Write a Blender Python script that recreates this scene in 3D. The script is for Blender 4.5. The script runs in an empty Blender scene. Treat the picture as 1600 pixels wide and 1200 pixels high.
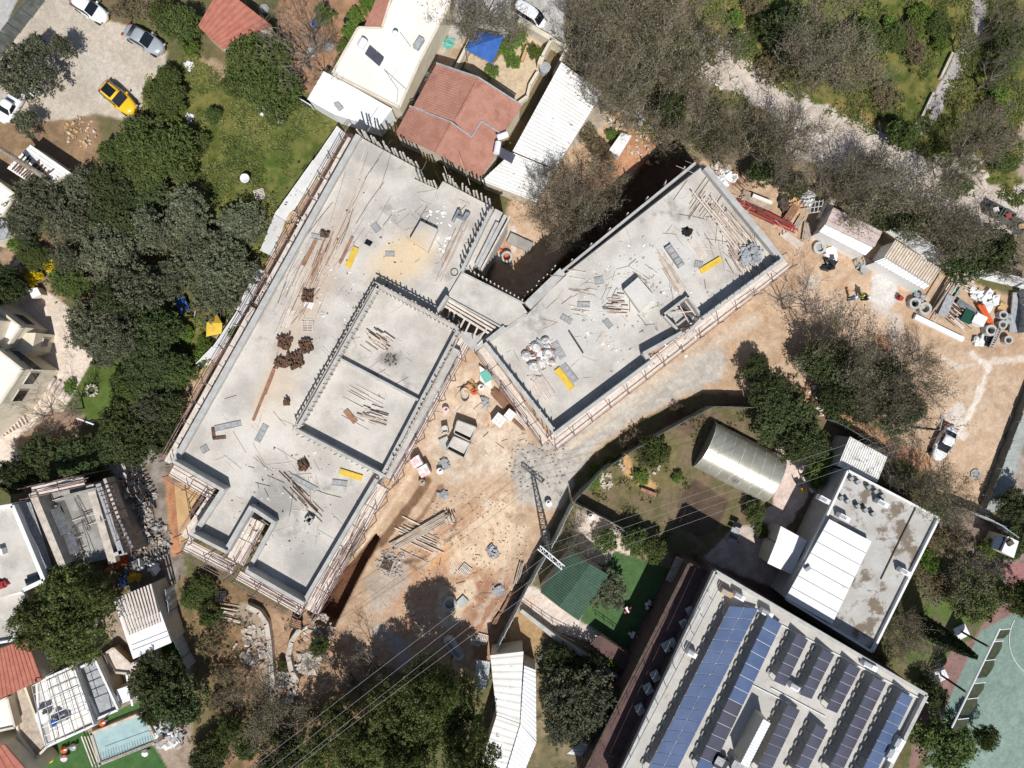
import bpy, math, random
import numpy as np
from mathutils import Vector, Matrix

# ------------------------------------------------------------------ camera, light, exposure
H = 73.0          # flying height of the drone over the yard
F = 1067.0        # focal length in photograph pixels
scene = bpy.context.scene
cam_d = bpy.data.cameras.new("camera"); cam = bpy.data.objects.new("camera", cam_d)
scene.collection.objects.link(cam); scene.camera = cam
cam.location = (0, 0, H); cam.rotation_euler = (0, 0, 0)
cam_d.sensor_width = 36; cam_d.lens = 36 * F / 1600; cam_d.clip_end = 3000; cam_d.clip_start = 0.5
SUN_EL = math.radians(55); SUN_AZ = math.radians(168)      # clockwise from +Y
sun_dir = Vector((math.sin(SUN_AZ) * math.cos(SUN_EL), math.cos(SUN_AZ) * math.cos(SUN_EL), math.sin(SUN_EL)))
world = bpy.data.worlds.new("World"); scene.world = world; world.use_nodes = True
wn = world.node_tree; wn.nodes.clear()
sky = wn.nodes.new("ShaderNodeTexSky"); sky.sky_type = 'NISHITA'; sky.sun_disc = False
sky.sun_elevation = SUN_EL; sky.sun_rotation = SUN_AZ
bg = wn.nodes.new("ShaderNodeBackground"); bg.inputs['Strength'].default_value = 0.068
wo = wn.nodes.new("ShaderNodeOutputWorld")
wn.links.new(sky.outputs[0], bg.inputs[0]); wn.links.new(bg.outputs[0], wo.inputs[0])
sl = bpy.data.lights.new("sun", 'SUN'); sl.energy = 4.7; sl.angle = math.radians(0.5); sl.color = (1, .975, .935)
so = bpy.data.objects.new("sun", sl); scene.collection.objects.link(so)
so.rotation_euler = (-sun_dir).to_track_quat('-Z', 'Y').to_euler(); so.location = (20, -40, 90)
vs = scene.view_settings; vs.view_transform = 'Standard'; vs.look = 'None'; vs.gamma = 1; vs.use_curve_mapping = False; vs.exposure = 0.0
try: scene.cycles.max_bounces = 5; scene.cycles.transparent_max_bounces = 6
except Exception: pass

C = scene.collection
rnd = random.Random(7)
npr = np.random.RandomState(11)

# ------------------------------------------------------------------ helpers
def P(px, py, z=0.0):
    k = (H - z) / F
    return Vector(((px - 800) * k, (600 - py) * k, z))
def lin(c):
    c = c / 255.0
    return c / 12.92 if c <= 0.04045 else ((c + 0.055) / 1.055) ** 2.4
def col(c, k=0.95):
    return tuple(min(0.86, lin(v) * k) for v in c)

MATS = {}
def mat(name, c, c2=None, sc=0.6, rough=0.9, metal=0.0, bump=0.0, bsc=12.0, fine=0.25, contrast=(0.35, 0.65), c3=None, sc3=0.25, t3=(0.58, 0.7), spec=0.3, attr=False, trans=0.0, stretch=None, alpha=1.0, emit=0, stains=()):
    if name in MATS: return MATS[name]
    m = bpy.data.materials.new(name); m.use_nodes = True; MATS[name] = m
    nt = m.node_tree; N = nt.nodes; L = nt.links; b = N["Principled BSDF"]
    geo = N.new("ShaderNodeNewGeometry"); src = geo.outputs['Position']
    if stretch:
        mp = N.new("ShaderNodeMapping"); mp.inputs['Rotation'].default_value = (0, 0, stretch[0]); mp.inputs['Scale'].default_value = (stretch[1], stretch[2], 1)
        L.new(src, mp.inputs[0]); src = mp.outputs[0]
    def noise(s, det=5, rgh=0.6, off=0):
        n = N.new("ShaderNodeTexNoise"); n.inputs['Scale'].default_value = s; n.inputs['Detail'].default_value = det; n.inputs['Roughness'].default_value = rgh
        if off:
            a = N.new("ShaderNodeVectorMath"); a.operation = 'ADD'; a.inputs[1].default_value = (off, off * 1.7, off * .3); L.new(src, a.inputs[0]); L.new(a.outputs[0], n.inputs['Vector'])
        else: L.new(src, n.inputs['Vector'])
        return n.outputs['Fac']
    def ramp(f, lo, hi):
        r = N.new("ShaderNodeMapRange"); r.interpolation_type = 'SMOOTHSTEP'; r.inputs['From Min'].default_value = lo; r.inputs['From Max'].default_value = hi; L.new(f, r.inputs['Value']); return r.outputs[0]
    def mix(f, a, bb):
        x = N.new("ShaderNodeMix"); x.data_type = 'RGBA'
        if isinstance(f, float): x.inputs[0].default_value = f
        else: L.new(f, x.inputs[0])
        for i, v in ((6, a), (7, bb)):
            if isinstance(v, tuple): x.inputs[i].default_value = v + (1,)
            else: L.new(v, x.inputs[i])
        return x.outputs[2]
    if attr:
        at = N.new("ShaderNodeAttribute"); at.attribute_name = 'col'; base = at.outputs['Color']
        if c2: base = mix(ramp(noise(sc, off=3), *contrast), base, base)
    else:
        base = mix(ramp(noise(sc), *contrast), col(c), col(c2 if c2 else c))
        if c3: base = mix(ramp(noise(sc3, 7, 0.65, off=9), *t3), base, col(c3))
    for (sx, sy, rx, ry, rot, sc_, st) in stains:      # dried puddles, tracks and dust: real marks on the surface
        kk = (H - 7) / F; mp = N.new("ShaderNodeMapping"); mp.vector_type = 'TEXTURE'; mp.inputs['Location'].default_value = ((sx - 800) * kk, (600 - sy) * kk, 0); mp.inputs['Rotation'].default_value = (0, 0, math.radians(rot)); mp.inputs['Scale'].default_value = (rx * kk, ry * kk, 1000)
        L.new(geo.outputs['Position'], mp.inputs[0]); vl = N.new("ShaderNodeVectorMath"); vl.operation = 'LENGTH'; L.new(mp.outputs[0], vl.inputs[0])
        ad = N.new("ShaderNodeMath"); ad.operation = 'MULTIPLY_ADD'; L.new(noise(.9, 6, .7, off=sx * .01), ad.inputs[0]); ad.inputs[1].default_value = 1.6; L.new(vl.outputs['Value'], ad.inputs[2])
        f_ = ramp(ad.outputs[0], 2.1, 1.2); ms_ = N.new("ShaderNodeMath"); ms_.operation = 'MULTIPLY'; L.new(f_, ms_.inputs[0]); ms_.inputs[1].default_value = st
        base = mix(ms_.outputs[0], base, col(sc_))
    if fine:
        f = ramp(noise(bsc * 0.8, 4, 0.7, off=5), 0.25, 0.75)
        mr = N.new("ShaderNodeMapRange"); mr.inputs['To Min'].default_value = 1 - fine; mr.inputs['To Max'].default_value = 1 + fine; L.new(f, mr.inputs['Value'])
        vm = N.new("ShaderNodeVectorMath"); vm.operation = 'SCALE'; L.new(base, vm.inputs[0]); L.new(mr.outputs[0], vm.inputs['Scale']); base = vm.outputs[0]
    L.new(base, b.inputs['Base Color'])
    b.inputs['Roughness'].default_value = rough; b.inputs['Metallic'].default_value = metal
    b.inputs['Specular IOR Level'].default_value = spec
    if bump:
        bn = N.new("ShaderNodeBump"); bn.inputs['Strength'].default_value = bump; bn.inputs['Distance'].default_value = 0.068
        L.new(noise(bsc, 6, .7, off=2), bn.inputs['Height']); L.new(bn.outputs[0], b.inputs['Normal'])
    if alpha < 1: b.inputs['Alpha'].default_value = alpha
    if emit: pass
    return m

class MB:
    def __init__(s): s.v = []; s.f = []; s.mi = []
    def add(s, vs, fs, mi=0):
        n = len(s.v); s.v += [tuple(v) for v in vs]; s.f += [tuple(i + n for i in f) for f in fs]; s.mi += [mi] * len(fs); return s
    def prism(s, poly, z0, z1, mi=0):
        """poly: world xy (Vector or tuple) list; z0 bottom, z1 top (numbers)"""
        n = len(poly); pts = [(p[0], p[1], z0) for p in poly] + [(p[0], p[1], z1) for p in poly]
        a = sum(poly[i][0] * poly[(i + 1) % n][1] - poly[(i + 1) % n][0] * poly[i][1] for i in range(n))
        fs = [tuple(range(n, 2 * n)), tuple(range(n - 1, -1, -1))] + [(i, (i + 1) % n, n + (i + 1) % n, n + i) for i in range(n)]
        if a < 0: fs = [tuple(reversed(f)) for f in fs]
        return s.add(pts, fs, mi)
    def box(s, c, size, rz=0, mi=0, tilt=0):
        hx, hy, hz = size[0] / 2, size[1] / 2, size[2] / 2
        R = Matrix.Rotation(rz, 3, 'Z') @ Matrix.Rotation(tilt, 3, 'Y')
        pts = [R @ Vector((x * hx, y * hy, z * hz)) + Vector(c) for z in (-1, 1) for y in (-1, 1) for x in (-1, 1)]
        return s.add(pts, [(0, 2, 3, 1), (4, 5, 7, 6), (0, 1, 5, 4), (2, 6, 7, 3), (0, 4, 6, 2), (1, 3, 7, 5)], mi)
    def bar(s, a, b, w, h, mi=0):
        """box beam from a to b (centre line of its underside), width w, height h"""
        a = Vector(a); b = Vector(b); d = b - a; L = d.length
        if L < 1e-6: return s
        d /= L; sd = Vector((-d.y, d.x, 0)); sd = sd.normalized() if sd.length > 1e-4 else Vector((1, 0, 0)); up = d.cross(sd); up = up if up.z >= 0 else -up
        if abs(d.z) > .99: up = Vector((0, 1, 0)); sd = Vector((1, 0, 0))
        pts = []
        for q in (a, b):
            for u in (0, h):
                for t in (-w / 2, w / 2): pts.append(q + sd * t + up * u)
        return s.add(pts, [(0, 1, 3, 2), (4, 6, 7, 5), (0, 4, 5, 1), (2, 3, 7, 6), (0, 2, 6, 4), (1, 5, 7, 3)], mi)
    def tube(s, a, b, r, n=6, r2=None, mi=0, cap=True):
        a = Vector(a); b = Vector(b); d = (b - a)
        if d.length < 1e-6: return s
        d.normalize(); x = d.orthogonal().normalized(); y = d.cross(x); r2 = r if r2 is None else r2
        pts = [a + (x * math.cos(t) + y * math.sin(t)) * r for t in [2 * math.pi * i / n for i in range(n)]] + \
              [b + (x * math.cos(t) + y * math.sin(t)) * r2 for t in [2 * math.pi * i / n for i in range(n)]]
        fs = [(i, (i + 1) % n, n + (i + 1) % n, n + i) for i in range(n)]
        if cap: fs += [tuple(range(n - 1, -1, -1)), tuple(range(n, 2 * n))]
        return s.add(pts, fs, mi)
    def lathe(s, c, prof, n=12, mi=0):
        pts = []; m = len(prof)
        for r, z in prof:
            for i in range(n): t = 2 * math.pi * i / n; pts.append((c[0] + r * math.cos(t), c[1] + r * math.sin(t), c[2] + z))
        fs = [(j * n + i, j * n + (i + 1) % n, (j + 1) * n + (i + 1) % n, (j + 1) * n + i) for j in range(m - 1) for i in range(n)]
        fs += [tuple(range((m - 1) * n, m * n)), tuple(range(n - 1, -1, -1))]
        return s.add(pts, fs, mi)
    def ribbed(s, a, b, c, d, n, amp, th=0.05, mi=0, duty=0.5):
        """sheet a-b-c-d, ribs run from ab to dc; n ribs, trapezoid profile; closed under-sheet"""
        a, b, c, d = map(Vector, (a, b, c, d)); nr = (b - a).cross(d - a).normalized(); nr = nr if nr.z > 0 else -nr
        prof = []
        for i in range(n):
            t0 = i / n; w = 1 / n
            prof += [(t0, 0), (t0 + w * (1 - duty) * .8, 0), (t0 + w * (1 - duty * .8), amp), (t0 + w * .94, amp)]
        prof.append((1, 0))
        p0 = [a.lerp(b, t) + nr * h for t, h in prof]; p1 = [d.lerp(c, t) + nr * h for t, h in prof]
        m = len(prof); s.add(p0 + p1, [(i, i + 1, m + i + 1, m + i) for i in range(m - 1)], mi)
        dn = -nr * th
        s.add([a + dn, b + dn, c + dn, d + dn, a, b, c, d], [(3, 2, 1, 0), (0, 1, 5, 4), (1, 2, 6, 5), (2, 3, 7, 6), (3, 0, 4, 7)], mi)
        return s
    def slab(s, pts, th, mi=0):
        """flat (possibly sloping) polygon in 3d with thickness straight down"""
        n = len(pts); pts = [Vector(p) for p in pts]
        a = sum(pts[i].x * pts[(i + 1) % n].y - pts[(i + 1) % n].x * pts[i].y for i in range(n))
        if a < 0: pts.reverse()
        return s.add(pts + [p - Vector((0, 0, th)) for p in pts], [tuple(range(n)), tuple(range(2 * n - 1, n - 1, -1))] + [(n + i, n + (i + 1) % n, (i + 1) % n, i) for i in range(n)], mi)
    def build(s, name, m, parent=None, loc=None, smooth=False):
        me = bpy.data.meshes.new(name)
        if parent is not None and loc is None: off = Vector(parent.location)
        elif loc is not None: off = Vector(loc)
        else: off = Vector((0, 0, 0))
        me.from_pydata([(v[0] - off.x, v[1] - off.y, v[2] - off.z) for v in s.v], [], s.f)
        ms = m if isinstance(m, (list, tuple)) else [m]
        for x in ms: me.materials.append(x)
        if len(ms) > 1: me.polygons.foreach_set('material_index', s.mi)
        if smooth: me.polygons.foreach_set('use_smooth', [True] * len(me.polygons))
        me.update()
        o = bpy.data.objects.new(name, me); C.objects.link(o)
        if parent is not None: o.parent = parent
        elif loc is not None: o.location = off
        return o

# landmarks used to describe where a thing stands
LM = [(183,152,'the yellow car'),(225,60,'the upper silver car'),(140,18,'the parking lot top edge'),(365,30,'the small red roof'),(58,260,'the rust-striped shed'),
(20,160,'the white pickup'),(384,281,'the satellite dish in the grass'),(286,477,'the blue panel'),(333,508,'the yellow play tent'),(330,170,'the round weed bush'),
(60,420,'the yellow flowering bushes'),(100,520,'the beige patio'),(160,600,'the round fire pit'),(20,640,'the cream houses'),(100,830,'the half-built house'),
(230,985,'the white terrace roof'),(190,1140,'the swimming pool'),(25,1040,'the red tiled roof'),(110,1090,'the rooftop pergola'),(590,90,'the white flat roof'),(540,160,'the white metal shed roof'),
(720,190,'the terracotta roof'),(755,72,'the blue canopy'),(850,210,'the long white corrugated roof'),(590,250,'the studded edge of the left slab'),(500,310,'the top of the left slab'),
(660,368,'the bright square hatch'),(550,403,'the upper yellow board on the left slab'),(460,550,'the rusty formwork cluster'),(410,620,'the long brown beam'),(590,530,'the plank heap on the raised slab'),
(590,650,'the plank heap on the lower court'),(550,742,'the lower yellow board on the left slab'),(474,725,'the small rusty bundle'),(400,840,'the stair notch'),(480,812,'the small roof hatch'),
(330,690,'the brown angle piece'),(755,450,'the link bridge'),(1000,300,'the dark pit'),(985,460,'the raised skylight box'),(1070,495,'the stairwell'),(1110,415,'the right yellow board'),
(883,592,'the yellow board beside the white sacks'),(830,550,'the white sacks'),(1150,370,'the big timber scatter'),(865,690,'the bottom corner of the right slab'),(720,680,'the concrete boxes'),
(655,735,'the pink block pallets'),(660,840,'the long timber stack'),(860,870,'the lattice pylon'),(1150,720,'the tunnel greenhouse'),(1000,700,'the stone-ringed garden bed'),
(1240,760,'the pink stone paving'),(1345,710,'the corrugated lean-to roof'),(1395,800,'the grey flat roof'),(1300,890,'the big white metal roof'),(1225,860,'the small white roof'),
(1475,690,'the white sedan'),(1335,462,'the standing workers'),(1330,360,'the upper site shed'),(1420,415,'the lower site shed'),(1500,480,'the scrap yard'),(1570,330,'the waste skips'),
(1490,120,'the concrete footpath'),(1330,210,'the gravel road'),(1200,330,'the red steel piles'),(1290,610,'the stepped path'),(895,910,'the green shed roof'),(1010,940,'the artificial lawn'),
(800,1090,'the white long-house roof'),(720,1010,'the concrete drum'),(450,1020,'the curved white wall'),(1230,1080,'the solar roof'),(1550,1100,'the sports court'),(1490,1040,'the mauve paving'),
(1585,850,'the cream kiosk roof'),(1570,720,'the grey footway'),(1300,70,'the grey thicket'),(1550,260,'the far right verge'),(1010,90,'the brown thicket')]
DIRS = ['right of', 'above and right of', 'above', 'above and left of', 'left of', 'below and left of', 'below', 'below and right of']
ALLTH = []
def where(px, py, n=1, skip=()):
    ls = sorted((math.hypot(px - a, py - b), a, b, t) for a, b, t in LM if t not in skip)
    out = []
    d, a, b, t = ls[0]
    if d < 14: s = 'at ' + t
    else:
        k = int(round(math.atan2(b - py, px - a) / (math.pi / 4))) % 8
        s = ('just ' if d < 45 else '') + DIRS[k] + ' ' + t
    if n > 1:
        s += ', towards ' + ls[1][3]
    return s
def tag(o, label, cat, group=None, px=None):
    o['label'] = label; o['category'] = cat
    if group: o['group'] = group
    ALLTH.append([o, px]); return o
def thing(name, label, cat, loc, group=None, px=None):
    o = bpy.data.objects.new(name, None); C.objects.link(o); o.location = loc; o.empty_display_size = .3
    return tag(o, label, cat, group, px)
def struct(o): o['kind'] = 'structure'; return o
def inst(name, src, parent=None, loc=(0, 0, 0), rz=0, sc=(1, 1, 1), rot=None):
    o = bpy.data.objects.new(name, src.data if hasattr(src, 'data') else src); C.objects.link(o)
    if parent is not None: o.parent = parent
    o.location = loc; o.rotation_euler = rot if rot else (0, 0, rz); o.scale = sc; return o
def copy_tree(o, parent=None):
    c = o.copy(); C.objects.link(c)
    if parent is not None: c.parent = parent
    for ch in list(o.children): copy_tree(ch, c)
    return c
def unit_mesh(name, build, m):
    mb = MB(); build(mb); me = bpy.data.meshes.new(name); me.from_pydata(mb.v, [], mb.f); me.materials.append(m); me.update(); return me

# ------------------------------------------------------------------ materials
M = {}
M['slab'] = mat('slab_concrete', (182,176,168), (207,201,192), sc=.3, bump=.25, bsc=9, fine=.1, c3=(148,144,138), sc3=.3, t3=(.55, .74), stains=[(628,405,60,38,30,(218,192,152),.75),(470,500,150,26,62,(196,174,152),.6),(520,370,110,20,62,(186,166,148),.5),(430,620,60,34,60,(214,190,162),.5),(440,665,70,40,30,(222,216,206),.6),(425,785,60,36,40,(140,138,134),.7),(480,880,46,30,60,(150,148,145),.6),(575,240,60,20,-28,(150,147,142),.6),(1010,430,110,50,35,(214,212,207),.6),(1150,330,50,22,-52,(160,157,152),.6),(900,520,90,40,35,(206,203,198),.6),(610,562,20,14,0,(110,105,100),.7),(380,700,40,30,0,(214,208,198),.6),(660,330,50,24,-30,(165,162,158),.5)])
M['concrete'] = mat('wall_concrete', (172,171,168), (190,188,183), sc=1.2, bump=.2, bsc=14, fine=.1)
M['cdark'] = mat('old_concrete', (140,138,132), (165,162,155), sc=.8, bump=.3, fine=.15)
M['wood'] = mat('pale_timber', (205,190,178), (220,210,200), sc=1.6, bump=.1, fine=.15)
M['wood2'] = mat('weathered_timber', (165,148,132), (190,176,160), sc=1.6, fine=.2)
M['brownwood'] = mat('brown_timber', (140,105,85), (165,125,100), sc=2, fine=.2)
M['dark'] = mat('dark_timber', (70,62,55), (95,85,75), sc=2, fine=.2)
M['rust'] = mat('rusty_steel', (84,64,52), (118,90,72), sc=4, fine=.35, bsc=20)
M['steel'] = mat('grey_steel', (150,155,160), (125,130,135), sc=2, rough=.5, metal=.5, fine=.1)
M['pipe'] = mat('scaffold_pipe', (160,130,128), (115,92,90), sc=3, rough=.6, fine=.2)
M['panel'] = mat('formwork_panel', (150,152,155), (172,174,176), sc=3, fine=.12)
M['yellow'] = mat('yellow_paint', (226,190,62), (212,178,70), sc=2, rough=.7, fine=.12, c3=(190,165,105), sc3=2.5, t3=(.52, .7))
M['white'] = mat('white_paint', (236,236,234), (222,222,220), sc=.7, rough=.6, fine=.05, c3=(190,185,175), sc3=.5, t3=(.62, .75))
M['whiteclean'] = mat('white_sheet', (238,239,239), (226,227,228), sc=.6, rough=.6, fine=.04, c3=(198,194,186), sc3=.9, t3=(.6, .72))
M['whitedirty'] = mat('dirty_white_sheet', (238,237,234), (225,222,216), sc=.8, rough=.7, fine=.08, c3=(135,118,105), sc3=1.1, t3=(.6, .72))
M['cream'] = mat('cream_plaster', (222,212,192), (208,198,178), sc=.8, fine=.06)
M['creamroof'] = mat('cream_roof', (232,226,216), (240,234,226), sc=.3, fine=.04, c3=(205,198,190), sc3=.3, t3=(.6, .75))
M['terra'] = mat('terracotta', (164,116,100), (178,130,114), sc=.9, fine=.12, bump=.2, bsc=9, c3=(150,105,90), sc3=.5)
M['terrared'] = mat('red_tile', (170,106,90), (184,120,102), sc=1.2, fine=.12, bump=.2)
M['blue'] = mat('blue_canvas', (62,104,176), (50,92,160), sc=1, rough=.8, fine=.06)
M['green'] = mat('green_sheet', (62,86,70), (70,95,78), sc=1.5, rough=.85, fine=.06)
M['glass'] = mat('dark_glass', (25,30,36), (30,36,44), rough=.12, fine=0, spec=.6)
M['black'] = mat('black_rubber', (35,35,36), (45,45,46), rough=.8, fine=.1)
M['plastic'] = mat('white_plastic', (225,225,222), rough=.5, fine=.03)
M['redpaint'] = mat('red_paint', (165,60,60), (150,70,65), fine=.1)
M['stone'] = mat('pale_stone', (205,195,182), (180,168,155), sc=1.5, fine=.15, bump=.3)
M['bark'] = mat('bark', (120,108,95), (150,140,128), sc=3, fine=.25, bump=.3)
M['barkdark'] = mat('dark_bark', (85,72,60), (110,98,86), sc=3, fine=.25)
M['pink'] = mat('pink_wrap', (225,180,185), (240,225,222), sc=2.5, rough=.5, fine=.05)
M['orange'] = mat('orange_plastic', (215,100,50), (200,90,50), rough=.6)
M['plywood'] = mat('plywood', (200,165,120), (185,150,108), sc=.8, fine=.1)
M['mauve'] = mat('mauve_brick', (92,72,70), (108,84,80), sc=1, fine=.15)
M['tarp'] = mat('sheet_fence', (200,205,205), (170,178,178), sc=.5, fine=.05, rough=.5)
M['fencedark'] = mat('fence_dark', (95,100,98), (120,125,120), sc=.8, fine=.1)
M['cable'] = mat('cable', (165,165,165), rough=.5, fine=0)
M['studwood'] = mat('bleached_timber', (215,208,198), (200,190,178), sc=2, fine=.1)
M['teal'] = mat('teal_plastic', (110,180,170), rough=.6)
# ------------------------------------------------------------------ ground: one relief sheet, split by surface
GX0, GX1, GY0, GY1, GS = -62.0, 62.0, -46.0, 46.0, 0.2
gnx = int((GX1 - GX0) / GS) + 1; gny = int((GY1 - GY0) / GS) + 1
gx = np.linspace(GX0, GX1, gnx); gy = np.linspace(GY0, GY1, gny); XX, YY = np.meshgrid(gx, gy)
PXg = XX * F / H + 800; PYg = 600 - YY * F / H
def vnoise(x, y, seed):
    rs = np.random.RandomState(seed); T = rs.rand(257, 257)
    xi = np.floor(x).astype(int); yi = np.floor(y).astype(int); fx = x - xi; fy = y - yi
    fx = fx * fx * (3 - 2 * fx); fy = fy * fy * (3 - 2 * fy); a = xi % 256; b = yi % 256
    return (T[b, a] * (1 - fx) + T[b, a + 1] * fx) * (1 - fy) + (T[b + 1, a] * (1 - fx) + T[b + 1, a + 1] * fx) * fy
def fbm(x, y, sc, seed, o=4):
    r = 0; amp = .5; tot = 0
    for i in range(o): r = r + amp * vnoise(x * sc * 2 ** i + 31.7 * i, y * sc * 2 ** i + 17.3 * i, seed + i); tot += amp; amp *= .55
    return r / tot
n1 = fbm(XX, YY, .35, 1); n2 = fbm(XX, YY, 1.1, 9); n3 = fbm(XX, YY, .12, 21); n4 = fbm(XX, YY, 3.0, 33, 2)
COLG = np.zeros(XX.shape + (3,)); ID = np.zeros(XX.shape, int); ZZ = (n1 - .5) * .12
NAMES = ['ground']
def rgb(c): return np.array(col(c))
def setbase(c1, c2):
    t = np.clip((n1 - .35) / .3, 0, 1)[..., None]; COLG[:] = rgb(c1) * (1 - t) + rgb(c2) * t
def sdist(poly, closed=True):
    x = PXg; y = PYg; n = len(poly); d = np.full(x.shape, 1e9); ins = np.zeros(x.shape, bool)
    for i in range(n if closed else n - 1):
        x1, y1 = poly[i]; x2, y2 = poly[(i + 1) % n]; dx, dy = x2 - x1, y2 - y1; l2 = dx * dx + dy * dy + 1e-9
        t = np.clip(((x - x1) * dx + (y - y1) * dy) / l2, 0, 1); d = np.minimum(d, np.hypot(x - x1 - t * dx, y - y1 - t * dy))
        if closed:
            c = ((y1 > y) != (y2 > y)); xi = x1 + (y - y1) * dx / (dy if dy else 1e-9); ins ^= (c & (x < xi))
    return np.where(ins, d, -d) if closed else d
def paint(poly, c, c2=None, soft=4, rag=8, name=None, a=1.0, width=None, dz=0, ns=None, dzsoft=None):
    """soft-edged patch of ground colour, all numbers in photograph pixels"""
    if width: d = width / 2 - sdist(poly, False)
    else: d = sdist(poly)
    dr = d + (n2 - .5) * rag * 2
    m = np.clip(dr / soft + .5, 0, 1) * a
    t = np.clip(((ns if ns is not None else n2) - .35) / .3, 0, 1)[..., None]
    cc = rgb(c) * (1 - t) + rgb(c2 if c2 else c) * t
    COLG[:] = COLG * (1 - m[..., None]) + cc * m[..., None]
    if name:
        if name not in NAMES: NAMES.append(name)
        ID[m > .5] = NAMES.index(name)
    if dz: ZZ[:] += np.clip(d / (dzsoft or 4) + .5, 0, 1) * dz
    return m
setbase((118,104,80), (96,96,62))
# --- top-left
paint([(290,85),(345,110),(480,150),(505,180),(530,200),(505,262),(445,340),(425,400),(380,470),(330,560),(240,600),(190,560),(330,300),(250,190),(250,130)], (80,90,42), (120,116,66), 8, 14, 'grass_field')
paint([(345,210),(420,180),(500,190),(490,260),(430,330),(380,300)], (76,92,42), (104,108,58), 10, 20, a=.8)
paint([(-10,180),(60,190),(150,180),(165,250),(160,300),(110,330),(30,320),(-10,300)], (152,124,98), (130,108,84), 6, 8, 'bare_earth')
paint([(66,-40),(115,-40),(165,30),(215,45),(262,80),(258,105),(230,132),(224,165),(190,185),(150,178),(110,185),(60,190),(-10,175),(-60,120),(10,75)], (196,184,168), (182,172,158), 4, 4, 'parking_lot', ns=n1)
paint([(120,60),(200,110),(220,150),(160,160),(110,100)], (202,194,182), None, 14, 10, a=.5)
paint([(-60,-60),(52,-60),(0,60),(-60,110)], (180,178,175), None, 2, 1, 'road')
paint([(440,-20),(640,-20),(600,60),(540,90),(500,150),(470,140),(450,90),(430,30)], (172,132,104), (150,118,92), 6, 8, 'bare_earth')
paint([(310,85),(345,105),(352,130),(335,120)], (165,138,112), None, 6, 6)
paint([(330,95),(350,110),(365,135)], (160,140,115), None, 4, 4, width=10)
# --- left garden, patio, lawn
paint([(0,380),(60,365),(100,390),(160,430),(150,460),(90,470),(40,450),(0,460)], (140,112,90), (160,135,112), 5, 8, 'bare_earth')
paint([(45,452),(66,450),(100,475),(128,498),(110,530),(149,556),(128,590),(100,640),(70,700),(20,760),(-40,760),(-40,450)], (222,206,190), (208,192,176), 1.5, 1, 'patio')
paint([(146,557),(200,560),(235,600),(225,660),(150,665),(88,630),(100,640),(130,590)], (80,96,48), (90,108,52), 3, 5, 'lawn')
paint([(20,690),(80,640),(130,650),(120,690),(60,740)], (150,125,105), None, 6, 8)
# --- verge between forest and left slab
paint([(300,580),(420,400),(500,262),(540,205),(560,215),(430,450),(340,620),(265,740),(215,730),(240,690)], (190,165,140), (165,140,112), 4, 6, 'dirt_yard')
paint([(200,700),(270,690),(290,900),(240,960),(200,920),(160,800)], (120,108,98), (150,142,134), 6, 10, 'dirt_yard')
paint([(165,690),(210,690),(225,740),(190,760),(160,720)], (200,195,190), None, 5, 8)
paint([(255,740),(270,745),(285,870),(268,870)], (185,135,100), None, 4, 4)
# --- building site
site = [(470,960),(560,860),(600,740),(700,560),(745,540),(790,330),(860,180),(930,190),(985,175),(1060,200),(1110,255),(1260,300),(1400,400),(1600,470),(1700,480),(1700,560),(1605,590),(1528,800),(1470,770),(1440,720),(1380,650),(1290,610),(1200,620),(1100,612),(1030,640),(960,685),(905,730),(870,800),(822,900),(770,1030),(740,1080),(600,1040),(540,1010)]
paint(site, (194,168,142), (180,151,124), 5, 6, 'dirt_yard')
paint([(600,1000),(600,900),(680,800),(760,760),(810,800),(790,900),(750,1000),(700,1040)], (178,138,108), (194,164,138), 20, 30, a=.8)
paint([(735,900),(800,905),(795,1000),(745,1060),(730,980)], (156,112,88), (170,128,102), 8, 12, a=.8)
paint([(740,800),(800,770),(830,830),(790,880),(740,890),(690,880)], (222,200,172), None, 14, 20, a=.75)
paint([(680,930),(740,900),(750,930),(700,985),(685,960)], (216,196,170), None, 6, 10, a=.8)
paint([(700,590),(760,560),(790,620),(830,690),(790,740),(700,760),(660,700)], (214,198,180), (190,170,150), 12, 20, a=.8)
# compacted grey haul road
paint([(812,700),(870,690),(930,650),(1010,600),(1080,555),(1140,540),(1130,590),(1080,612),(1000,650),(930,700),(900,745),(880,790),(850,800),(810,780),(800,740)], (192,186,176), (176,168,158), 8, 8, 'haul_road')
paint([(900,670),(1000,605),(1100,545),(1180,500)], (205,196,184), None, 10, 10, a=.5, width=16)
paint([(880,720),(940,665),(1040,608)], (164,160,153), None, 8, 12, a=.35, width=10)
paint([(1200,470),(1300,420),(1400,470),(1420,530),(1560,560),(1600,600),(1540,760),(1480,640),(1440,560),(1330,500)], (202,178,154), (190,164,138), 10, 12, 'dirt_yard', a=.8)
paint([(1362,430),(1400,420),(1402,470),(1385,490),(1360,470)], (205,202,198), None, 6, 6, a=.9)
paint([(1370,480),(1400,500),(1398,540)], (195,185,175), None, 6, 8, a=.7, width=16)
paint([(1520,555),(1545,575),(1520,640),(1495,680)], (226,216,204), None, 3, 6, a=.9, width=9)
paint([(1475,560),(1500,575),(1545,565),(1600,560)], (222,212,200), None, 3, 8, a=.7, width=9)
paint([(1475,640),(1500,628),(1515,680),(1495,690)], (225,218,208), None, 3, 9, a=.7)
paint([(1365,520),(1390,530),(1395,550),(1370,550)], (196,128,82), None, 6, 6, a=.9)
paint([(1250,615),(1330,660),(1395,700),(1440,720)], (190,145,112), None, 6, 8, a=.9, width=24)
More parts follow.
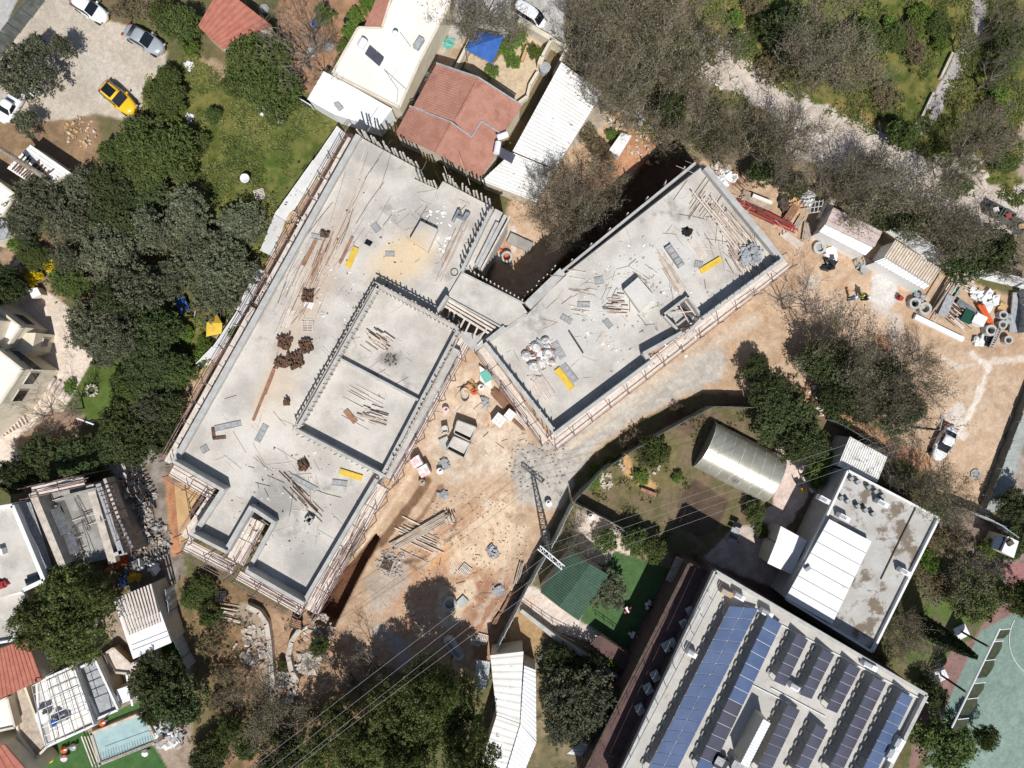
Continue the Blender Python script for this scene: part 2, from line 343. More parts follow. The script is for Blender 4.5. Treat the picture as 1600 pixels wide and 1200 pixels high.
# --- pit and trench (lower ground)
paint([(838,452),(1040,216),(1062,224),(1112,270),(1120,330),(1000,420),(860,520),(800,480)], (116,88,70), (102,78,62), 2, 2, 'pit_floor', dz=-2.6, dzsoft=3)
paint([(940,260),(960,200),(1000,180),(1060,200),(1040,215),(900,370),(890,330)], (184,138,108), (168,122,92), 5, 8, 'bare_earth')
paint([(545,885),(585,835),(592,842),(560,900),(520,980),(492,972),(480,955),(520,890)], (110,78,60), (96,68,52), 1.5, 1, 'trench_floor', dz=-2.5, dzsoft=2.5)
paint([(760,340),(800,350),(830,375),(800,410),(770,415),(745,400)], (190,150,122), (205,195,182), 5, 8)
paint([(262,760),(305,760),(300,830),(280,850),(268,830)], (176,128,96), (160,112,84), 2, 2)
# --- lower left slope
paint([(280,900),(360,910),(470,965),(560,1010),(600,1060),(540,1210),(300,1210),(280,1040)], (148,118,92), (112,98,70), 8, 16, 'bare_earth')
paint([(420,950),(560,1000),(560,1060),(470,1100),(380,1060),(400,980)], (190,156,128), (168,138,112), 12, 20, a=.8)
paint([(300,1000),(360,1050),(370,1150),(300,1200),(290,1100)], (92,94,58), (120,108,78), 12, 20, a=.7)
paint([(575,905),(610,880),(640,860),(640,905),(600,960),(575,960)], (182,178,170), (160,156,150), 8, 12, a=.55)
paint([(592,985),(620,1000),(630,1030)], (172,170,166), None, 8, 8, width=20, a=.7)
paint([(385,955),(405,985),(425,1085)], (180,165,150), None, 5, 6, width=26, a=.6)
# --- top centre / right vegetation
paint([(700,-40),(890,-40),(880,60),(900,110),(870,60),(790,60),(700,60)], (190,186,180), (176,172,166), 3, 3, 'road')
paint([(890,-40),(1700,-40),(1700,330),(1500,300),(1280,190),(1130,110),(1060,230),(950,190),(900,110)], (86,96,44), (124,116,70), 10, 20, 'grass_field')
paint([(890,-40),(1090,-40),(1120,120),(1200,200),(1100,250),(950,190),(900,110)], (112,102,80), (134,122,98), 10, 20)
paint([(1340,20),(1480,20),(1460,160),(1380,230),(1300,150)], (74,86,40), (118,112,62), 12, 30, a=.8)
paint([(1100,10),(1170,0),(1200,50),(1150,80),(1110,60)], (170,150,95), (110,112,60), 8, 16, a=.8)
paint([(1310,160),(1385,190),(1375,235),(1320,215)], (160,130,85), None, 8, 12, a=.7)
paint([(1520,30),(1600,20),(1600,190),(1540,170)], (88,100,44), (118,116,60), 12, 24, a=.7)
paint([(1590,190),(1700,180),(1700,330),(1600,300),(1580,240)], (172,152,138), None, 6, 10, a=.9)
paint([(1075,80),(1150,112),(1205,145),(1260,185),(1330,212),(1400,245),(1470,275),(1540,315),(1620,360),(1700,390)], (206,194,182), (188,176,164), 5, 9, 'gravel_road', width=58)
paint([(1250,230),(1330,250),(1440,285),(1560,345)], (196,184,174), None, 6, 9, 'gravel_road', width=50)
paint([(1438,-40),(1600,-40)], (90,100,50), None, 5, 5, width=4)
paint([(1538,-40),(1525,40),(1490,120),(1442,196)], (178,170,166), (168,160,156), 1.5, 1.5, 'footpath', width=25)
paint([(1110,255),(1280,300),(1400,370),(1600,440),(1700,470),(1700,380),(1560,360),(1400,300),(1250,250),(1130,230)], (150,132,112), (120,110,84), 8, 14, 'bare_earth')
paint([(1550,330),(1620,350),(1700,400),(1700,300),(1600,280)], (196,186,176), None, 5, 8)
paint([(735,82),(770,100),(800,62),(815,35),(862,60),(845,110),(825,150),(810,160),(745,120),(725,105)], (204,184,156), (196,176,148), 2, 2, 'courtyard')
paint([(655,100),(700,60),(735,60),(700,110),(660,150),(640,170)], (176,150,122), (190,180,168), 2, 3)
paint([(935,150),(960,165),(930,210),(885,235),(870,262)], (178,168,156), (150,140,124), 3, 4)
# --- greenhouse garden
paint([(890,778),(935,725),(1000,680),(1100,632),(1180,632),(1290,640),(1330,680),(1300,760),(1240,840),(1180,870),(1035,860)], (122,106,86), (102,96,66), 3, 4, 'garden_soil')
paint([(940,700),(1000,680),(1070,690),(1060,760),(990,780),(920,760)], (96,98,56), (128,112,84), 8, 16, a=.8)
paint([(978,715),(985,740),(1005,755),(1020,760)], (196,158,112), None, 4, 5, width=14)
paint([(1030,655),(1085,640),(1120,650),(1080,680)], (108,88,76), None, 6, 8, a=.8)
paint([(1060,782),(1085,748),(1140,782),(1118,830),(1090,840),(1055,820)], (100,84,70), (88,74,62), 2, 2)
paint([(1210,700),(1255,690),(1285,700),(1262,780),(1225,830),(1205,830),(1185,800),(1210,790)], (222,200,190), (206,184,174), 3, 5, 'stone_paving')
paint([(1150,820),(1240,830),(1200,930),(1120,900),(1100,870)], (200,185,175), (180,165,155), 3, 4, 'stone_paving')
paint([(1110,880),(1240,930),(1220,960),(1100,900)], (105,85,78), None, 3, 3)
# --- lower centre yards
paint([(890,780),(1035,858),(1120,900),(1010,1075),(960,1200),(840,1200),(760,1190),(770,1010),(830,890)], (140,126,100), (110,104,76), 4, 8, 'bare_earth')
paint([(900,800),(930,800),(990,850),(985,880),(930,880),(900,850)], (214,196,180), None, 5, 8)
paint([(815,925),(830,915),(945,980),(930,1005),(860,985),(812,950)], (222,208,196), (208,194,182), 1.5, 1.5, 'stone_paving')
paint([(775,960),(810,955),(870,985),(840,1010),(830,1050),(780,1030)], (176,146,108), (160,130,96), 3, 4)
paint([(905,970),(960,860),(1080,900),(1060,990),(985,1015)], (76,104,64), (82,108,68), 1.5, 1.2, 'artificial_lawn')
# --- right hand: footway, school yard, court
paint([(1700,430),(1700,600),(1640,600),(1560,790),(1535,815),(1530,790),(1600,640)], (120,122,118), (135,136,130), 2, 2)
paint([(1620,560),(1700,560),(1560,800),(1528,800)], (166,170,166), (158,162,158), 1.5, .8, 'footway')
paint([(1640,560),(1760,560),(1700,870),(1600,880),(1570,800)], (165,150,140), (140,125,112), 3, 4)
paint([(1480,790),(1600,820),(1700,850),(1700,980),(1560,960),(1440,900)], (150,132,122), (120,104,96), 4, 6, 'courtyard')
paint([(1560,880),(1700,880),(1700,960),(1600,950)], (160,115,112), None, 3, 3)
paint([(1455,820),(1530,870),(1500,950),(1440,1000),(1440,1080),(1390,1030)], (96,100,62), (120,108,84), 6, 10, 'planting_bed')
paint([(1400,1000),(1470,920),(1540,960),(1500,1060),(1445,1090)], (90,110,56), (104,100,76), 5, 8, 'lawn')
paint([(1520,1000),(1560,940),(1600,940),(1540,1040),(1465,1170),(1420,1210),(1430,1120),(1450,1090),(1490,1010)], (146,116,110), (136,108,102), 1.2, .6, 'courtyard')
paint([(1533,985),(1700,900),(1700,1300),(1420,1300),(1462,1140)], (124,144,134), (130,150,139), .8, .3, 'sports_court', ns=n3)
paint([(1550,1050),(1600,1020),(1700,1100),(1600,1200),(1500,1180)], (140,156,148), (118,138,128), 30, 40, a=.5)
paint([(1450,1150),(1520,1120),(1500,1200)], (112,130,120), None, 20, 20, a=.5)
# --- lower left houses ground
paint([(-60,940),(180,940),(300,1020),(300,1300),(-60,1300)], (165,148,132), (145,128,112), 3, 5, 'courtyard')
paint([(60,1185),(100,1140),(140,1145),(240,1165),(262,1200),(230,1300),(-60,1300)], (66,98,56), (74,104,60), 1.5, 1, 'artificial_lawn')
paint([(160,1120),(225,1090),(228,1102),(150,1140)], (74,104,60), None, 1.5, 1, 'artificial_lawn')
paint([(245,1010),(285,990),(300,1040),(250,1060)], (60,90,44), None, 2, 2, 'artificial_lawn')
paint([(668,752),(640,792),(600,842),(566,872)], (124,94,72), (108,82,64), 3, 3, a=.9, width=13)
paint([(690,760),(655,812),(640,830)], (136,104,80), None, 3, 3, a=.8, width=7)
paint([(640,745),(600,805),(560,860)], (214,192,166), None, 3, 4, a=.7, width=8)
paint([(700,800),(712,815),(706,838),(670,868),(632,880)], (96,78,62), None, 3, 5, a=.8, width=6)  # shadow line of the mound by the timber stack, painted into the ground colour
paint([(600,868),(640,880),(650,890)], (92,76,62), None, 3, 5, a=.7, width=6)
paint([(665,862),(700,842),(700,880),(670,890)], (216,160,108), None, 8, 8, a=.6)
for k in range(70):
    x0, y0 = rnd.choice([(720,880),(760,700),(700,960),(1300,440),(1480,600),(690,620),(1100,590),(780,800),(760,960)]); x0 += rnd.gauss(0, 45); y0 += rnd.gauss(0, 35); r = rnd.uniform(4, 18); e = rnd.uniform(.4, 1); an = rnd.random() * 3
    if not (640 < x0 < 1560): continue
    poly = [(x0 + r * math.cos(t) * math.cos(an) - r * e * math.sin(t) * math.sin(an), y0 + r * math.cos(t) * math.sin(an) + r * e * math.sin(t) * math.cos(an)) for t in [i * .9 for i in range(7)]]
    paint(poly, rnd.choice([(218,200,176),(168,138,110),(150,120,96),(206,196,182),(190,150,116)]), None, 4, 6, a=rnd.uniform(.25, .6))
# mud / tyre tracks on the yard
for k in range(80):
    a = rnd.choice([((820,720),(1200,480)),((640,900),(800,720)),((1250,470),(1560,640)),((730,1000),(830,820))])
    o = (rnd.uniform(-26, 26), rnd.uniform(-20, 20)); t0 = rnd.uniform(0, .6); t1 = t0 + rnd.uniform(.15, .4)
    q = [(a[0][0] + (a[1][0] - a[0][0]) * t + o[0] + rnd.uniform(-5, 5), a[0][1] + (a[1][1] - a[0][1]) * t + o[1] + rnd.uniform(-5, 5)) for t in (t0, (t0 + t1) / 2, t1)]
    paint(q, rnd.choice([(214,196,172),(172,144,116),(198,180,160)]), None, 3, 4, a=.42, width=rnd.uniform(2.5, 6))
COLG *= (1 + (n4 - .5) * .35 + (n3 - .5) * .25)[..., None]
rough_ids = [NAMES.index(n) for n in NAMES if n in ('ground', 'bare_earth', 'grass_field', 'gravel_road', 'garden_soil')]
rm = np.isin(ID, rough_ids); ZZ += np.where(rm, (n4 - .5) * .07 + (n2 - .5) * .08, 0)
ZZ[~rm & (ZZ > -.5)] *= .15
ZZ -= .05
M['ground'] = mat('ground_relief', (0, 0, 0), attr=True, bump=.3, bsc=5.5, fine=.16, rough=1, spec=.1)
def ground_build():
    cell = ID[:-1, :-1]; vi = np.arange(gnx * gny).reshape(gny, gnx)
    for k, nm in enumerate(NAMES):
        ys, xs = np.nonzero(cell == k)
        if not len(ys): continue
        q = np.stack([vi[ys, xs], vi[ys, xs + 1], vi[ys + 1, xs + 1], vi[ys + 1, xs]], 1)
        u, inv = np.unique(q.ravel(), return_inverse=True)
        co = np.stack([XX.ravel()[u], YY.ravel()[u], ZZ.ravel()[u]], 1); cl = np.concatenate([COLG.reshape(-1, 3)[u], np.ones((len(u), 1))], 1)
        fs = inv.reshape(-1, 4)
        if k == 0:   # carry the land on past the frame
            R = 420; ex = [(-R, -R), (R, -R), (R, R), (-R, R)]; ix = [(GX0, GY0), (GX1, GY0), (GX1, GY1), (GX0, GY1)]
            n0 = len(co); co = np.concatenate([co, [(a, b, -.06) for a, b in ex + ix]]); cl = np.concatenate([cl, np.tile([.11, .1, .05, 1], (8, 1))])
            fs = np.concatenate([fs, [(n0 + i, n0 + (i + 1) % 4, n0 + 4 + (i + 1) % 4, n0 + 4 + i) for i in range(4)]])
        me = bpy.data.meshes.new(nm); me.vertices.add(len(co)); me.vertices.foreach_set('co', co.ravel())
        me.loops.add(len(fs) * 4); me.loops.foreach_set('vertex_index', fs.ravel().astype(np.int32))
        me.polygons.add(len(fs)); me.polygons.foreach_set('loop_start', np.arange(0, len(fs) * 4, 4, dtype=np.int32))
        me.polygons.foreach_set('use_smooth', np.ones(len(fs), bool))
        me.update(calc_edges=True)
        at = me.color_attributes.new('col', 'FLOAT_COLOR', 'POINT'); at.data.foreach_set('color', np.clip(cl, 0, 1).astype(np.float32).ravel())
        me.materials.append(M['ground'])
        struct_o = bpy.data.objects.new(nm, me); C.objects.link(struct_o); struct(struct_o)
ground_build()
def gz(x, y):
    i = int(min(max((x - GX0) / GS, 0), gnx - 1)); j = int(min(max((y - GY0) / GS, 0), gny - 1)); return float(ZZ[j, i])
# ------------------------------------------------------------------ the concrete shells under construction
def wall(mb, p, q, z0, z1, th, zp=None, ext=0.0, mi=0):
    zp = z1 if zp is None else zp
    a = P(*p, zp); b = P(*q, zp); d = (b - a).normalized(); a = a - d * ext; b = b + d * ext
    s = Vector((-d.y, d.x, 0)) * th / 2
    return mb.prism([(a + s).xy, (b + s).xy, (b - s).xy, (a - s).xy], z0, z1, mi)
def centroid(poly, z=0):
    return P(sum(p[0] for p in poly) / len(poly), sum(p[1] for p in poly) / len(poly), z)
def at0(v): return Vector((v.x, v.y, 0))
ZS = 7.0
stud_me = unit_mesh('formwork_stud', lambda mb: mb.box((0, 0, .5), (.11, .09, 1)), M['studwood'])
def studs(parent, p, q, zp, z0, h, step, off=0.0, name='formwork_stud', w=1.0, lean=.0, jit=.15):
    a = P(*p, zp); b = P(*q, zp); d = (b - a); L = d.length; d /= L; nrm = Vector((-d.y, d.x, 0)); n = int(L / step)
    for i in range(n + 1):
        t = a + d * (i + .5) * step * L / ((n + 1) * step) + nrm * off
        inst(name, stud_me, parent, (t.x - parent.location.x + rnd.uniform(-.03, .03), t.y - parent.location.y, z0), rot=(rnd.uniform(-.06, .06), rnd.uniform(-.06, .06), math.atan2(d.y, d.x)), sc=(w, w * 1.1, h * rnd.uniform(1 - jit, 1 + jit)))
Aout = [(559,212),(657,266),(647,279),(684,296),(692,283),(770,324),(722,422),(700,462),(685,487),(715,517),(657,628),(598,744),(587,750),(473,943),(386,893),(428,817),(392,793),(352,862),(302,836),(348,766),(272,722)]
Bout = [(1100,258),(1222,406),(1097,496),(1075,463),(1037,492),(1065,520),(1007,552),(1016,566),(868,676),(758,537),(825,490),(885,427)]
A = thing('concrete_building', 'long L-shaped unfinished concrete building with raised court and notched lower end', 'building', at0(centroid(Aout)))
mb = MB(); mb.prism([P(*p, ZS).xy for p in Aout], ZS - .3, ZS); mb.build('roof_slab', M['slab'], A)
mb = MB(); inner = [P(*p, ZS).xy for p in Aout]; cA = sum(inner, Vector((0, 0))) / len(inner)
for i in range(len(Aout)):
    wall(mb, Aout[i], Aout[(i + 1) % len(Aout)], -2.6, ZS - .3, .26, ZS, .0)
mb.build('wall', M['concrete'], A)
PAR = [((559,212),(272,722),.5,.55),((272,722),(348,766),1.45,.3),((348,766),(302,836),.55,.5),((302,836),(352,862),1.45,.3),((352,862),(392,793),1.1,.45),((392,793),(428,817),1.0,.35),((428,817),(386,893),.55,.4),((386,893),(473,943),1.45,.35),((473,943),(587,750),1.0,.35),((767,328),(722,422),1.0,.3)]
for p, q, h, th in PAR:
    wall(MB(), p, q, ZS, ZS + h, th, ZS + h, .1).build('parapet', M['concrete'], A)
# raised court
Rect = [(590,447),(716,515),(597,742),(463,672)]
mb = MB(); mb.prism([P(*p, 7.5).xy for p in Rect], ZS + .004, 7.5); mb.build('raised_slab', M['slab'], A)
for p, q, h, th in [((590,447),(716,515),1.0,.3),((716,515),(597,742),.95,.32),((597,742),(463,672),1.1,.3),((463,672),(590,447),1.0,.3),((532,561),(657,627),.6,.22)]:
    wall(MB(), p, q, 7.504, 7.5 + h, th, 7.5 + h, .05 if h > .7 else 0).build('upstand', M['concrete'], A)
studs(A, (590,447), (716,515), 8, 7.4, 1.5, .45, .28); studs(A, (590,447), (716,515), 8, 7.55, 1.1, .45, -.3)
studs(A, (463,672), (590,447), 8, 7.1, 1.5, .5, .28); studs(A, (463,672), (590,447), 8, 7.55, 1.0, .5, -.3)
studs(A, (716,515), (597,742), 8, 7.0, 1.7, .5, .3); studs(A, (597,742), (463,672), 8, 7.0, 1.5, .6, .3)
studs(A, (559,212), (655,265), 7, 6.2, 2.4, .48, .22, w=1.2); studs(A, (649,281), (684,298), 7, 6.2, 2.4, .48, .2, w=1.2); studs(A, (692,283), (768,323), 7, 6.2, 2.4, .48, .2, w=1.2)
studs(A, (766,330), (722,420), 8, 7.8, .9, .6, -.15)
for p, q in [((586,441),(716,511)),((457,672),(584,449)),((720,521),(603,745))]:
    a, b = P(*p, 8.6), P(*q, 8.6); MB().bar(a, b, .1, .12).build('waler', M['wood2'], A)
# roof hatches of A
def hatch(parent, poly, z0, h, m=M['slab'], name='roof_hatch'):
    MB().prism([P(*p, z0 + h).xy for p in poly], z0 + .005, z0 + h).build(name, m, parent)
def upbox(parent, poly, z0, h, th=.15, name='hatch_curb', m=M['concrete'], hole=True):
    mb = MB()
    for i in range(len(poly)): wall(mb, poly[i], poly[(i + 1) % len(poly)], z0, z0 + h, th, z0 + h, th / 2)
    mb.build(name, m, parent)
hatch(A, [(640,374),(657,345),(684,358),(668,394)], ZS, .75, M['slab'])
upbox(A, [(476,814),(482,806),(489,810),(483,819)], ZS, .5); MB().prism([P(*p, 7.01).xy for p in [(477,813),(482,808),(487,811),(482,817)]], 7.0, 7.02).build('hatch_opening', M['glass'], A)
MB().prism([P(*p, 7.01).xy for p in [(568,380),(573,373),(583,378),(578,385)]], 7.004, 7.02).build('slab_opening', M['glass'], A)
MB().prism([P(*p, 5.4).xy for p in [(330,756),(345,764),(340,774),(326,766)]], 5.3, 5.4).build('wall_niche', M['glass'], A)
# right building
B = thing('concrete_building', 'rectangular unfinished concrete building with raised skylight box and stairwell, right of the link', 'building', at0(centroid(Bout)))
mb = MB(); mb.prism([P(*p, ZS).xy for p in Bout], ZS - .3, ZS); mb.build('roof_slab', M['slab'], B)
mb = MB()
for i in range(len(Bout)):
    wall(mb, Bout[i], Bout[(i + 1) % len(Bout)], -2.8, ZS - .3, .26, ZS)
mb.build('wall', M['concrete'], B)
for p, q, h, th in [((1104,262),(1222,406),.75,.55),((1222,406),(1100,496),1.35,.35),((1098,496),(1072,524),.3,.3),((1007,552),(1016,566),1.0,.4),((1016,566),(868,677),1.35,.35),((868,677),(758,537),1.0,.4),((760,536),(822,492),.35,.3),((1065,520),(1007,552),1.15,.35)]:
    wall(MB(), p, q, ZS, ZS + h, th, ZS + h, .08).build('parapet', M['concrete'], B)
# outer ledge along the pit side
lo = [(885,418),(1090,256),(1102,264),(888,434)]
MB().prism([P(*p, 5.6).xy for p in lo], 5.3, 5.6).build('ledge', M['cdark'], B)
wall(MB(), (878,424), (1087,254), 5.6, 7.1, .22, 7.1).build('ledge_wall', M['concrete'], B)
wall(MB(), (824,478), (880,424), 5.0, 7.0, .9, 7.0).build('ledge_beam', M['concrete'], B)
studs(B, (820,470), (874,418), 6, 4.6, 1.8, .55, .35); studs(B, (880,420), (1085,252), 7, 6.2, 1.1, 2.6, .15)
MB().prism([P(*p, 7.9).xy for p in [(975,452),(997,433),(1024,464),(1001,488)]], ZS, 7.9).build('skylight_box', M['slab'], B)
# stairwell: walls round an open shaft with steps in it
for p, q in [((1037,492),(1075,463)),((1075,463),(1098,496)),((1037,492),(1066,522))]:
    wall(MB(), p, q, 3.2, 7.7, .22, 7.7, .1).build('shaft_wall', M['concrete'], B)
MB().prism([P(*p, 3.2).xy for p in [(1037,492),(1075,463),(1098,496),(1066,522)]], 3.0, 3.2).build('shaft_floor', M['dark'], B)
for i in range(9):
    t = i / 9; a = P(1042 + t * 22, 494 + t * 22, 6.4 - i * .3); b = P(1058 + t * 22, 480 + t * 22, 6.4 - i * .3)
    MB().bar(a, b, .3, .16).build('step', M['concrete'], B)
for a, b in [((1060,474),(1078,508)),((1048,490),(1086,486)),((1070,470),(1092,500))]:
    MB().bar(P(*a, 6.2 + rnd.random()), P(*b, 6.4), .09, .09).build('prop', M['wood'], B)
studs(B, (868,677), (758,537), 8, 7.6, .8, 1.2, -.2); studs(B, (1222,406), (1100,496), 8, 8.2, .45, .8, -.1)
# link between the two
K = thing('link_bridge', 'flat concrete link slab with timber beams joining the two unfinished buildings', 'bridge', at0(P(755,462)))
lk = [(722,424),(812,470),(824,488),(800,508),(776,508),(697,466)]
MB().prism([P(*p, 7.3).xy for p in lk], 6.9, 7.3).build('deck_slab', M['slab'], K)
for p, q, h in [((700,466),(784,512),.2),((722,426),(818,474),.12)]:
    wall(MB(), p, q, 7.3, 7.3 + h, .18, 7.4).build('edge_beam', M['concrete'], K)
for k, (p, q) in enumerate([((701,470),(776,514)),((698,474),(770,517)),((695,478),(764,521))]):
    MB().bar(P(*p, 6.9), P(*q, 6.9), .22, .2).build('timber_beam', M['wood'], K)
for p, q in [((704,482),(700,497)),((711,485),(708,500)),((727,497),(719,512)),((736,501),(726,522)),((748,508),(740,526)),((761,513),(750,528)),((770,516),(746,540))]:
    MB().bar(P(*p, 6.8), P(*q, 6.8), .16, .2).build('cross_beam', M['wood'], K)
wall(MB(), (699,462), (683,487), 5.5, 8.5, .3, 8.5).build('end_wall', M['concrete'], K)
wall(MB(), (788,510), (758,534), 5.5, 7.6, .3, 7.6).build('end_wall', M['concrete'], K)
MB().prism([P(*p, 6.8).xy for p in [(716,516),(735,520),(752,528),(757,540),(740,550),(722,530)]], 6.2, 6.8).build('landing', M['concrete'], K)
MB().prism([P(*p, 4.0).xy for p in [(700,480),(770,515),(755,540),(700,510)]], 3.8, 4.0).build('lower_floor', M['cdark'], K)
for i in range(17): t = i / 16; inst('formwork_stud', stud_me, K, tuple(P(724 + 98 * t, 418 + 56 * t, 6.4) - K.location), rz=.5, sc=(1.1, 1.1, 1.3))
struct_w = thing('outer_wall', 'pair of narrow parallel concrete walls beside the right edge of the left slab', 'wall', at0(P(765,375)))
MB().prism([P(*p, 6.9).xy for p in [(774,326),(787,333),(738,420),(724,420)]], -.2, 6.9).build('ledge', M['slab'], struct_w)
for (p, q, th, h) in [((777,347),(744,414),.3,7.3),((790,336),(748,417),.35,7.4),((797,338),(752,421),.14,7.6)]:
    wall(MB(), p, q, -.3 if th > .2 else 6.6, h, th, h).build('wall' if th > .2 else 'waler', M['concrete'] if th > .2 else M['wood'], struct_w)

# ------------------------------------------------------------------ scaffolds
plank_me = unit_mesh('scaffold_plank', lambda mb: mb.box((0, 0, 0), (1, 1, .05)), M['wood'])
pole_me = unit_mesh('scaffold_pole', lambda mb: mb.tube((0, 0, 0), (0, 0, 1), .05, 6), M['pipe'])
def scaffold(label, p, q, z, w, nb=3, z0=0., rise=1.3, step=2.3, rails=3, group=None, tn=0):
    a, b = P(*p, z), P(*q, z); d = b - a; L = d.length; d /= L; n = Vector((-d.y, d.x, 0)); mid = at0((a + b) / 2)
    t = thing('scaffold', label, 'scaffold', mid, group, ((p[0] + q[0]) / 2, (p[1] + q[1]) / 2)); ang = math.atan2(d.y, d.x); k = max(1, int(round(L / step))); sl_ = L / k
    for i in range(k):
        for j in range(nb):
            c = a + d * (i + .5) * sl_ + n * ((j + .5) / nb - .5) * w - mid
            inst('plank', plank_me, t, (c.x, c.y, z + rnd.uniform(-.015, .02) + .05 * (j % 2)), rz=ang + rnd.uniform(-.012, .012), sc=(sl_ * rnd.uniform(.95, .985), w / nb * .9, 1))
    for i in range(k + 1):
        for s in (-1, 1):
            c = a + d * i * sl_ + n * s * (w / 2 + .07) - mid
            inst('pole', pole_me, t, (c.x, c.y, z0), sc=(1, 1, z + rise * rnd.uniform(.6, 1.1) - z0))
        c0 = a + d * i * sl_ - n * (w / 2 + .25) - mid; c1 = a + d * i * sl_ + n * (w / 2 + .25) - mid
        MB().tube(c0 + Vector((0, 0, -.12)), c1 + Vector((0, 0, -.12)), .04, 5).build('transom', M['pipe'], t, loc=(0, 0, 0))
    for r in range(rails):
        s = (-1, 1, -1)[r % 3]; zz = (.55, .6, 1.05)[r % 3]
        c0 = a + n * s * (w / 2 + .1) - mid; c1 = b + n * s * (w / 2 + .1) - mid
        mbx = MB().tube(c0 + Vector((0, 0, zz)), c1 + Vector((0, 0, zz + rnd.uniform(-.1, .1))), .04, 5); o = mbx.build('rail', M['pipe'], t, loc=(0, 0, 0))
    for i in range(tn):
        i0 = rnd.random() * .9; c0 = a + d * L * i0 + n * rnd.uniform(-.5, .5) * w - mid; c1 = c0 + d * rnd.uniform(2, 5.5) + n * rnd.uniform(-.15, .15)
        MB().tube(c0 + Vector((0, 0, rnd.uniform(.1, 1))), c1 + Vector((0, 0, rnd.uniform(.1, 1))), .035, 5).build('loose_pole', M['pipe'], t, loc=(0, 0, 0))
    return t
scaffold('scaffold along the long left edge of the L-shaped slab, upper half', (549,216), (402,476), 5.6, .75, 2, rise=1.6)
scaffold('scaffold along the long left edge of the L-shaped slab, lower half', (399,482), (263,724), 5.6, .95, 3, rise=1.6)
scaffold('scaffold under the lower left corner wall, beside the dark hole', (268,733), (334,772), 5.6, 1.3, 3, rise=1.8, tn=3)
scaffold('short scaffold along the inner step of the lower left end', (336,776), (291,842), 5.6, 1.3, 2, rise=1.6)
scaffold('scaffold across the lower end below the stepped recess', (290,851), (365,890), 5.6, 1.3, 3, rise=1.8, tn=5)
scaffold('scaffold along the bottom edge of the left slab', (372,897), (474,954), 5.6, 1.1, 3, rise=1.8, tn=4)
scaffold('two-board scaffold inside the stair notch', (402,812), (368,878), 5.9, 1.9, 4, rise=.8, tn=3)
scaffold('wide scaffold with loose pipes along the lower right edge of the left slab', (596,758), (484,955), 5.4, 1.7, 4, rise=2, tn=26, rails=3)
scaffold('wide scaffold with loose pipes below the raised court', (728,524), (606,748), 5.4, 1.6, 4, rise=2.2, tn=28)
scaffold('plank scaffold along the road side of the right building', (1228,408), (862,692), 5.6, 1.35, 4, rise=1.6, tn=4)
scaffold('scaffold along the left side of the right building', (750,545), (854,690), 5.6, 1.0, 3, rise=1.6, tn=3)
# bright concrete strip beside the court (shoring wall)
sw = wall(MB(), (713,545), (606,744), -.2, 6.3, .7, 6.3).build('shoring_wall', M['concrete'], loc=at0(P(660,645))); tag(sw, 'narrow pale concrete ledge wall between the raised court and the scaffold', 'wall')
# timber sheet floor at the notch, dirt side
pf = thing('plywood_platform', 'tan plywood platform below the lower left corner scaffold', 'platform', at0(P(295,800)))
for poly in ([(272,752),(288,756),(302,838),(290,846),(280,850)],[(290,758),(318,774),(300,800),(296,798)]):
    MB().prism([P(*p, 2.5).xy for p in poly], 2.4, 2.5).build('plywood_sheet', M['plywood'], pf)

# ------------------------------------------------------------------ things lying about on the slabs
def lie(name, label, cat, p, q, w, h, z, m, group=None):
    """flat board / beam from p to q; w in px"""
    a, b = P(*p, z), P(*q, z); c = at0((a + b) / 2) + Vector((0, 0, z)); k = (H - z) / F
    o = MB().bar(a, b, w * k, h).build(name, m, loc=c); return tag(o, label, cat, group, ((p[0] + q[0]) / 2, (p[1] + q[1]) / 2))
stick_me = [unit_mesh('plank', lambda mb: mb.box((0, 0, .03), (1, .1, .06)), M['wood']), unit_mesh('plank', lambda mb: mb.box((0, 0, .03), (1, .1, .06)), M['wood2']), unit_mesh('plank', lambda mb: mb.box((0, 0, .03), (1, .1, .06)), M['brownwood']), unit_mesh('pipe', lambda mb: mb.tube((-.5, 0, .05), (.5, 0, .05), .05, 5), M['rust'])]
def pile(name, label, c, r, n, ang, spread, L, z=ZS, kinds=(0, 1), zmax=.5, group=None, part='plank', cat='timber pile', rr=None, w=1.0):
    """loose heap of separate boards: c centre px, r radius px, ang image angle in degrees"""
    base = P(*c, z); t = thing(name, label, cat, base, group, c); k = (H - z) / F
    ca, sa = math.cos(math.radians(ang)), -math.sin(math.radians(ang)); rr = rr or r
    for i in range(n):
        u = rnd.gauss(0, .45) * r * k; v = rnd.gauss(0, .45) * rr * k
        x = u * ca - v * sa; y = u * sa + v * ca
        l = L * rnd.uniform(.5, 1.1)
        inst(part, rnd.choice([stick_me[j] for j in kinds]), t, (x, y, zmax * i / n * rnd.uniform(.4, 1)), rot=(0, rnd.uniform(-.03, .03), math.radians(-ang + rnd.gauss(0, spread))), sc=(l, rnd.uniform(.8, 1.3) * w, 1))
    return t
def stack(name, label, p, q, w, layers, z=ZS, m=0, part='plank', cat='timber stack', group=None, gap=1.12, ragged=.25):
    a, b = P(*p, z), P(*q, z); k = (H - z) / F; d = b - a; L = d.length; ang = math.atan2(d.y, d.x); wm = w * k; n = max(2, int(wm / (.1 * gap * 1.3)))
    t = thing(name, label, cat, (a + b) / 2, group, ((p[0] + q[0]) / 2, (p[1] + q[1]) / 2)); nn = Vector((-d.y, d.x, 0)) / L
    for l in range(layers):
        for j in range(n):
            o = nn * ((j + .5) / n - .5) * wm + d / L * rnd.uniform(-ragged, ragged)
            inst(part, stick_me[m] if m < 3 or rnd.random() < .8 else stick_me[m], t, (o.x, o.y, l * .075), rz=ang + rnd.uniform(-.02, .02), sc=(L * rnd.uniform(.9, 1.03), 1.25, 1.1))
    return t
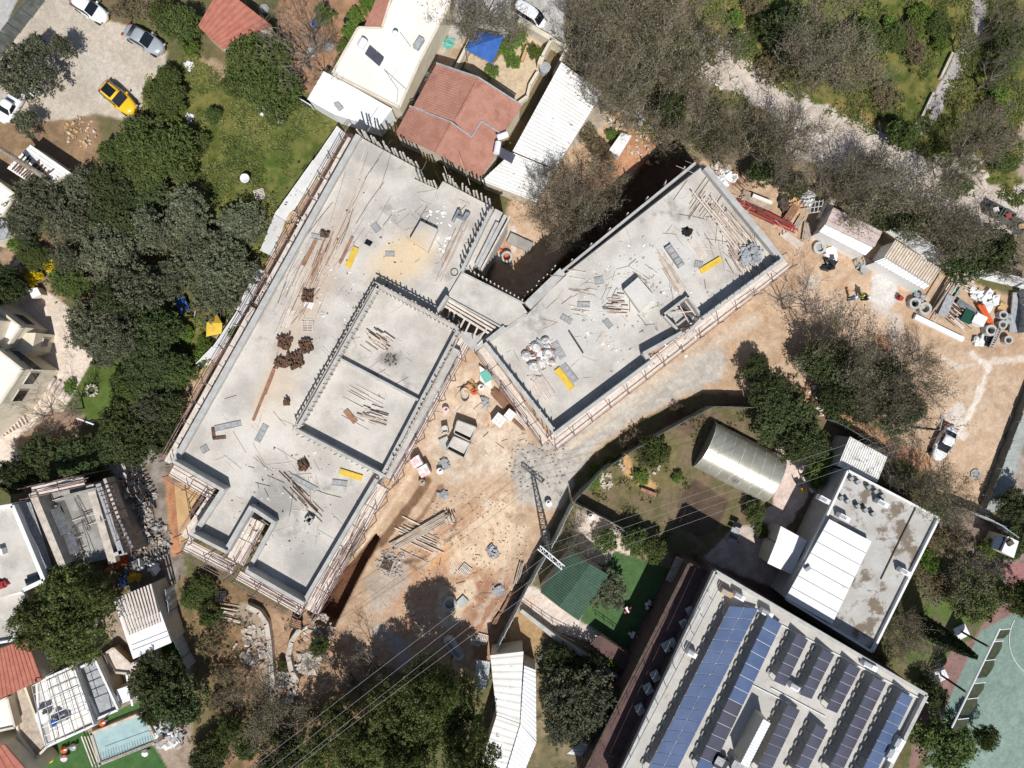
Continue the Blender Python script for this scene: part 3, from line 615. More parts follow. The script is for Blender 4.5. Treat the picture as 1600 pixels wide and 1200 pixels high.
Y = [((544,418),(557,387),9,'upper yellow formwork board lying on the left slab'),((531,736),(566,747),9,'lower yellow formwork board lying next to the raised court'),((1094,424),(1126,405),9,'yellow formwork board lying across the right slab'),((870,576),(894,608),10,'yellow formwork board lying beside the white sacks')]
for p, q, w, l in Y:
    t = thing('formwork_board', l, 'board', P((p[0] + q[0]) / 2, (p[1] + q[1]) / 2, ZS), 'yellow formwork boards on the slabs'); a, b = P(*p, ZS), P(*q, ZS)
    MB().bar(a + Vector((0, 0, .08)), b + Vector((0, 0, .08)), w * .062, .1).build('board_face', M['yellow'], t)
    for s in (.2, .5, .8): c = a.lerp(b, s); d = (b - a).normalized(); n = Vector((-d.y, d.x, 0)) * w * .03; MB().bar(c - n, c + n, .08, .08).build('batten', M['wood'], t)
def fpanel(p, q, w, label, h=.12, z=ZS, m=None, ribs=4, group='grey formwork panels on the slabs'):
    a, b = P(*p, z), P(*q, z); t = thing('shuttering_board', label, 'board', (a + b) / 2, group, ((p[0] + q[0]) / 2, (p[1] + q[1]) / 2)); k = (H - z) / F; m = m or M['panel']
    MB().bar(a, b, w * k, h * .6).build('panel_sheet', m, t); m2 = m; d = (b - a); L = d.length; d /= L; n = Vector((-d.y, d.x, 0))
    for s in (-1, 1): MB().bar(a + n * s * w * k * .46 + Vector((0, 0, h * .6)), b + n * s * w * k * .46 + Vector((0, 0, h * .6)), .06, h * .25).build('frame_rail', M['cdark'], t)
    for i in range(ribs): c = a.lerp(b, (i + .5) / ribs) + Vector((0, 0, h * .6)); MB().bar(c - n * w * k * .44, c + n * w * k * .44, .05, h * .15).build('rib', M['cdark'], t)
for p, q, w, s in [((627,504),(635,543),10,'on the raised slab, ribbed and tall'),((515,634),(542,668),9,'on the lower court, left of the planks'),((569,667),(603,666),9,'on the lower court, under the plank heap'),((336,670),(377,661),9,'near the left edge, above the brown angle piece'),((402,690),(416,664),10,'near the middle of the left slab, leaning up'),((519,753),(543,756),9,'below the lower yellow board'),((457,745),(495,765),8,'faded, right of the small rusty bundle'),((315,705),(325,699),11,'small square, near the lower left corner'),((1042,385),(1064,417),11,'with a black end, left of the right yellow board'),((866,535),(880,560),11,'above the yellow board beside the white sacks'),((880,570),(900,596),10,'long, right of the yellow board by the white sacks'),((929,440),(943,437),12,'small, upper middle of the right slab'),((902,476),(922,476),9,'small, middle of the right slab'),((877,494),(893,504),9,'small faded, lower middle of the right slab'),((1085,412),(1098,414),10,'small, left end of the right yellow board'),((602,397),(617,397),8,'small, below the dark slab opening'),((583,350),(592,362),11,'small rounded, above the dark slab opening'),((486,368),(512,374),8,'faint, beside the upper rusty bundle'),((945,500),(955,512),9,'tiny, below the skylight box')]:
    fpanel(p, q, w, 'grey formwork panel ' + s, h=.5 if 'black end' in s else .12)
# rusty formwork crates / bundles
def rustbundle(c, sx, sy, ang, label, h=.5, white=False):
    t = thing('rusty_bundle', label, 'steel bundle', P(*c, ZS), 'rusty steel bundles on the left slab', c); k = .062; a = math.radians(-ang)
    for i in range(int(sy / 2.0)):
        v = ((i + .5) / int(sy / 2.0) - .5) * sy * k
        o = inst('steel_channel', stick_me[3], t, (-math.sin(a) * v, math.cos(a) * v, rnd.uniform(.0, .1)), rz=a + rnd.uniform(-.04, .04), sc=(sx * k * rnd.uniform(.85, 1.05), 1.6, 1.6))
    for i in range(5):
        u = ((i + .5) / 5 - .5) * sx * k; inst('steel_channel', stick_me[3], t, (math.cos(a) * u, math.sin(a) * u, .2 + rnd.uniform(0, .12)), rz=a + math.pi / 2 + rnd.uniform(-.08, .08), sc=(sy * k * .98, 1.5, 1.6))
    for i in range(int(sx * sy / 22)):
        inst('clamp', stick_me[3], t, (rnd.uniform(-.5, .5) * sx * k, rnd.uniform(-.5, .5) * sy * k, .3 + rnd.random() * .15), rz=rnd.random() * 3, sc=(.35, 2, 1.5))
    return t
for a in [((446,535),20,20,20,'square rusty steel bundle, upper left of the rusty cluster'),((479,541),19,20,-25,'square rusty steel bundle, upper right of the rusty cluster'),((462,563),24,24,-25,'largest rusty steel bundle, at the bottom of the cluster'),((440,567),18,14,10,'low scattered rusty bundle, lower left of the cluster'),((482,463),17,18,5,'rusty steel bundle with a white sheet beside it, above the cluster'),((508,367),14,9,10,'small rusty bundle high on the left slab'),((475,726),15,15,-30,'small rusty bundle low on the left slab'),((449,629),9,9,0,'little rusty heap between the court and the long brown beam')]:
    rustbundle(*a)
lie('sheet_metal', 'white sheet lying below the rusty bundle on the left slab', 'sheet', (476,473), (489,478), 11, .04, ZS, M['whiteclean'])
lie('timber_beam', 'long orange-brown beam slanting across the left slab', 'beam', (429,575), (396,657), 4, .15, ZS, M['brownwood'])
lie('timber_beam', 'orange-brown beam high on the left slab', 'beam', (495,373), (474,415), 5, .15, ZS, M['brownwood'])
lie('timber_beam', 'thin dark brown beam left of the upper yellow board', 'beam', (551,370), (531,412), 4, .12, ZS, M['brownwood'])
lie('timber_beam', 'brown board leaning at the edge below the long brown beam', 'beam', (428,579), (414,616), 5, .1, ZS, M['brownwood'])
lie('angle_piece', 'upper arm of the brown angle piece near the left edge', 'beam', (333,668), (335,684), 5, .12, ZS, M['rust']); lie('angle_piece', 'lower arm of the brown angle piece near the left edge', 'beam', (333,685), (353,683), 5, .12, ZS, M['rust'])
lie('shuttering_board', 'reddish brown panel between grey panel and planks on the lower court', 'panel', (540,641), (556,660), 9, .1, 7.5, M['brownwood'])
lie('pipe', 'thin dark pipe with black shadow on the right slab', 'pipe', (889,518), (911,552), 2, .25, ZS, M['dark'])
pile('plank_pile', 'heap of pale planks on the upper part of the raised slab', (591,532), 17, 34, 35, .9, 1.5, 7.5)
pile('plank_pile', 'tight heap of pale planks on the lower court', (582,650), 17, 46, 18, .45, 1.2, 7.5, rr=11)
pile('plank_pile', 'fan of long thin boards between the court and the bright hatch', (706,390), 26, 18, 115, .1, 5.5, w=.6, rr=12, zmax=.15)
pile('plank_pile', 'biggest scatter of pale timber at the upper right of the right slab', (1135,352), 46, 95, 50, .32, 3.2, rr=14, zmax=.7)
pile('plank_pile', 'crossed sticks at the lower end of the big timber scatter', (1160,400), 30, 46, 60, .8, 2.0, rr=22, zmax=.6)
pile('plank_pile', 'small heap of sticks beside the skylight box', (965,478), 18, 28, 5, .6, 1.1)
pile('plank_pile', 'thin boards spread along the top corner of the right slab', (1092,318), 34, 20, -55, .5, 2.5, zmax=.15, w=.6)
pile('plank_pile', 'loose boards in the middle of the right slab', (905,462), 46, 16, 10, 1.2, 1.5, zmax=.08, w=.4)
pile('plank_pile', 'small sticks below the skylight box', (1005,440), 26, 18, 30, 1.0, .9, zmax=.12, w=.7)
pile('plank_pile', 'loose sticks and pipes along the upper left of the left slab', (500,400), 34, 30, 110, .25, 2.4, zmax=.12, w=.5, rr=10, kinds=(1, 2, 3))
pile('plank_pile', 'loose pipes in the middle of the left slab', (480,440), 60, 26, 115, .15, 4.5, zmax=.1, w=.4, rr=30, kinds=(1, 0, 2))
pile('plank_pile', 'loose sticks on the lower part of the left slab', (470,770), 40, 16, 45, .2, 2.4, zmax=.1, w=.6, rr=14, kinds=(1, 3))
pile('plank_pile', 'thin boards scattered on the raised slab', (560,620), 26, 8, 28, .1, 3.4, 7.5, zmax=.08, w=.5)
pile('plank_pile', 'loose timbers on the lower right corner of the right slab', (1050,430), 22, 20, 60, .12, 4.5, zmax=.15, w=.8, rr=10)
stack('plank_stack', 'wide pale plank stack at the lower left of the right slab', (838,590), (860,622), 20, 3)
stack('plank_stack', 'shorter pale plank stack left of the wide one', (830,588), (842,612), 12, 2)
stack('plank_stack', 'faint plank bundle with a dark knot in the middle of the right slab', (1078,372), (1100,402), 12, 2)
stack('plank_stack', 'three pale boards side by side left of the rusty cluster', (447,508), (456,482), 11, 1)
stack('plank_stack', 'pale boards beside the rusty cluster', (482,498), (482,509), 14, 1, ragged=.05)
stack('plank_stack', 'small ochre boards near the middle of the right slab', (934,540), (945,522), 10, 1)
# white sacks and coils
sack_me = unit_mesh('sack', lambda mb: mb.lathe((0, 0, 0), [(.38, 0), (.5, .15), (.52, .35), (.3, .55), (.33, .6), (.08, .62)], 9), M['white'])
sack_t = mat('sack_cloth', (225,222,218), (170,165,160), sc=3, bump=.6, bsc=6, fine=.15)
sack_me.materials[0] = sack_t
for i, (x, y, s, l) in enumerate([(822,556,1.0,'leftmost'),(838,543,1.15,'upper'),(852,532,.85,'topmost'),(856,552,1.0,'right-hand'),(846,566,1.0,'middle'),(834,572,1.1,'lower left'),(862,566,.8,'small right-hand')]):
    o = inst('sack', sack_me, None, P(x, y, ZS), rz=rnd.random() * 3, sc=(s, s * rnd.uniform(.7, 1), s * .8)); tag(o, l + ' bulky white sack in the cluster on the right slab', 'sack', 'white sacks on the right slab')
def heap(name, label, cat, c, r, n, z, m, size=.3, zmax=.5, group=None, kind='cube'):
    """heap of irregular lumps, one object (nobody could count them)"""
    mbx = MB(); k = (H - z) / F
    for i in range(n):
        t = rnd.random() * 6.28; q = math.sqrt(rnd.random()) * r * k; s = size * rnd.uniform(.4, 1.2)
        mbx.box((q * math.cos(t), q * math.sin(t), zmax * (1 - q / (r * k)) * rnd.random()), (s, s * rnd.uniform(.4, 1), s * rnd.uniform(.3, .7)), rnd.random() * 3, tilt=rnd.uniform(-.6, .6), mi=rnd.randrange(len(m)) if isinstance(m, list) else 0)
        mbx.v[-8:] = [(v[0] + rnd.uniform(-.3, .3) * s, v[1] + rnd.uniform(-.3, .3) * s, v[2] + rnd.uniform(-.15, .15) * s) for v in mbx.v[-8:]]
    o = mbx.build(name, m, loc=(0, 0, 0)); o.location = P(*c, z); tag(o, label, cat, group, c); o['kind'] = 'stuff'; return o
heap('debris', 'crumpled white bags and cloths among the white sacks', 'debris', (845,556), 22, 110, ZS, [M['white'], M['panel'], M['brownwood']], .5, .45)
heap('debris', 'white rags and offcuts strewn around the bright hatch', 'debris', (690,360), 38, 50, ZS, M['whiteclean'], .25, .05)
heap('debris', 'pale scraps strewn over the middle of the right slab', 'debris', (1000,480), 110, 150, ZS, [M['whiteclean'], M['wood2'], M['panel']], .2, .05)
heap('debris', 'small scraps strewn over the left slab', 'debris', (520,400), 130, 150, ZS, [M['wood2'], M['dark'], M['whiteclean']], .16, .04)
heap('debris', 'small scraps strewn over the lower end of the left slab', 'debris', (450,780), 90, 80, ZS, [M['wood2'], M['dark'], M['whiteclean']], .16, .04)
heap('debris', 'crumbs and offcuts beside the skylight box', 'debris', (1010,450), 24, 60, ZS, [M['wood2'], M['whiteclean']], .22, .1)
heap('debris', 'crumpled grey sheeting on the big timber scatter', 'debris', (1173,398), 16, 70, ZS + .5, M['panel'], .5, .4)
heap('debris', 'dark knot of cloth on the right slab beside faint boards', 'debris', (1073,363), 6, 24, ZS, M['black'], .35, .7)
heap('debris', 'dark scorched crumbs on the raised slab', 'debris', (611,562), 10, 40, 7.5, M['dark'], .14, .05)
# thin laths, wires and dragged lines: far too many to count
def laths(label, c, rx, ry, ang, n, z, L, m, seed, sp=.12):
    r_ = random.Random(seed); mbx = MB(); k = (H - z) / F; ca, sa = math.cos(math.radians(ang)), -math.sin(math.radians(ang))
    for i in range(n):
        u, v = r_.gauss(0, .5) * rx * k, r_.gauss(0, .5) * ry * k; x, y = u * ca - v * sa, u * sa + v * ca; a = math.radians(-ang) + r_.gauss(0, sp); l = L * r_.uniform(.2, 1.2); w = r_.choice([.018, .022, .03, .045])
        d = Vector((math.cos(a), math.sin(a), 0)) * l / 2; p0 = Vector((x, y, .01)); bend = Vector((-d.y, d.x, 0)) * r_.uniform(-.06, .06)
        mi = r_.randrange(len(m)); mbx.bar(p0 - d, p0 + bend, w, w * .7, mi); mbx.bar(p0 + bend, p0 + d, w, w * .7, mi)
    o = mbx.build('laths', m, loc=(0, 0, 0)); o.location = P(*c, z); tag(o, label, 'laths and wires', None, c); o['kind'] = 'stuff'
LM_ = [M['wood'], M['wood2'], M['dark'], M['studwood'], M['rust']]
laths('thin laths and wires strewn lengthwise along the upper left slab', (505,400), 190, 60, 117, 100, ZS, 4.2, LM_, 1)
laths('thin laths and wires strewn over the lower left slab', (430,740), 110, 60, 40, 60, ZS, 2.6, LM_, 2, .5)
laths('thin laths and wires strewn over the right part of the left slab', (670,330), 90, 60, 110, 60, ZS, 1.6, LM_, 3, .8)
laths('thin laths and offcuts strewn over the right slab', (960,470), 190, 90, -30, 110, ZS, 1.3, LM_, 4, .9)
laths('thin laths strewn over the timber corner of the right slab', (1130,350), 90, 60, 55, 80, ZS, 2.4, LM_, 5, .5)
laths('thin laths and wires on the raised slab', (590,560), 90, 60, 20, 40, 7.5, 1.6, LM_, 6, .8)
laths('laths, wires and offcuts strewn about the upper dirt yard', (745,640), 90, 90, 30, 60, 0, 1.0, LM_, 7, 1.5)
laths('laths and offcuts strewn about the lower dirt yard', (720,900), 120, 120, 30, 60, 0, .9, LM_, 8, 1.5)
# bent steel props on the left slab
t = thing('steel_prop', 'dark folded steel frame right of the bright hatch', 'steel frame', P(716,338,ZS))
for p, q in [((708,347),(718,328)),((718,328),(722,342)),((722,342),(712,338)),((726,344),(734,332)),((723,345),(731,331))]: MB().bar(P(*p, ZS), P(*q, ZS + .3), .22, .3).build('frame_member', M['steel'], t)
t = thing('hose_coil', 'small dark hose coil by the right edge of the left slab', 'hose coil', P(710,425,ZS)); 
for i in range(10): a = i * .628; MB().tube(P(710,425,ZS + .05) + Vector((.35 * math.cos(a), .35 * math.sin(a), 0)), P(710,425,ZS + .05) + Vector((.35 * math.cos(a + .63), .35 * math.sin(a + .63), 0)), .04, 5).build('hose_turn', M['black'], t)
# ------------------------------------------------------------------ trees and shrubs
def leafmat(name, c1, c2, rough=.7, trans=.25):
    m = bpy.data.materials.new(name); m.use_nodes = True; nt = m.node_tree; N, L = nt.nodes, nt.links; b = N["Principled BSDF"]
    at = N.new("ShaderNodeAttribute"); at.attribute_name = 'tint'
    oi = N.new("ShaderNodeObjectInfo")
    mx = N.new("ShaderNodeMix"); mx.data_type = 'RGBA'; mx.inputs[6].default_value = (*[lin(v) for v in c1], 1); mx.inputs[7].default_value = (*[lin(v) for v in c2], 1); L.new(at.outputs['Fac'], mx.inputs[0])
    hs = N.new("ShaderNodeHueSaturation"); mr = N.new("ShaderNodeMapRange"); mr.inputs['To Min'].default_value = .8; mr.inputs['To Max'].default_value = 1.22
    L.new(oi.outputs['Random'], mr.inputs['Value']); L.new(mr.outputs[0], hs.inputs['Value']); L.new(mx.outputs[2], hs.inputs['Color'])
    mr2 = N.new("ShaderNodeMapRange"); mr2.inputs['To Min'].default_value = .485; mr2.inputs['To Max'].default_value = .515; L.new(oi.outputs['Random'], mr2.inputs['Value']); L.new(mr2.outputs[0], hs.inputs['Hue'])
    L.new(hs.outputs[0], b.inputs['Base Color']); b.inputs['Roughness'].default_value = rough; b.inputs['Specular IOR Level'].default_value = .25
    tr = N.new("ShaderNodeBsdfTranslucent"); L.new(hs.outputs[0], tr.inputs['Color']); ms = N.new("ShaderNodeMixShader"); ms.inputs[0].default_value = trans
    L.new(b.outputs[0], ms.inputs[1]); L.new(tr.outputs[0], ms.inputs[2]); L.new(ms.outputs[0], N["Material Output"].inputs['Surface'])
    return m
LEAF = {
 'green': leafmat('green_leaves', (66,82,42), (112,124,68)), 'dark': leafmat('dark_leaves', (62,74,44), (92,102,62)), 'olive': leafmat('olive_leaves', (74,80,60), (128,130,104)),
 'pine': leafmat('pine_needles', (70,84,42), (126,132,78)), 'bright': leafmat('bright_leaves', (80,106,42), (128,148,70)), 'brown': leafmat('dry_leaves', (108,96,74), (142,130,100)),
 'bare': leafmat('twiggy_leaves', (104,100,74), (146,138,112)), 'yellow': leafmat('yellow_flowers', (205,175,30), (225,200,40)), 'cypress': leafmat('cypress_leaves', (48,62,36), (78,92,54)), 'grassy': leafmat('grass_blades', (84,100,48), (140,140,84))}
def make_tris(cent, size, rs, flat=.5, long=1.0):
    """one small bent leaf card (2 tris) per centre"""
    n = len(cent); u = rs.normal(size=(n, 3)); u[:, 2] *= flat; u /= np.linalg.norm(u, axis=1)[:, None]
    w = rs.normal(size=(n, 3)); w[:, 2] *= flat; w -= (w * u).sum(1)[:, None] * u; w /= np.linalg.norm(w, axis=1)[:, None]
    s = size * rs.uniform(.55, 1.35, (n, 1)); a = u * s * long; b = w * s * .5
    V = np.stack([cent - a, cent - b + a * .1, cent + a, cent + b + a * .1], 1).reshape(-1, 3)
    Fx = (np.arange(n) * 4)[:, None] + np.array([0, 1, 2, 3])[None]
    return V, Fx
def npmesh(name, V, Fx, m, tint=None):
    me = bpy.data.meshes.new(name); k = Fx.shape[1]; me.vertices.add(len(V)); me.vertices.foreach_set('co', V.astype(np.float32).ravel())
    me.loops.add(Fx.size); me.loops.foreach_set('vertex_index', Fx.astype(np.int32).ravel()); me.polygons.add(len(Fx)); me.polygons.foreach_set('loop_start', np.arange(0, Fx.size, k, dtype=np.int32))
    me.update(calc_edges=True)
    if tint is not None:
        at = me.attributes.new('tint', 'FLOAT', 'POINT'); at.data.foreach_set('value', tint.astype(np.float32))
    me.materials.append(m); return me
def crown_mesh(kind, seed, R, Hc, zb, nlobe, nleaf, leaf, holes=.0, ragged=.35, inner=.25):
    """crown built of lobes; each lobe a shell of leaf clumps"""
    rs = np.random.RandomState(seed); cs = []
    for i in range(nlobe):
        a = rs.uniform(0, 2 * math.pi); q = math.sqrt(rs.uniform(0, 1)) * R * .72; r = R * rs.uniform(.22, .46)
        top = zb + Hc * (1 - .75 * (q / R) ** 2) * rs.uniform(.72, 1.0)
        cs.append((q * math.cos(a), q * math.sin(a), max(zb * .8, top - r * .6), r))
    cs = np.array(cs); tot = (cs[:, 3] ** 2).sum(); C_, T_ = [], []
    for x, y, z, r in cs:
        n = int(nleaf * r * r / tot); ncl = max(6, int(n / 20))
        d = rs.normal(size=(ncl, 3)); d[:, 2] = np.abs(d[:, 2]) * .9 - .25; d /= np.linalg.norm(d, axis=1)[:, None]
        rad = r * (1 - inner * rs.uniform(0, 1, (ncl, 1)) ** 2) * (1 + ragged * (rs.uniform(0, 1, (ncl, 1)) - .5))
        cc = np.array([x, y, z]) + d * rad * np.array([1, 1, .8]); tt = rs.uniform(0, 1, ncl)
        idx = rs.randint(0, ncl, n); C_.append(cc[idx] + rs.normal(size=(n, 3)) * leaf * 1.1); T_.append(np.clip(tt[idx] * .75 + rs.uniform(0, .25, n), 0, 1))
    Cc = np.concatenate(C_); Tt = np.concatenate(T_)
    V, Fx = make_tris(Cc, leaf, rs, .6); return npmesh('crown', V, Fx, LEAF[kind], np.repeat(Tt, 4))
def limb_mesh(seed, R, Hh, m, twigs=0, nl=7, tw=.02, name='trunk', tr=.22, up=.45):
    rs = random.Random(seed); mb = MB(); mb.tube((0, 0, -.3), (rs.uniform(-.1, .1), rs.uniform(-.1, .1), Hh * .35), tr, 7, tr * .8); ends = []
    for i in range(nl):
        a = i * 6.283 / nl + rs.uniform(-.4, .4); p = Vector((0, 0, Hh * rs.uniform(.22, .38))); r = tr * .5; dirv = Vector((math.cos(a), math.sin(a), up * 1.4)).normalized()
        segs = 4
        for s in range(segs):
            q = p + dirv * R * .27 * rs.uniform(.8, 1.2); mb.tube(p, q, r, 4, r * .65, cap=False); r *= .65
            if s >= 1 or rs.random() < .5: ends.append((q, dirv.copy(), r))
            dirv = (dirv + Vector((rs.uniform(-.5, .5), rs.uniform(-.5, .5), rs.uniform(-.25, .3)))).normalized(); p = q
            ends.append((p, dirv.copy(), r))
    for i in range(twigs):
        p, d, r = rs.choice(ends); d = (d + Vector((rs.uniform(-1.2, 1.2), rs.uniform(-1.2, 1.2), rs.uniform(-.2, .8)))).normalized(); L = R * rs.uniform(.12, .3)
        rr = max(tw, r * .35)
        for s in range(2):
            q = p + d * L; mb.tube(p, q, rr, 3, rr * .55, cap=False)
            if s == 0 and len(ends) < 900: ends.append((q, d.copy(), rr * .6))
            p = q; rr *= .55; L *= .8; d = (d + Vector((rs.uniform(-.7, .7), rs.uniform(-.7, .7), rs.uniform(-.2, .4)))).normalized()
    me = bpy.data.meshes.new(name); me.from_pydata([tuple(v) for v in mb.v], [], mb.f); me.materials.append(m); me.update(); return me, ends
VAR = {}
def crown_variants(kind):
    out = []
    if kind in ('green', 'dark'): spec = [(3.2, 3.6, 1.4, 26, 9500, .15)] * 3
    elif kind == 'pine': spec = [(4.2, 4.5, 3.5, 34, 15000, .15)] * 2
    elif kind == 'olive': spec = [(3.2, 3.2, 1.6, 22, 8500, .13)] * 3
    elif kind == 'bright': spec = [(2.0, 1.8, .5, 14, 3600, .13)] * 2
    elif kind == 'brown': spec = [(2.6, 2.0, .8, 16, 3400, .11)] * 2
    elif kind == 'cypress': spec = [(1.0, 8.0, .5, 0, 5200, .16)]
    elif kind == 'yellow': spec = [(1.2, .9, .3, 8, 1500, .1)]
    elif kind == 'bare': spec = [(3.6, 3.2, 1.6, 30, n_, .11) for n_ in (3300, 2400, 3000, 1800)]
    elif kind == 'twigs': spec = [(3.2, 3, 1.4, 0, 0, .1)] * 2
    for i, (R, Hc, zb, nl, n, lf) in enumerate(spec):
        seed = 100 + i * 7 + len(kind)
        if kind == 'cypress':
            rs = np.random.RandomState(5); z = rs.uniform(.4, 9, n); a = rs.uniform(0, 6.28, n); r = np.clip(1.0 - (z / 9.6) ** 2.2, 0, 1) * rs.uniform(.7, 1.1, n)
            V, Fx = make_tris(np.stack([r * np.cos(a), r * np.sin(a), z], 1), lf, rs, 1.0); cm = npmesh('crown', V, Fx, LEAF['cypress'], np.repeat(rs.uniform(0, 1, n), 4)); tm, _ = limb_mesh(3, .4, 9, M['barkdark'], 0, 3)
            out.append((cm, tm, 1.0)); continue
        if kind in ('bare', 'twigs'):
            tm, ends = limb_mesh(seed, R * 1.05, 5.0, M['bark'], 620 if kind == 'bare' else 420, 8, .02, tr=.2, up=.35)
            rs = np.random.RandomState(seed)
            if n:
                E = np.array([tuple(e[0]) for e in ends]); ix = rs.randint(0, len(E), n); Cc = E[ix] + rs.normal(size=(n, 3)) * .28
                V, Fx = make_tris(Cc, lf, rs, .7); cm = npmesh('crown', V, Fx, LEAF['bare'], np.repeat(rs.uniform(0, 1, n), 4))
            else: cm = None
            out.append((cm, tm, R)); continue
        cm = crown_mesh(kind, seed, R, Hc, zb, nl, n, lf, inner=.25 if kind != 'olive' else .5, ragged=.5 if kind not in ('olive', 'brown') else .75)
        tm, _ = limb_mesh(seed, R * .8, zb + Hc * .7, M['barkdark'] if kind != 'olive' else M['bark'], 60 if kind in ('olive', 'brown') else 0, 6, .025)
        out.append((cm, tm, R))
    return out
ADJ = {'green': ('dense green', 'tree'), 'dark': ('dark green', 'tree'), 'olive': ('grey-green', 'tree'), 'pine': ('tall bright-tufted pine', 'tree'), 'bright': ('bright green', 'shrub'), 'brown': ('dry brownish', 'bush'), 'cypress': ('tall narrow dark cypress', 'tree'), 'yellow': ('yellow flowering', 'shrub'), 'bare': ('nearly leafless brown', 'tree'), 'twigs': ('bare branched', 'tree')}
TN = {'green': 'broadleaf_tree', 'dark': 'broadleaf_tree', 'olive': 'olive_tree', 'pine': 'pine_tree', 'bright': 'shrub', 'brown': 'dry_bush', 'cypress': 'cypress_tree', 'yellow': 'flowering_shrub', 'bare': 'leafless_tree', 'twigs': 'leafless_tree'}
def tree(px, py, r, kind, h=None, hz=None):
    """px,py crown centre and r crown radius in photograph px"""
    if kind not in VAR: VAR[kind] = crown_variants(kind)
    h = h or {'green': 4.5, 'dark': 4.5, 'olive': 4.5, 'pine': 9, 'bright': 1.6, 'brown': 2.0, 'cypress': 9, 'yellow': 1.1, 'bare': 5, 'twigs': 5}[kind]
    cm, tm, R = rnd.choice(VAR[kind]); zc = h * .55; p = P(px, py, zc); rw = r * (H - h * .8) / F
    s = rw / R; size = 'small ' if r < 22 else ('large ' if r > 50 else '')
    ad, cat = ADJ[kind]
    if kind in ('green', 'dark', 'olive') and r < 24: cat = 'bush'
    t = bpy.data.objects.new(TN[kind] if cat != 'bush' or kind == 'brown' else 'bush', None); C.objects.link(t)
    t.location = (p.x, p.y, gz(p.x, p.y)); t.rotation_euler = (0, 0, rnd.random() * 6.28)
    h0 = {'green': 5, 'dark': 5, 'olive': 4.8, 'pine': 8, 'bright': 2.3, 'brown': 2.8, 'cypress': 9, 'yellow': 1.2, 'bare': 4.2, 'twigs': 4.2}[kind]
    if kind == 'cypress': s = 1.0
    t.scale = (s, s, h / h0 * (rnd.uniform(.72, 1.25) if r > 24 else 1))
    tag(t, size + ad + ' ' + cat, cat, None, (px, py)); t['auto'] = 1
    if cm is not None: inst('crown' if cat == 'tree' else 'foliage', cm, t)
    inst('trunk', tm, t); return t
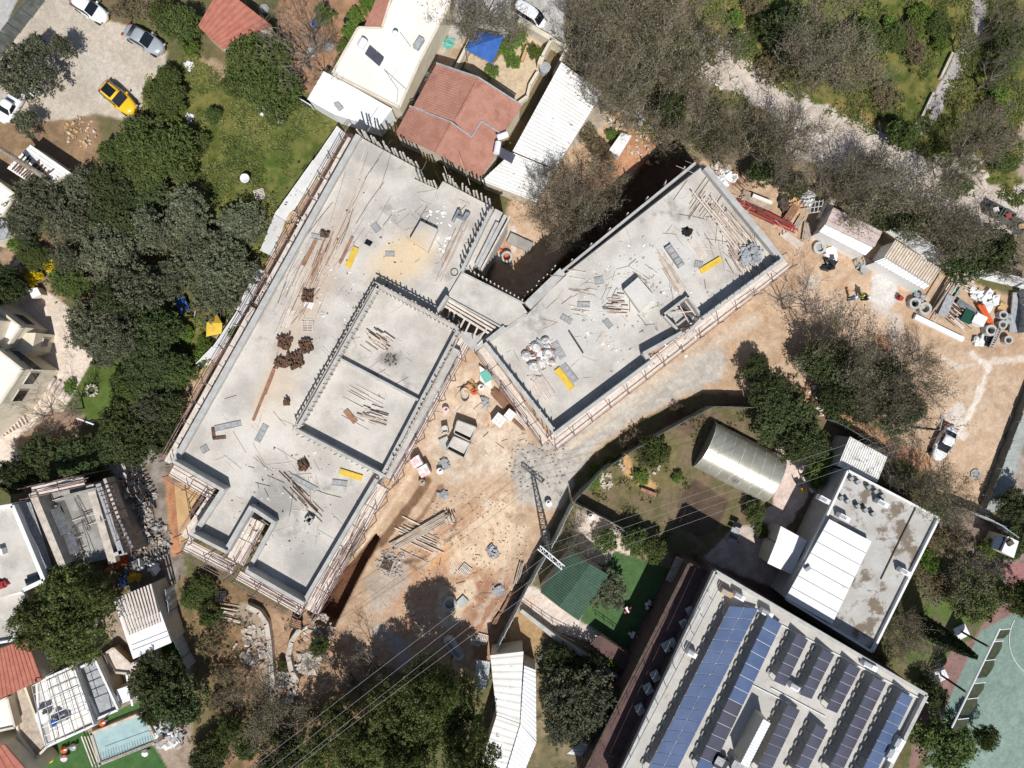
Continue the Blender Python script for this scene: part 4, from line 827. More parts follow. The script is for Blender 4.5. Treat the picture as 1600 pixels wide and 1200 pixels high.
TR = """olive:945,922,36,4 905,1092,58,6 880,1068,34,4 880,1130,34,4 935,1120,36,4 38,112,46,6 66,76,24,4 100,75,20,4 46,196,24,3 130,300,44,4 60,322,46,4 115,352,50,5 172,400,56,5 290,335,52,5 372,352,44,4 306,398,52,5 352,415,48,5 212,452,46,5 146,508,46,6 190,520,44,5 330,462,40,4 100,405,22,3 160,545,30,4 375,435,22,3 240,360,40,4 262,442,34,4 30,350,26,3 240,640,30,4 200,640,22,3
olive:1330,585,40,4 1402,606,34,4 1268,560,30,4 1240,70,34,4 1560,330,0,0
dark:1045,175,26,4 1000,130,24,4 1190,270,24,4 1240,290,22,3 930,75,22,4 1370,340,24,4 1420,350,26,4 905,345,22,3 920,1050,26,3 870,1030,22,3 1290,560,40,4 1350,612,44,5 1400,640,38,4 1300,620,28,3 1385,590,34,4 172,300,48,5 178,345,46,5 228,310,44,4 15,455,26,4 20,430,18,3 250,520,42,4 225,585,38,4 262,575,34,4 190,470,36,5 205,690,44,5 170,700,36,4 120,715,38,4 60,720,40,4 30,740,30,4 258,640,34,4 260,690,26,3 1232,45,42,4 1232,650,50,5 1200,615,34,4 1250,690,40,4 1180,575,24,3 900,1060,26,4 880,1035,26,4 250,1062,46,5 285,1090,44,5 240,1110,22,4 1455,1085,22,3 1590,790,30,4 1600,840,26,3 1575,860,20,2 1540,395,40,5 1500,410,36,4 1330,628,40,4 445,1180,40,5 320,1195,30,4 40,380,18,2
green:400,100,54,6 430,150,42,5 378,135,30,4 256,150,34,3 262,120,18,3 222,222,44,5 270,242,44,4 225,262,46,4 302,225,24,2 332,181,13,2 180,250,28,3 290,45,32,4 262,30,26,3 282,580,28,3 190,600,22,3 212,620,30,4 190,655,32,4 100,440,26,3 60,405,20,2 45,400,18,2 120,450,24,2 1020,706,26,3 962,717,12,2 1350,60,30,3 1410,210,24,4 1190,40,20,2 1160,70,22,2 1480,1165,50,6 1540,1150,20,4 1530,935,44,5 1585,930,30,5 1180,800,18,2 1190,830,12,1 1395,60,24,2 1470,40,22,2 1575,60,28,3 1560,110,20,2 1500,290,20,2 1570,255,22,2 945,845,20,2 990,845,22,3 1020,860,22,3 985,955,0,0 500,1010,17,2 440,1040,10,1 330,960,20,3 300,935,20,2 318,920,22,2 360,1140,22,3 335,1170,24,3 385,1165,22,3
pine:110,930,52,9 80,965,46,8 140,975,50,8 165,920,34,8 105,1000,34,7 672,1066,46,10 620,1098,44,9 712,1112,50,11 655,1140,52,11 590,1150,42,9 545,1120,36,9 735,1160,44,11 700,1056,32,10 560,1180,40,9 640,1185,44,11 500,1170,38,8
bare:930,52,44,5 985,25,46,5 1050,35,48,6 1100,85,34,5 905,18,26,5 918,108,38,5 968,118,46,6 1030,105,44,6 1080,150,38,5 945,160,32,5 1003,178,36,5 1055,205,34,5 1105,200,34,5 1172,232,38,5 1230,215,40,5 1226,278,30,5 1290,292,28,4 1125,245,24,4 895,300,42,6 858,322,40,5 920,325,38,5 880,362,32,5 946,280,26,4 850,288,22,4 765,15,42,5 720,30,34,5 800,45,28,4 1290,60,52,5 1265,110,44,5 1320,115,42,5 1512,225,36,5 1548,215,30,4 1482,268,26,4 1590,50,34,4 1345,310,40,5 1390,305,44,6 1440,330,44,6 1495,355,42,6 1470,372,36,5 1340,290,34,4 1560,420,24,4 1310,548,38,5 1358,578,44,6 1420,598,38,5 1400,640,36,5 1360,648,38,5 1442,562,20,3 1450,766,34,5 1485,778,28,4 1430,770,30,4 900,840,22,3 1430,1000,34,4 1400,985,30,4 1510,900,36,4 1345,270,28,4 450,1000,0,0 410,1100,34,4 455,1120,36,4 380,1060,24,3
twigs:470,85,44,6 480,50,34,6 500,110,30,5 1240,478,32,5 1275,485,24,4 1380,725,30,4 1245,232,38,5 1325,282,34,5 1518,62,22,5 1555,120,30,5 1590,385,40,5 110,640,30,4 60,650,22,4 520,1040,30,4 580,1040,30,4 430,1180,30,4 920,1180,34,4
brown:192,12,22,2 236,18,30,2 1210,110,30,2 1360,110,24,1.5 1390,150,26,1.5 1180,10,20,1.5 440,560,0,0 350,1100,26,2 350,1050,20,1.5 400,1130,26,2 1010,720,14,1 990,690,22,1.5 1060,640,12,1 1080,110,26,2 1145,215,20,1.5 1430,85,22,1.5 1545,170,24,1.5 1570,215,22,1.5 1420,45,20,1.5 1000,130,26,2 920,215,20,2 940,240,22,2 330,1010,22,2 345,985,16,1.5 1120,790,0,0 1380,1030,22,2 1440,900,22,2 1480,920,24,2 1465,840,22,2 1500,835,20,2
bright:25,375,20,1.8 505,22,16,2.4 555,25,15,1.6 548,50,16,1.6 540,75,15,1.6 533,98,13,1.6 573,8,13,1.6 296,55,20,2.5 300,75,14,1.5 958,1030,18,2 900,1040,16,2 835,82,12,2 790,75,14,1.5 810,60,16,1.5 800,95,13,1 770,112,12,1 1470,65,14,1.4 1430,40,18,1.4 1350,40,20,1.4 1150,30,14,1.2 1560,150,18,1.4 1580,95,20,1.4 1440,20,18,1.4 1465,835,14,1.5 1470,805,12,1 1390,40,16,1.2 955,210,10,1 340,590,18,1.4 310,560,18,1.4 290,520,14,1.2 320,540,14,1.2 365,520,12,1 1020,150,0,0 205,555,14,1 1060,745,10,.8 1000,745,14,.8 1030,690,10,.8 932,735,14,.8 925,755,12,.6 395,415,10,1 1215,740,0,0 320,640,0,0 1450,880,18,2 1545,860,18,1.5 110,605,12,.8 1275,740,22,2 1290,720,18,2 1400,760,16,2 1270,700,14,1.5
cypress:1480,1000,16,9.5
yellow:80,413,15,1.2 50,436,13,1.2 60,430,8,1"""
for line in TR.split('\n'):
    kind, rest = line.split(':')
    for e in rest.split():
        x, y, r, h = [float(v) for v in e.split(',')]
        if r > 0: tree(x, y, r, kind, h)
# weeds, grass tufts: uncountable ground cover
def scatter_cover(name, label, cat, m, polys, dens, size, seed, hgt=.18, cl=.6):
    rs = np.random.RandomState(seed); pts = []
    for poly in polys:
        xs = [p[0] for p in poly]; ys = [p[1] for p in poly]; x0, x1, y0, y1 = min(xs), max(xs), min(ys), max(ys)
        n = int((x1 - x0) * (y1 - y0) * dens); x = rs.uniform(x0, x1, n); y = rs.uniform(y0, y1, n); ins = np.zeros(n, bool)
        for i in range(len(poly)):
            (ax, ay), (bx, by) = poly[i], poly[(i + 1) % len(poly)]
            if ay == by: continue
            ins ^= ((ay > y) != (by > y)) & (x < ax + (y - ay) * (bx - ax) / (by - ay))
        nz = fbm(x, y, .045, seed + 3, 3); keep = ins & (nz > cl * rs.uniform(.7, 1.1, n)); pts.append(np.stack([(x[keep] - 800) * H / F, (600 - y[keep]) * H / F], 1))
    q = np.concatenate(pts); g = np.array([gz(a, b) for a, b in q]); k = 3
    c = np.repeat(np.concatenate([q, g[:, None]], 1), k, 0); c[:, :2] += rs.normal(size=(len(c), 2)) * .12; c[:, 2] += rs.uniform(.02, hgt, len(c))
    V, Fx = make_tris(c, size, rs, .7, 1.3); me = npmesh(name, V, Fx, m, np.repeat(np.clip(fbm(c[:, 0], c[:, 1], .5, seed + 8, 3) * 1.6 - .3 + rs.uniform(-.2, .2, len(c)), 0, 1), 4))
    o = bpy.data.objects.new(name, me); C.objects.link(o); tag(o, label, cat); o['kind'] = 'stuff'; return o
scatter_cover('grass', 'rough green and yellow grass in the field left of the L-shaped building', 'grass', LEAF['grassy'], [[(290,90),(345,110),(480,150),(505,180),(530,200),(505,262),(445,340),(425,400),(380,470),(330,560),(240,600),(190,560),(200,300),(230,120)]], .32, .11, 3)
scatter_cover('weeds', 'weedy undergrowth in the upper right wasteland', 'weeds', LEAF['grassy'], [[(1090,0),(1600,0),(1600,330),(1440,245),(1260,165),(1130,90)],[(890,0),(1090,0),(1130,90),(1200,230),(1100,240),(950,190),(900,100)]], .26, .12, 4)
scatter_cover('weeds', 'dense low weeds with leafy clumps across the upper right wasteland', 'weeds', LEAF['green'], [[(1120,0),(1540,0),(1440,180),(1400,220),(1240,150),(1150,90)],[(1545,20),(1600,20),(1600,300),(1450,230)],[(240,130),(340,180),(420,330),(380,420),(330,330)]], .22, .14, 6, .35, .9)
scatter_cover('weeds', 'thin weeds on the slope below the left building', 'weeds', LEAF['bare'], [[(280,900),(360,910),(470,980),(560,1060),(540,1200),(300,1200),(280,1040)]], .2, .12, 5, cl=.85)
scatter_cover('weeds', 'low weeds in the garden around the greenhouse', 'weeds', LEAF['green'], [[(900,770),(940,720),(1100,640),(1180,640),(1080,780),(1040,850)]], .16, .11, 7, cl=.85)
scatter_cover('weeds', 'weeds among the yards below the site', 'weeds', LEAF['olive'], [[(840,1000),(1000,1100),(960,1200),(830,1200)],[(1400,960),(1480,860),(1560,900),(1450,1090)],[(0,370),(150,430),(230,600),(240,700),(160,700),(200,560),(60,480)]], .14, .12, 8, cl=.8)
# ------------------------------------------------------------------ houses, sheds and roofs around the site
def house(name, label, cat, roof, z, wm, rm, z0=-.3, par=0, parm=None, over=0, group=None, th=.2, parts=None):
    t = thing(name, label, cat, at0(centroid(roof, z)), group, (sum(p[0] for p in roof) / len(roof), sum(p[1] for p in roof) / len(roof)))
    MB().prism([P(*p, z).xy for p in roof], z - th, z).build('roof', rm, t)
    c = sum([P(*p, z).xy for p in roof], Vector((0, 0))) / len(roof)
    MB().prism([c + (P(*p, z).xy - c) * (1 - over) * .995 for p in roof], z0, z - th - .003).build('wall', wm, t)
    if par:
        for i in range(len(roof)):
            wall(MB(), roof[i], roof[(i + 1) % len(roof)], z + .002, z + par, .22, z + par * .5, -.02).build('parapet', parm or wm, t)
    return t
def V3(p): return P(p[0], p[1], p[2])
def windows(t, p, q, z, n, w, h, name='window'):
    """n windows in the wall whose top edge runs p-q at height z (outside = right hand side from p to q)"""
    a, b = P(*p, z), P(*q, z); d = (b - a).normalized(); nr = Vector((-d.y, d.x, 0)); L = (b - a).length
    for i in range(n):
        c = a + d * L * (i + .5) / n; c.z = z - 1.3 - h / 2; rz = math.atan2(d.y, d.x); c = c - t.location
        f = MB().box((0, 0, 0), (w + .16, .1, h + .16)).build(name, M['cream'], t, loc=(0, 0, 0)); f.location = c + nr * .02; f.rotation_euler = (0, 0, rz)
        g = MB().box((0, -.0, 0), (w, .06, h)).build('pane', M['glass'], f, loc=(0, 0, 0)); g.location = (0, .05, 0)
def ribroof(name, label, cat, quads, m, nr, amp=.06, wm=None, z0=-.2, group=None, part='roof_sheet', th=.06):
    """quads: list of 4 corners (px,py,z); ribs run a-b -> d-c"""
    allp = [v for q in quads for v in q]; cx = sum(v[0] for v in allp) / len(allp); cy = sum(v[1] for v in allp) / len(allp); zm = min(v[2] for v in allp)
    t = thing(name, label, cat, at0(P(cx, cy, zm)), group, (cx, cy))
    for q, n, mm in zip(quads, nr if isinstance(nr, list) else [nr] * len(quads), m if isinstance(m, list) else [m] * len(quads)):
        a, b, c, d = [V3(v) for v in q]; MB().ribbed(a, b, c, d, n, amp, th).build(part, mm, t)
        if wm:
            ce = (a + b + c + d) / 4; pts = [ce + (v - ce) * .96 for v in (a, b, c, d)]; mb = MB(); n4 = 4
            mb.add([(v.x, v.y, z0) for v in pts] + [(v.x, v.y, v.z - th - .02) for v in pts], [(0, 1, 5, 4), (1, 2, 6, 5), (2, 3, 7, 6), (3, 0, 4, 7)]); mb.build('wall', wm, t)
    return t
def tank(t, px, py, z, L=1.3, r=.27, ang=0):
    a = math.radians(ang); c = P(px, py, z); d = Vector((math.cos(a), math.sin(a), 0)) * L / 2; MB().tube(c - d, c + d, r, 12).build('water_tank', M['whiteclean'], t, smooth=False)
def solarpanel(t, quad, n=2, m=None):
    a, b, c, d = [V3(v) for v in quad]
    for i in range(n):
        q = [a.lerp(b, i / n), a.lerp(b, (i + .96) / n), d.lerp(c, (i + .96) / n), d.lerp(c, i / n)]; MB().slab(q, .06).build('collector', m or M['pv'], t)
M['pv'] = mat('pv_glass', (78,94,126), (88,104,136), sc=.4, rough=.25, fine=.05, spec=.6)
M['pv2'] = mat('pv_glass_dark', (74,74,86), (82,82,96), sc=.4, rough=.25, fine=.05, spec=.6)
M['solarroof'] = mat('solar_roof', (196,192,184), (180,176,170), sc=.5, fine=.08, c3=(160,150,135), sc3=.4)
# top left
ribroof('small_house', 'small house under a red metal roof at the top edge, beside a green tree', 'house', [[(309,41,3.2),(348,77,3.2),(425,40,3.4),(345,-22,3.4)]], M['terrared'], 9, .05, M['cream'])
t = ribroof('shed', 'white shed roof with rows of rusty brown stripes at the left', 'shed', [[(11,263,2.4),(48,226,2.4),(110,269,2.5),(62,296,2.5)]], M['whitedirty'], 9, .05, M['cream'])
for k in range(12):
    u = .1 + .07 * k; a = P(14 + 50 * u, 262 + 33 * u, 2.62); b = P(14 + 50 * u + 30 * rnd.uniform(.6, 1), 262 + 33 * u - 24, 2.62)
    MB().bar(a, b, .14, .05).build('rust_stripe', M['rust'], t)
log = MB().tube(P(75, 280, 2.6), P(-8, 228, 5.2), .32, 8, .22).build('tree_trunk', M['bark'], loc=at0(P(75, 280))); tag(log, 'bare tall tree trunk leaning over the rust-striped shed', 'tree trunk')
house('house', 'white flat-roofed house at the left edge below the rust-striped shed', 'house', [(-40,262),(0,286),(24,304),(4,338),(-40,330)], 3.0, M['cream'], M['creamroof'], par=.25)
house('shed', 'pale grey lean-to roof at the left edge above the garden', 'shed', [(-20,336),(2,342),(18,350),(8,372),(-20,380)], 2.4, M['cream'], M['panel'])
# cream houses on the left
t = house('house', 'upper cream house with a shaded roof terrace beside the beige patio', 'house', [(-60,432),(0,484),(34,511),(10,545),(-20,548),(-60,530)], 4.0, M['cream'], M['creamroof'], par=.5)
windows(t, (0,484), (34,511), 4, 1, 1.6, 1.2)
MB().prism([P(*p, 6.0).xy for p in [(-60,470),(-6,500),(-30,560),(-60,560)]], 4.0, 6.0).build('upper_storey', M['cream'], t)
t = house('house', 'lower cream house with a flat beige roof and deep windows beside the lawn', 'house', [(-60,548),(-5,545),(36,577),(0,632),(-60,690)], 5.4, M['cream'], M['creamroof'], par=.3)
windows(t, (0,548), (36,577), 5.4, 2, 1.5, 1.3); windows(t, (36,577), (0,632), 5.4, 2, 1.3, 1.3)
t = house('house_wing', 'low cream wing with a window between the two cream houses', 'house wing', [(12,546),(24,520),(56,520),(50,548),(34,556)], 2.9, M['cream'], M['cream']); windows(t, (56,520), (50,548), 2.9, 1, .8, .7)
house('garden_wall', 'white low wall beside the beige patio entrance', 'wall', [(44,452),(58,449),(64,460),(50,466)], 1.0, M['cream'], M['whiteclean'])
for c in [((82,600),(112,618),5,'flight of steps from the beige patio down to the lawn'),((2,672),(38,652),8,'flight of steps below the lower cream house')]:
    t = thing('steps', c[3], 'steps', P(*c[0], 0), 'garden steps'); a, b = P(*c[0]), P(*c[1]); d = (b - a); n = Vector((-d.y, d.x, 0)).normalized()
    for i in range(c[2]): q = a + d * i / (c[2] - 1); MB().box(q + Vector((0, 0, .15 - .015 * i)), (d.length / c[2] * .55, 1.5, .3), math.atan2(d.y, d.x)).build('step', M['wood'], t)
t = thing('fire_pit', 'round stone fire pit in the lawn', 'fire pit', P(145, 610))
for i in range(11): a = i * .571; MB().box(P(145, 610) + Vector((.55 * math.cos(a), .55 * math.sin(a), .12)), (.3, .2, .28), a).build('stone', M['stone'], t)
t = thing('terrace_wall', 'low pale retaining wall at the upper edge of the beige patio', 'wall', P(145,455)); wall(MB(), (131,443), (160,466), -.2, .7, .35, .5).build('wall_top', M['stone'], t)
# garden stepping stones
for i, (x, y) in enumerate([(50,385),(60,386),(72,390),(80,394),(30,402),(28,410),(24,418),(18,422),(94,396)]):
    pass
t = thing('stepping_stones', 'curved row of pale stepping stones by the yellow flowering bushes', 'stepping stones', P(50, 400))
for x, y in [(50,386),(60,385),(72,388),(81,393),(32,404),(28,411),(23,419),(19,424),(94,398),(42,392),(118,418),(128,424)]: MB().lathe(P(x, y), [(.35, -.1), (.36, .1), (.28, .13)], 7).build('stone', M['stone'], t)
# top centre roofs
t = house('house', 'house with a large cream-white flat roof, chimney and solar heater, top centre', 'house', [(560,43),(597,44),(618,-25),(705,-25),(702,8),(656,96),(624,168),(519,115)], 3.8, M['cream'], M['creamroof'], par=.12)
solarpanel(t, [(577,72,4.7),(600,92,4.7),(593,104,4.1),(570,84,4.1)][0:4], 2, M['pv2']); tank(t, 566, 68, 4.5, .9, .38, 60)
MB().tube(P(617,52,3.8), P(617.5,52,5.2), .28, 10).build('chimney', M['steel'], t); MB().bar(P(650,78,3.9), P(660,62,3.9), .6, .5).build('duct', M['panel'], t)
for a, b in [((600,108),(622,140)),((622,140),(620,160)),((600,108),(635,140)),((625,50),(642,73))]: MB().tube(P(*a, 3.86), P(*b, 3.86), .04, 4).build('roof_cable', M['panel'], t)
ribroof('tiled_roof', 'narrow terracotta tiled roof on the top edge beside the white flat roof', 'roof', [[(568,44,3.6),(597,45,3.6),(622,-25,4.0),(598,-25,4.2)]], M['terra'], 7, .05, M['cream'])
t = ribroof('shed', 'white sheet-metal shed roof with a small skylight, below the white flat roof', 'shed', [[(480,155,2.6),(506,111,3.2),(560,140,3.2),(520,178,2.6)],[(520,178,2.6),(560,140,3.2),(613,170,3.2),(590,200,2.6)]], M['whiteclean'], 4, .03, M['whiteclean'])
MB().prism([P(*p, 3.15).xy for p in [(521,162),(528,159),(536,168),(529,173)]], 2.9, 3.15).build('skylight', M['panel'], t)
hbl = [(682,100),(747,122),(815,164),(785,212),(775,240),(750,277),(680,237),(617,210)]
t = thing('house', 'house with a stepped terracotta tiled roof above the left slab', 'house', at0(centroid(hbl, 4)))
MB().ribbed(P(646,166,4.3), P(682,100,4.3), P(747,122,5.3), P(710,190,5.3), 20, .03).build('roof_plane', M['terra'], t)
MB().slab([P(747,122,5.3), P(815,166,4.3), P(785,211,4.3), P(752,190,4.7), P(737,215,4.7), P(710,190,5.3)], .15).build('roof_plane', M['terra'], t)
MB().ribbed(P(617,210,3.7), P(640,167,3.7), P(705,192,4.8), P(680,238,4.8), 16, .03).build('roof_plane', M['terra'], t)
MB().slab([P(705,192,4.8), P(737,216,4.3), P(752,191,4.3), P(786,212,3.8), P(775,240,3.7), P(750,278,3.7), P(680,238,4.8)], .15).build('roof_plane', M['terra'], t)
for a, b, z1, z2 in [((747,122),(710,190),5.32,5.32),((705,192),(680,238),4.82,4.82)]: MB().tube(P(*a, z1), P(*b, z2), .09, 6).build('ridge', M['terra'], t)
for a, b, z1, z2 in [((640,166),(705,191),4.1,5.2),((705,191),(737,215),5.2,4.7),((737,215),(752,190),4.75,4.75),((752,190),(786,211),4.7,4.3),((682,99),(747,121),4.3,5.35),((747,121),(816,165),5.35,4.3)]: MB().bar(P(*a, z1), P(*b, z2), .14, .1).build('verge', M['panel'], t)
MB().prism([P(*p, 3.5).xy for p in [(683,103),(745,124),(812,166),(783,212),(774,238),(749,274),(681,236),(620,209)]], -.2, 3.45).build('wall', M['cream'], t)
t = thing('canopy', 'bright blue fabric canopy in two peaks beside the terracotta roof', 'canopy', P(757, 73))
ap = P(757, 66, 3.4); cs = [P(728,78,2.6), P(742,48,2.6), P(787,57,2.6), P(769,99,2.6)]
for i in range(4): MB().slab([cs[i], cs[(i + 1) % 4], ap], .04).build('canopy_panel', M['blue'], t)
for c in cs: MB().tube((c.x, c.y, -.1), (c.x, c.y, 2.6), .05, 6).build('post', M['steel'], t)
t = thing('garden_wall', 'pinkish courtyard wall with a gate, left of the long white corrugated roof', 'wall', P(850, 90))
for p, q, w, h in [((810,30),(862,60),.5,1.6),((862,60),(848,86),.3,1.6),((862,60),(886,74),.35,1.8),((886,74),(866,112),.25,1.8),((848,86),(843,100),.5,1.2),((840,112),(828,132),.3,.7),((828,132),(824,150),.3,.7),((824,150),(809,161),.3,.7),((735,60),(712,105),.3,1.4)]: wall(MB(), p, q, -.1, h, w, h).build('wall_section', M['cream'], t)
MB().lathe(P(851, 111), [(.6, -.1), (.62, .9), (.3, .95)], 10).build('well_ring', M['panel'], t)
MB().box(P(820, 84, .6), (.3, 1.7, .5), -.35).build('slide', M['plywood'], t)
ribroof('warehouse', 'long white corrugated roof with leaf litter, right of the terracotta roof', 'warehouse', [[(877,97,3.2),(801,236,3.2),(868,264,2.8),(941,145,2.8)]], M['whitedirty'], 26, .06, M['cream'])
t = ribroof('warehouse_annex', 'lower white corrugated roof below the long one, partly under bare trees', 'warehouse', [[(800,238,2.9),(752,283,2.9),(838,316,2.6),(867,266,2.6)]], M['whitedirty'], 11, .06, M['cream'])
tank(t, 785, 212, 4.6, 1.1, .32, 20); tank(t, 777, 231, 4.4, 1.2, .32, 80); solarpanel(t, [(783,230,4.0),(806,242,4.0),(800,256,3.3),(777,243,3.3)], 3, M['pv2'])
t = thing('trailer', 'small white covered trailer on the bare earth by the pit', 'trailer', P(969, 226)); cs = [(952,234),(971,207),(987,212),(967,245)]
MB().prism([P(*p, 1.3).xy for p in cs], .35, 1.3).build('cover', M['white'], t)
for x, y in [(957,236),(979,215)]: MB().tube(P(x - 4, y, .25), P(x - 1, y, .25), .28, 10).build('wheel', M['black'], t)
t = thing('tarpaulin', 'pale crumpled tarpaulin draped on the bank by the pit', 'tarpaulin', P(1000, 178)); 
for k in range(6): MB().box(P(1000 + rnd.uniform(-4, 4), 165 + k * 5, .3), (.8, .5, .3), rnd.random() * 3, tilt=rnd.uniform(-.3, .3)).build('fold', M['tarp'], t)

# ---- the half-built house, lower left
t = thing('half_built_house', 'half-built house with concrete beams, open rooms and a grey roof terrace, lower left', 'house', at0(P(100, 830)))
MB().prism([P(*p, 6).xy for p in [(-40,800),(19,790),(67,906),(28,926),(-40,945)]], -.2, 6).build('roof_terrace', M['slab'], t)
for p, q in [((-40,800),(19,790)),((19,790),(68,907)),((68,907),(36,922))]: wall(MB(), p, q, 6.003, 6.6, .4, 6.6).build('parapet', M['white'], t)
MB().ribbed(P(22,788,5.8), P(84,900,4.9), P(70,908,4.9)*1.0, P(14,792,5.9), 2, .02)
MB().ribbed(P(24,788,5.7), P(48,784,5.0), P(86,898,5.0), P(71,907,5.7), 6, .04).build('lean_to_roof', M['panel'], t)
MB().prism([P(*p, 3.2).xy for p in [(52,772),(160,752),(208,862),(96,888)]], -.2, 4.2).build('floor_slab', M['cdark'], t)
for p, q, w, z, m in [((50,770),(97,884),12,5.9,'stone'),((140,758),(176,880),13,4.9,'stone'),((153,756),(190,866),9,5.2,'panel'),((163,748),(186,812),5,5.6,'stone'),((186,812),(207,856),4,5.6,'steel'),((150,764),(100,776),5,5.2,'cdark'),((176,868),(190,862),6,5.2,'concrete')]:
    wall(MB(), p, q, 4.2, z, w * .06, z).build('beam_wall', M[m], t)
for k in range(9): a = P(80 + k * 1.7, 796 - k * .4, 5); b = P(97 + k * 1.7, 836 - k * .4, 5); MB().bar(a, b, .06, .08).build('joist', M['steel'], t)
for k in range(9): a = P(101 + k * 1.7, 836 - k * .4, 5); b = P(111 + k * 1.7, 866 - k * .4, 5); MB().bar(a, b, .06, .08).build('joist', M['steel'], t)
for a, b in [((82,793),(90,790)),((95,833),(105,829)),((109,869),(120,865))]: MB().bar(P(*a, 4.4), P(*b, 4.4), .2, .1).build('joist_bearer', M['wood'], t)
for k in range(26):
    u, w_ = rnd.random(), rnd.random(); a = P(58 + 90 * u + 40 * w_, 775 - 18 * u + 100 * w_, 4.3); l = rnd.uniform(1.2, 4); an = rnd.choice([-1.2, -1.25, .3, -1.1]); MB().tube(a, a + Vector((math.cos(an) * l, math.sin(an) * l, rnd.uniform(0, .8))), .04, 5).build('loose_prop', M[rnd.choice(['steel', 'wood', 'pipe'])], t)
for k in range(14): MB().bar(P(155 + k * 3.3, 768 + k * 6.5, 6.2), P(164 + k * 3.3, 765 + k * 6.5, 6.3), .12, .1).build('bracket', M['dark'], t)
MB().box(P(3, 862, 6.3), (.6, .6, .7), .3).build('vent', M['whiteclean'], t); MB().prism([P(*p, 6.4).xy for p in [(38,905),(58,898),(60,904),(40,912)]], 6, 6.4).build('roof_box', M['glass'], t)
scaffold('scaffold boards along the top wall of the half-built house', (50,768), (132,750), 5.6, .9, 3, rise=1.8, tn=6)
scaffold('scaffold on the right side of the half-built house', (172,756), (200,838), 4.6, .7, 2, rise=1.5, tn=6)
heap('rubble', 'pale rubble heap beside the half-built house', 'rubble', (205,775), 38, 300, 0, [M['stone'], M['panel'], M['cdark'], M['wood2']], .45, 1.0)
heap('rubble', 'grey rubble between the half-built house and the L-shaped slab', 'rubble', (225,845), 42, 300, 0, [M['cdark'], M['panel'], M['dark'], M['wood2']], .4, .5)
for x, y, m, s in [(188,872,'orange','orange'),(197,905,'blue','blue'),(212,903,'yellow','yellow'),(175,885,'terrared','red brown'),(220,884,'white','white round'),(238,888,'white','white')]:
    t2 = heap('debris', s + ' plastic things in the shade right of the half-built house', 'debris', (x, y), 6, 7, .2, M[m], .8, .5)
house('house', 'grey flat roof below the half-built house at the left edge', 'house', [(-40,940),(0,930),(38,925),(44,948),(20,1000),(-40,1010)], 4.6, M['cream'], M['slab'], par=.4, parm=M['white'])
heap('debris', 'red cloth bundle on the grey roof at the left edge', 'debris', (3,912), 7, 12, 6.1, M['redpaint'], .5, .4)
# ---- bottom left houses
ribroof('house', 'house with a bright red tiled roof at the left edge', 'house', [[(-40,1030,3.6),(42,998,4.4),(66,1062,4.4),(-40,1110,3.4)]], M['terrared'], 16, .09, M['cream'])
ribroof('house', 'corner of a red roofed house at the bottom left corner', 'house', [[(-40,1170,4),(8,1163,4),(52,1215,4.2),(-40,1230,4.2)]], M['terrared'], 6, .05, M['cream'])
house('house', 'narrow cream roof between the two red roofs at the left edge', 'house', [(-40,1112),(12,1090),(24,1136),(-40,1150)], 3.2, M['cream'], M['creamroof'], par=.2)
t = house('terrace_house', 'house with a pale tiled roof terrace under a steel pergola', 'house', [(58,1066),(116,1040),(148,1132),(74,1166),(62,1130)], 3.0, M['cream'], M['slab'], par=.25, parm=M['white'])
for j in range(6):
    for k in range(6):
        u0, u1, v0, v1 = j / 6 + .006, (j + 1) / 6 - .006, k / 6 + .006, (k + 1) / 6 - .006; Q = [Vector((62,1068)), Vector((115,1044)), Vector((143,1128)), Vector((80,1158))]
        f = lambda u, v: Q[0].lerp(Q[1], u).lerp(Q[3].lerp(Q[2], u), v); MB().prism([P(*f(u, v), 3.05).xy for u, v in ((u0, v0), (u1, v0), (u1, v1), (u0, v1))], 3.004, 3.05).build('floor_tile', M['creamroof'], t)
for k in range(8): u = k / 7; MB().bar(P(50 + 68 * 0 + u * 20, 1072 + 92 * u, 5), P(116 + 34 * u, 1040 + 92 * u, 5), .07, .07).build('pergola_bar', M['whiteclean'], t)
for k in range(6): u = k / 5; MB().bar(P(50 + 66 * u, 1072 - 32 * u, 5.08), P(72 + 76 * u, 1166 - 34 * u, 5.08), .07, .07).build('pergola_bar', M['panel'], t)
for x, y in [(50,1072),(116,1040),(150,1132),(72,1166)]: v = P(x, y, 5); MB().tube((v.x, v.y, 0), (v.x, v.y, 5), .06, 6).build('post', M['whiteclean'], t)
tt = thing('round_table', 'white round table with things on it on the pergola terrace', 'table', P(73,1115,3.1)); MB().lathe(P(73,1115,3.1), [(.08,0),(.08,.7),(.7,.7),(.7,.76)], 14).build('tabletop', M['plastic'], tt); MB().box(P(70,1113,3.95), (.4,.3,.2), .4).build('tray', M['dark'], tt)
tt = thing('sofa', 'grey garden sofa on the pergola terrace', 'sofa', P(92,1124,3.1)); MB().box(P(92,1124,3.3), (1.8,.8,.4), .45).build('seat', M['panel'], tt); MB().box(P(94,1128,3.6), (1.8,.2,.6), .45).build('backrest', M['panel'], tt)
tt = thing('parasol', 'small round blue parasol on the pergola terrace', 'parasol', P(83,1130,3.1)); MB().lathe(P(83,1130,4.2), [(.4,0),(.02,.15)], 10).build('canopy', M['blue'], tt); MB().tube(P(83,1130,3.1), P(83,1130,4.3), .03).build('pole', M['steel'], tt)
house('house_wing', 'grey lower wing right of the pergola terrace', 'house wing', [(119,1046),(150,1030),(186,1108),(153,1122)], 2.2, M['cream'], M['panel'], par=.4, parm=M['white'])
house('house_wing', 'brown tiled lower terrace left of the pergola terrace', 'house wing', [(20,1078),(40,1072),(74,1166),(56,1185),(30,1150)], 2.2, M['cream'], M['wood2'], par=.3, parm=M['cream'])
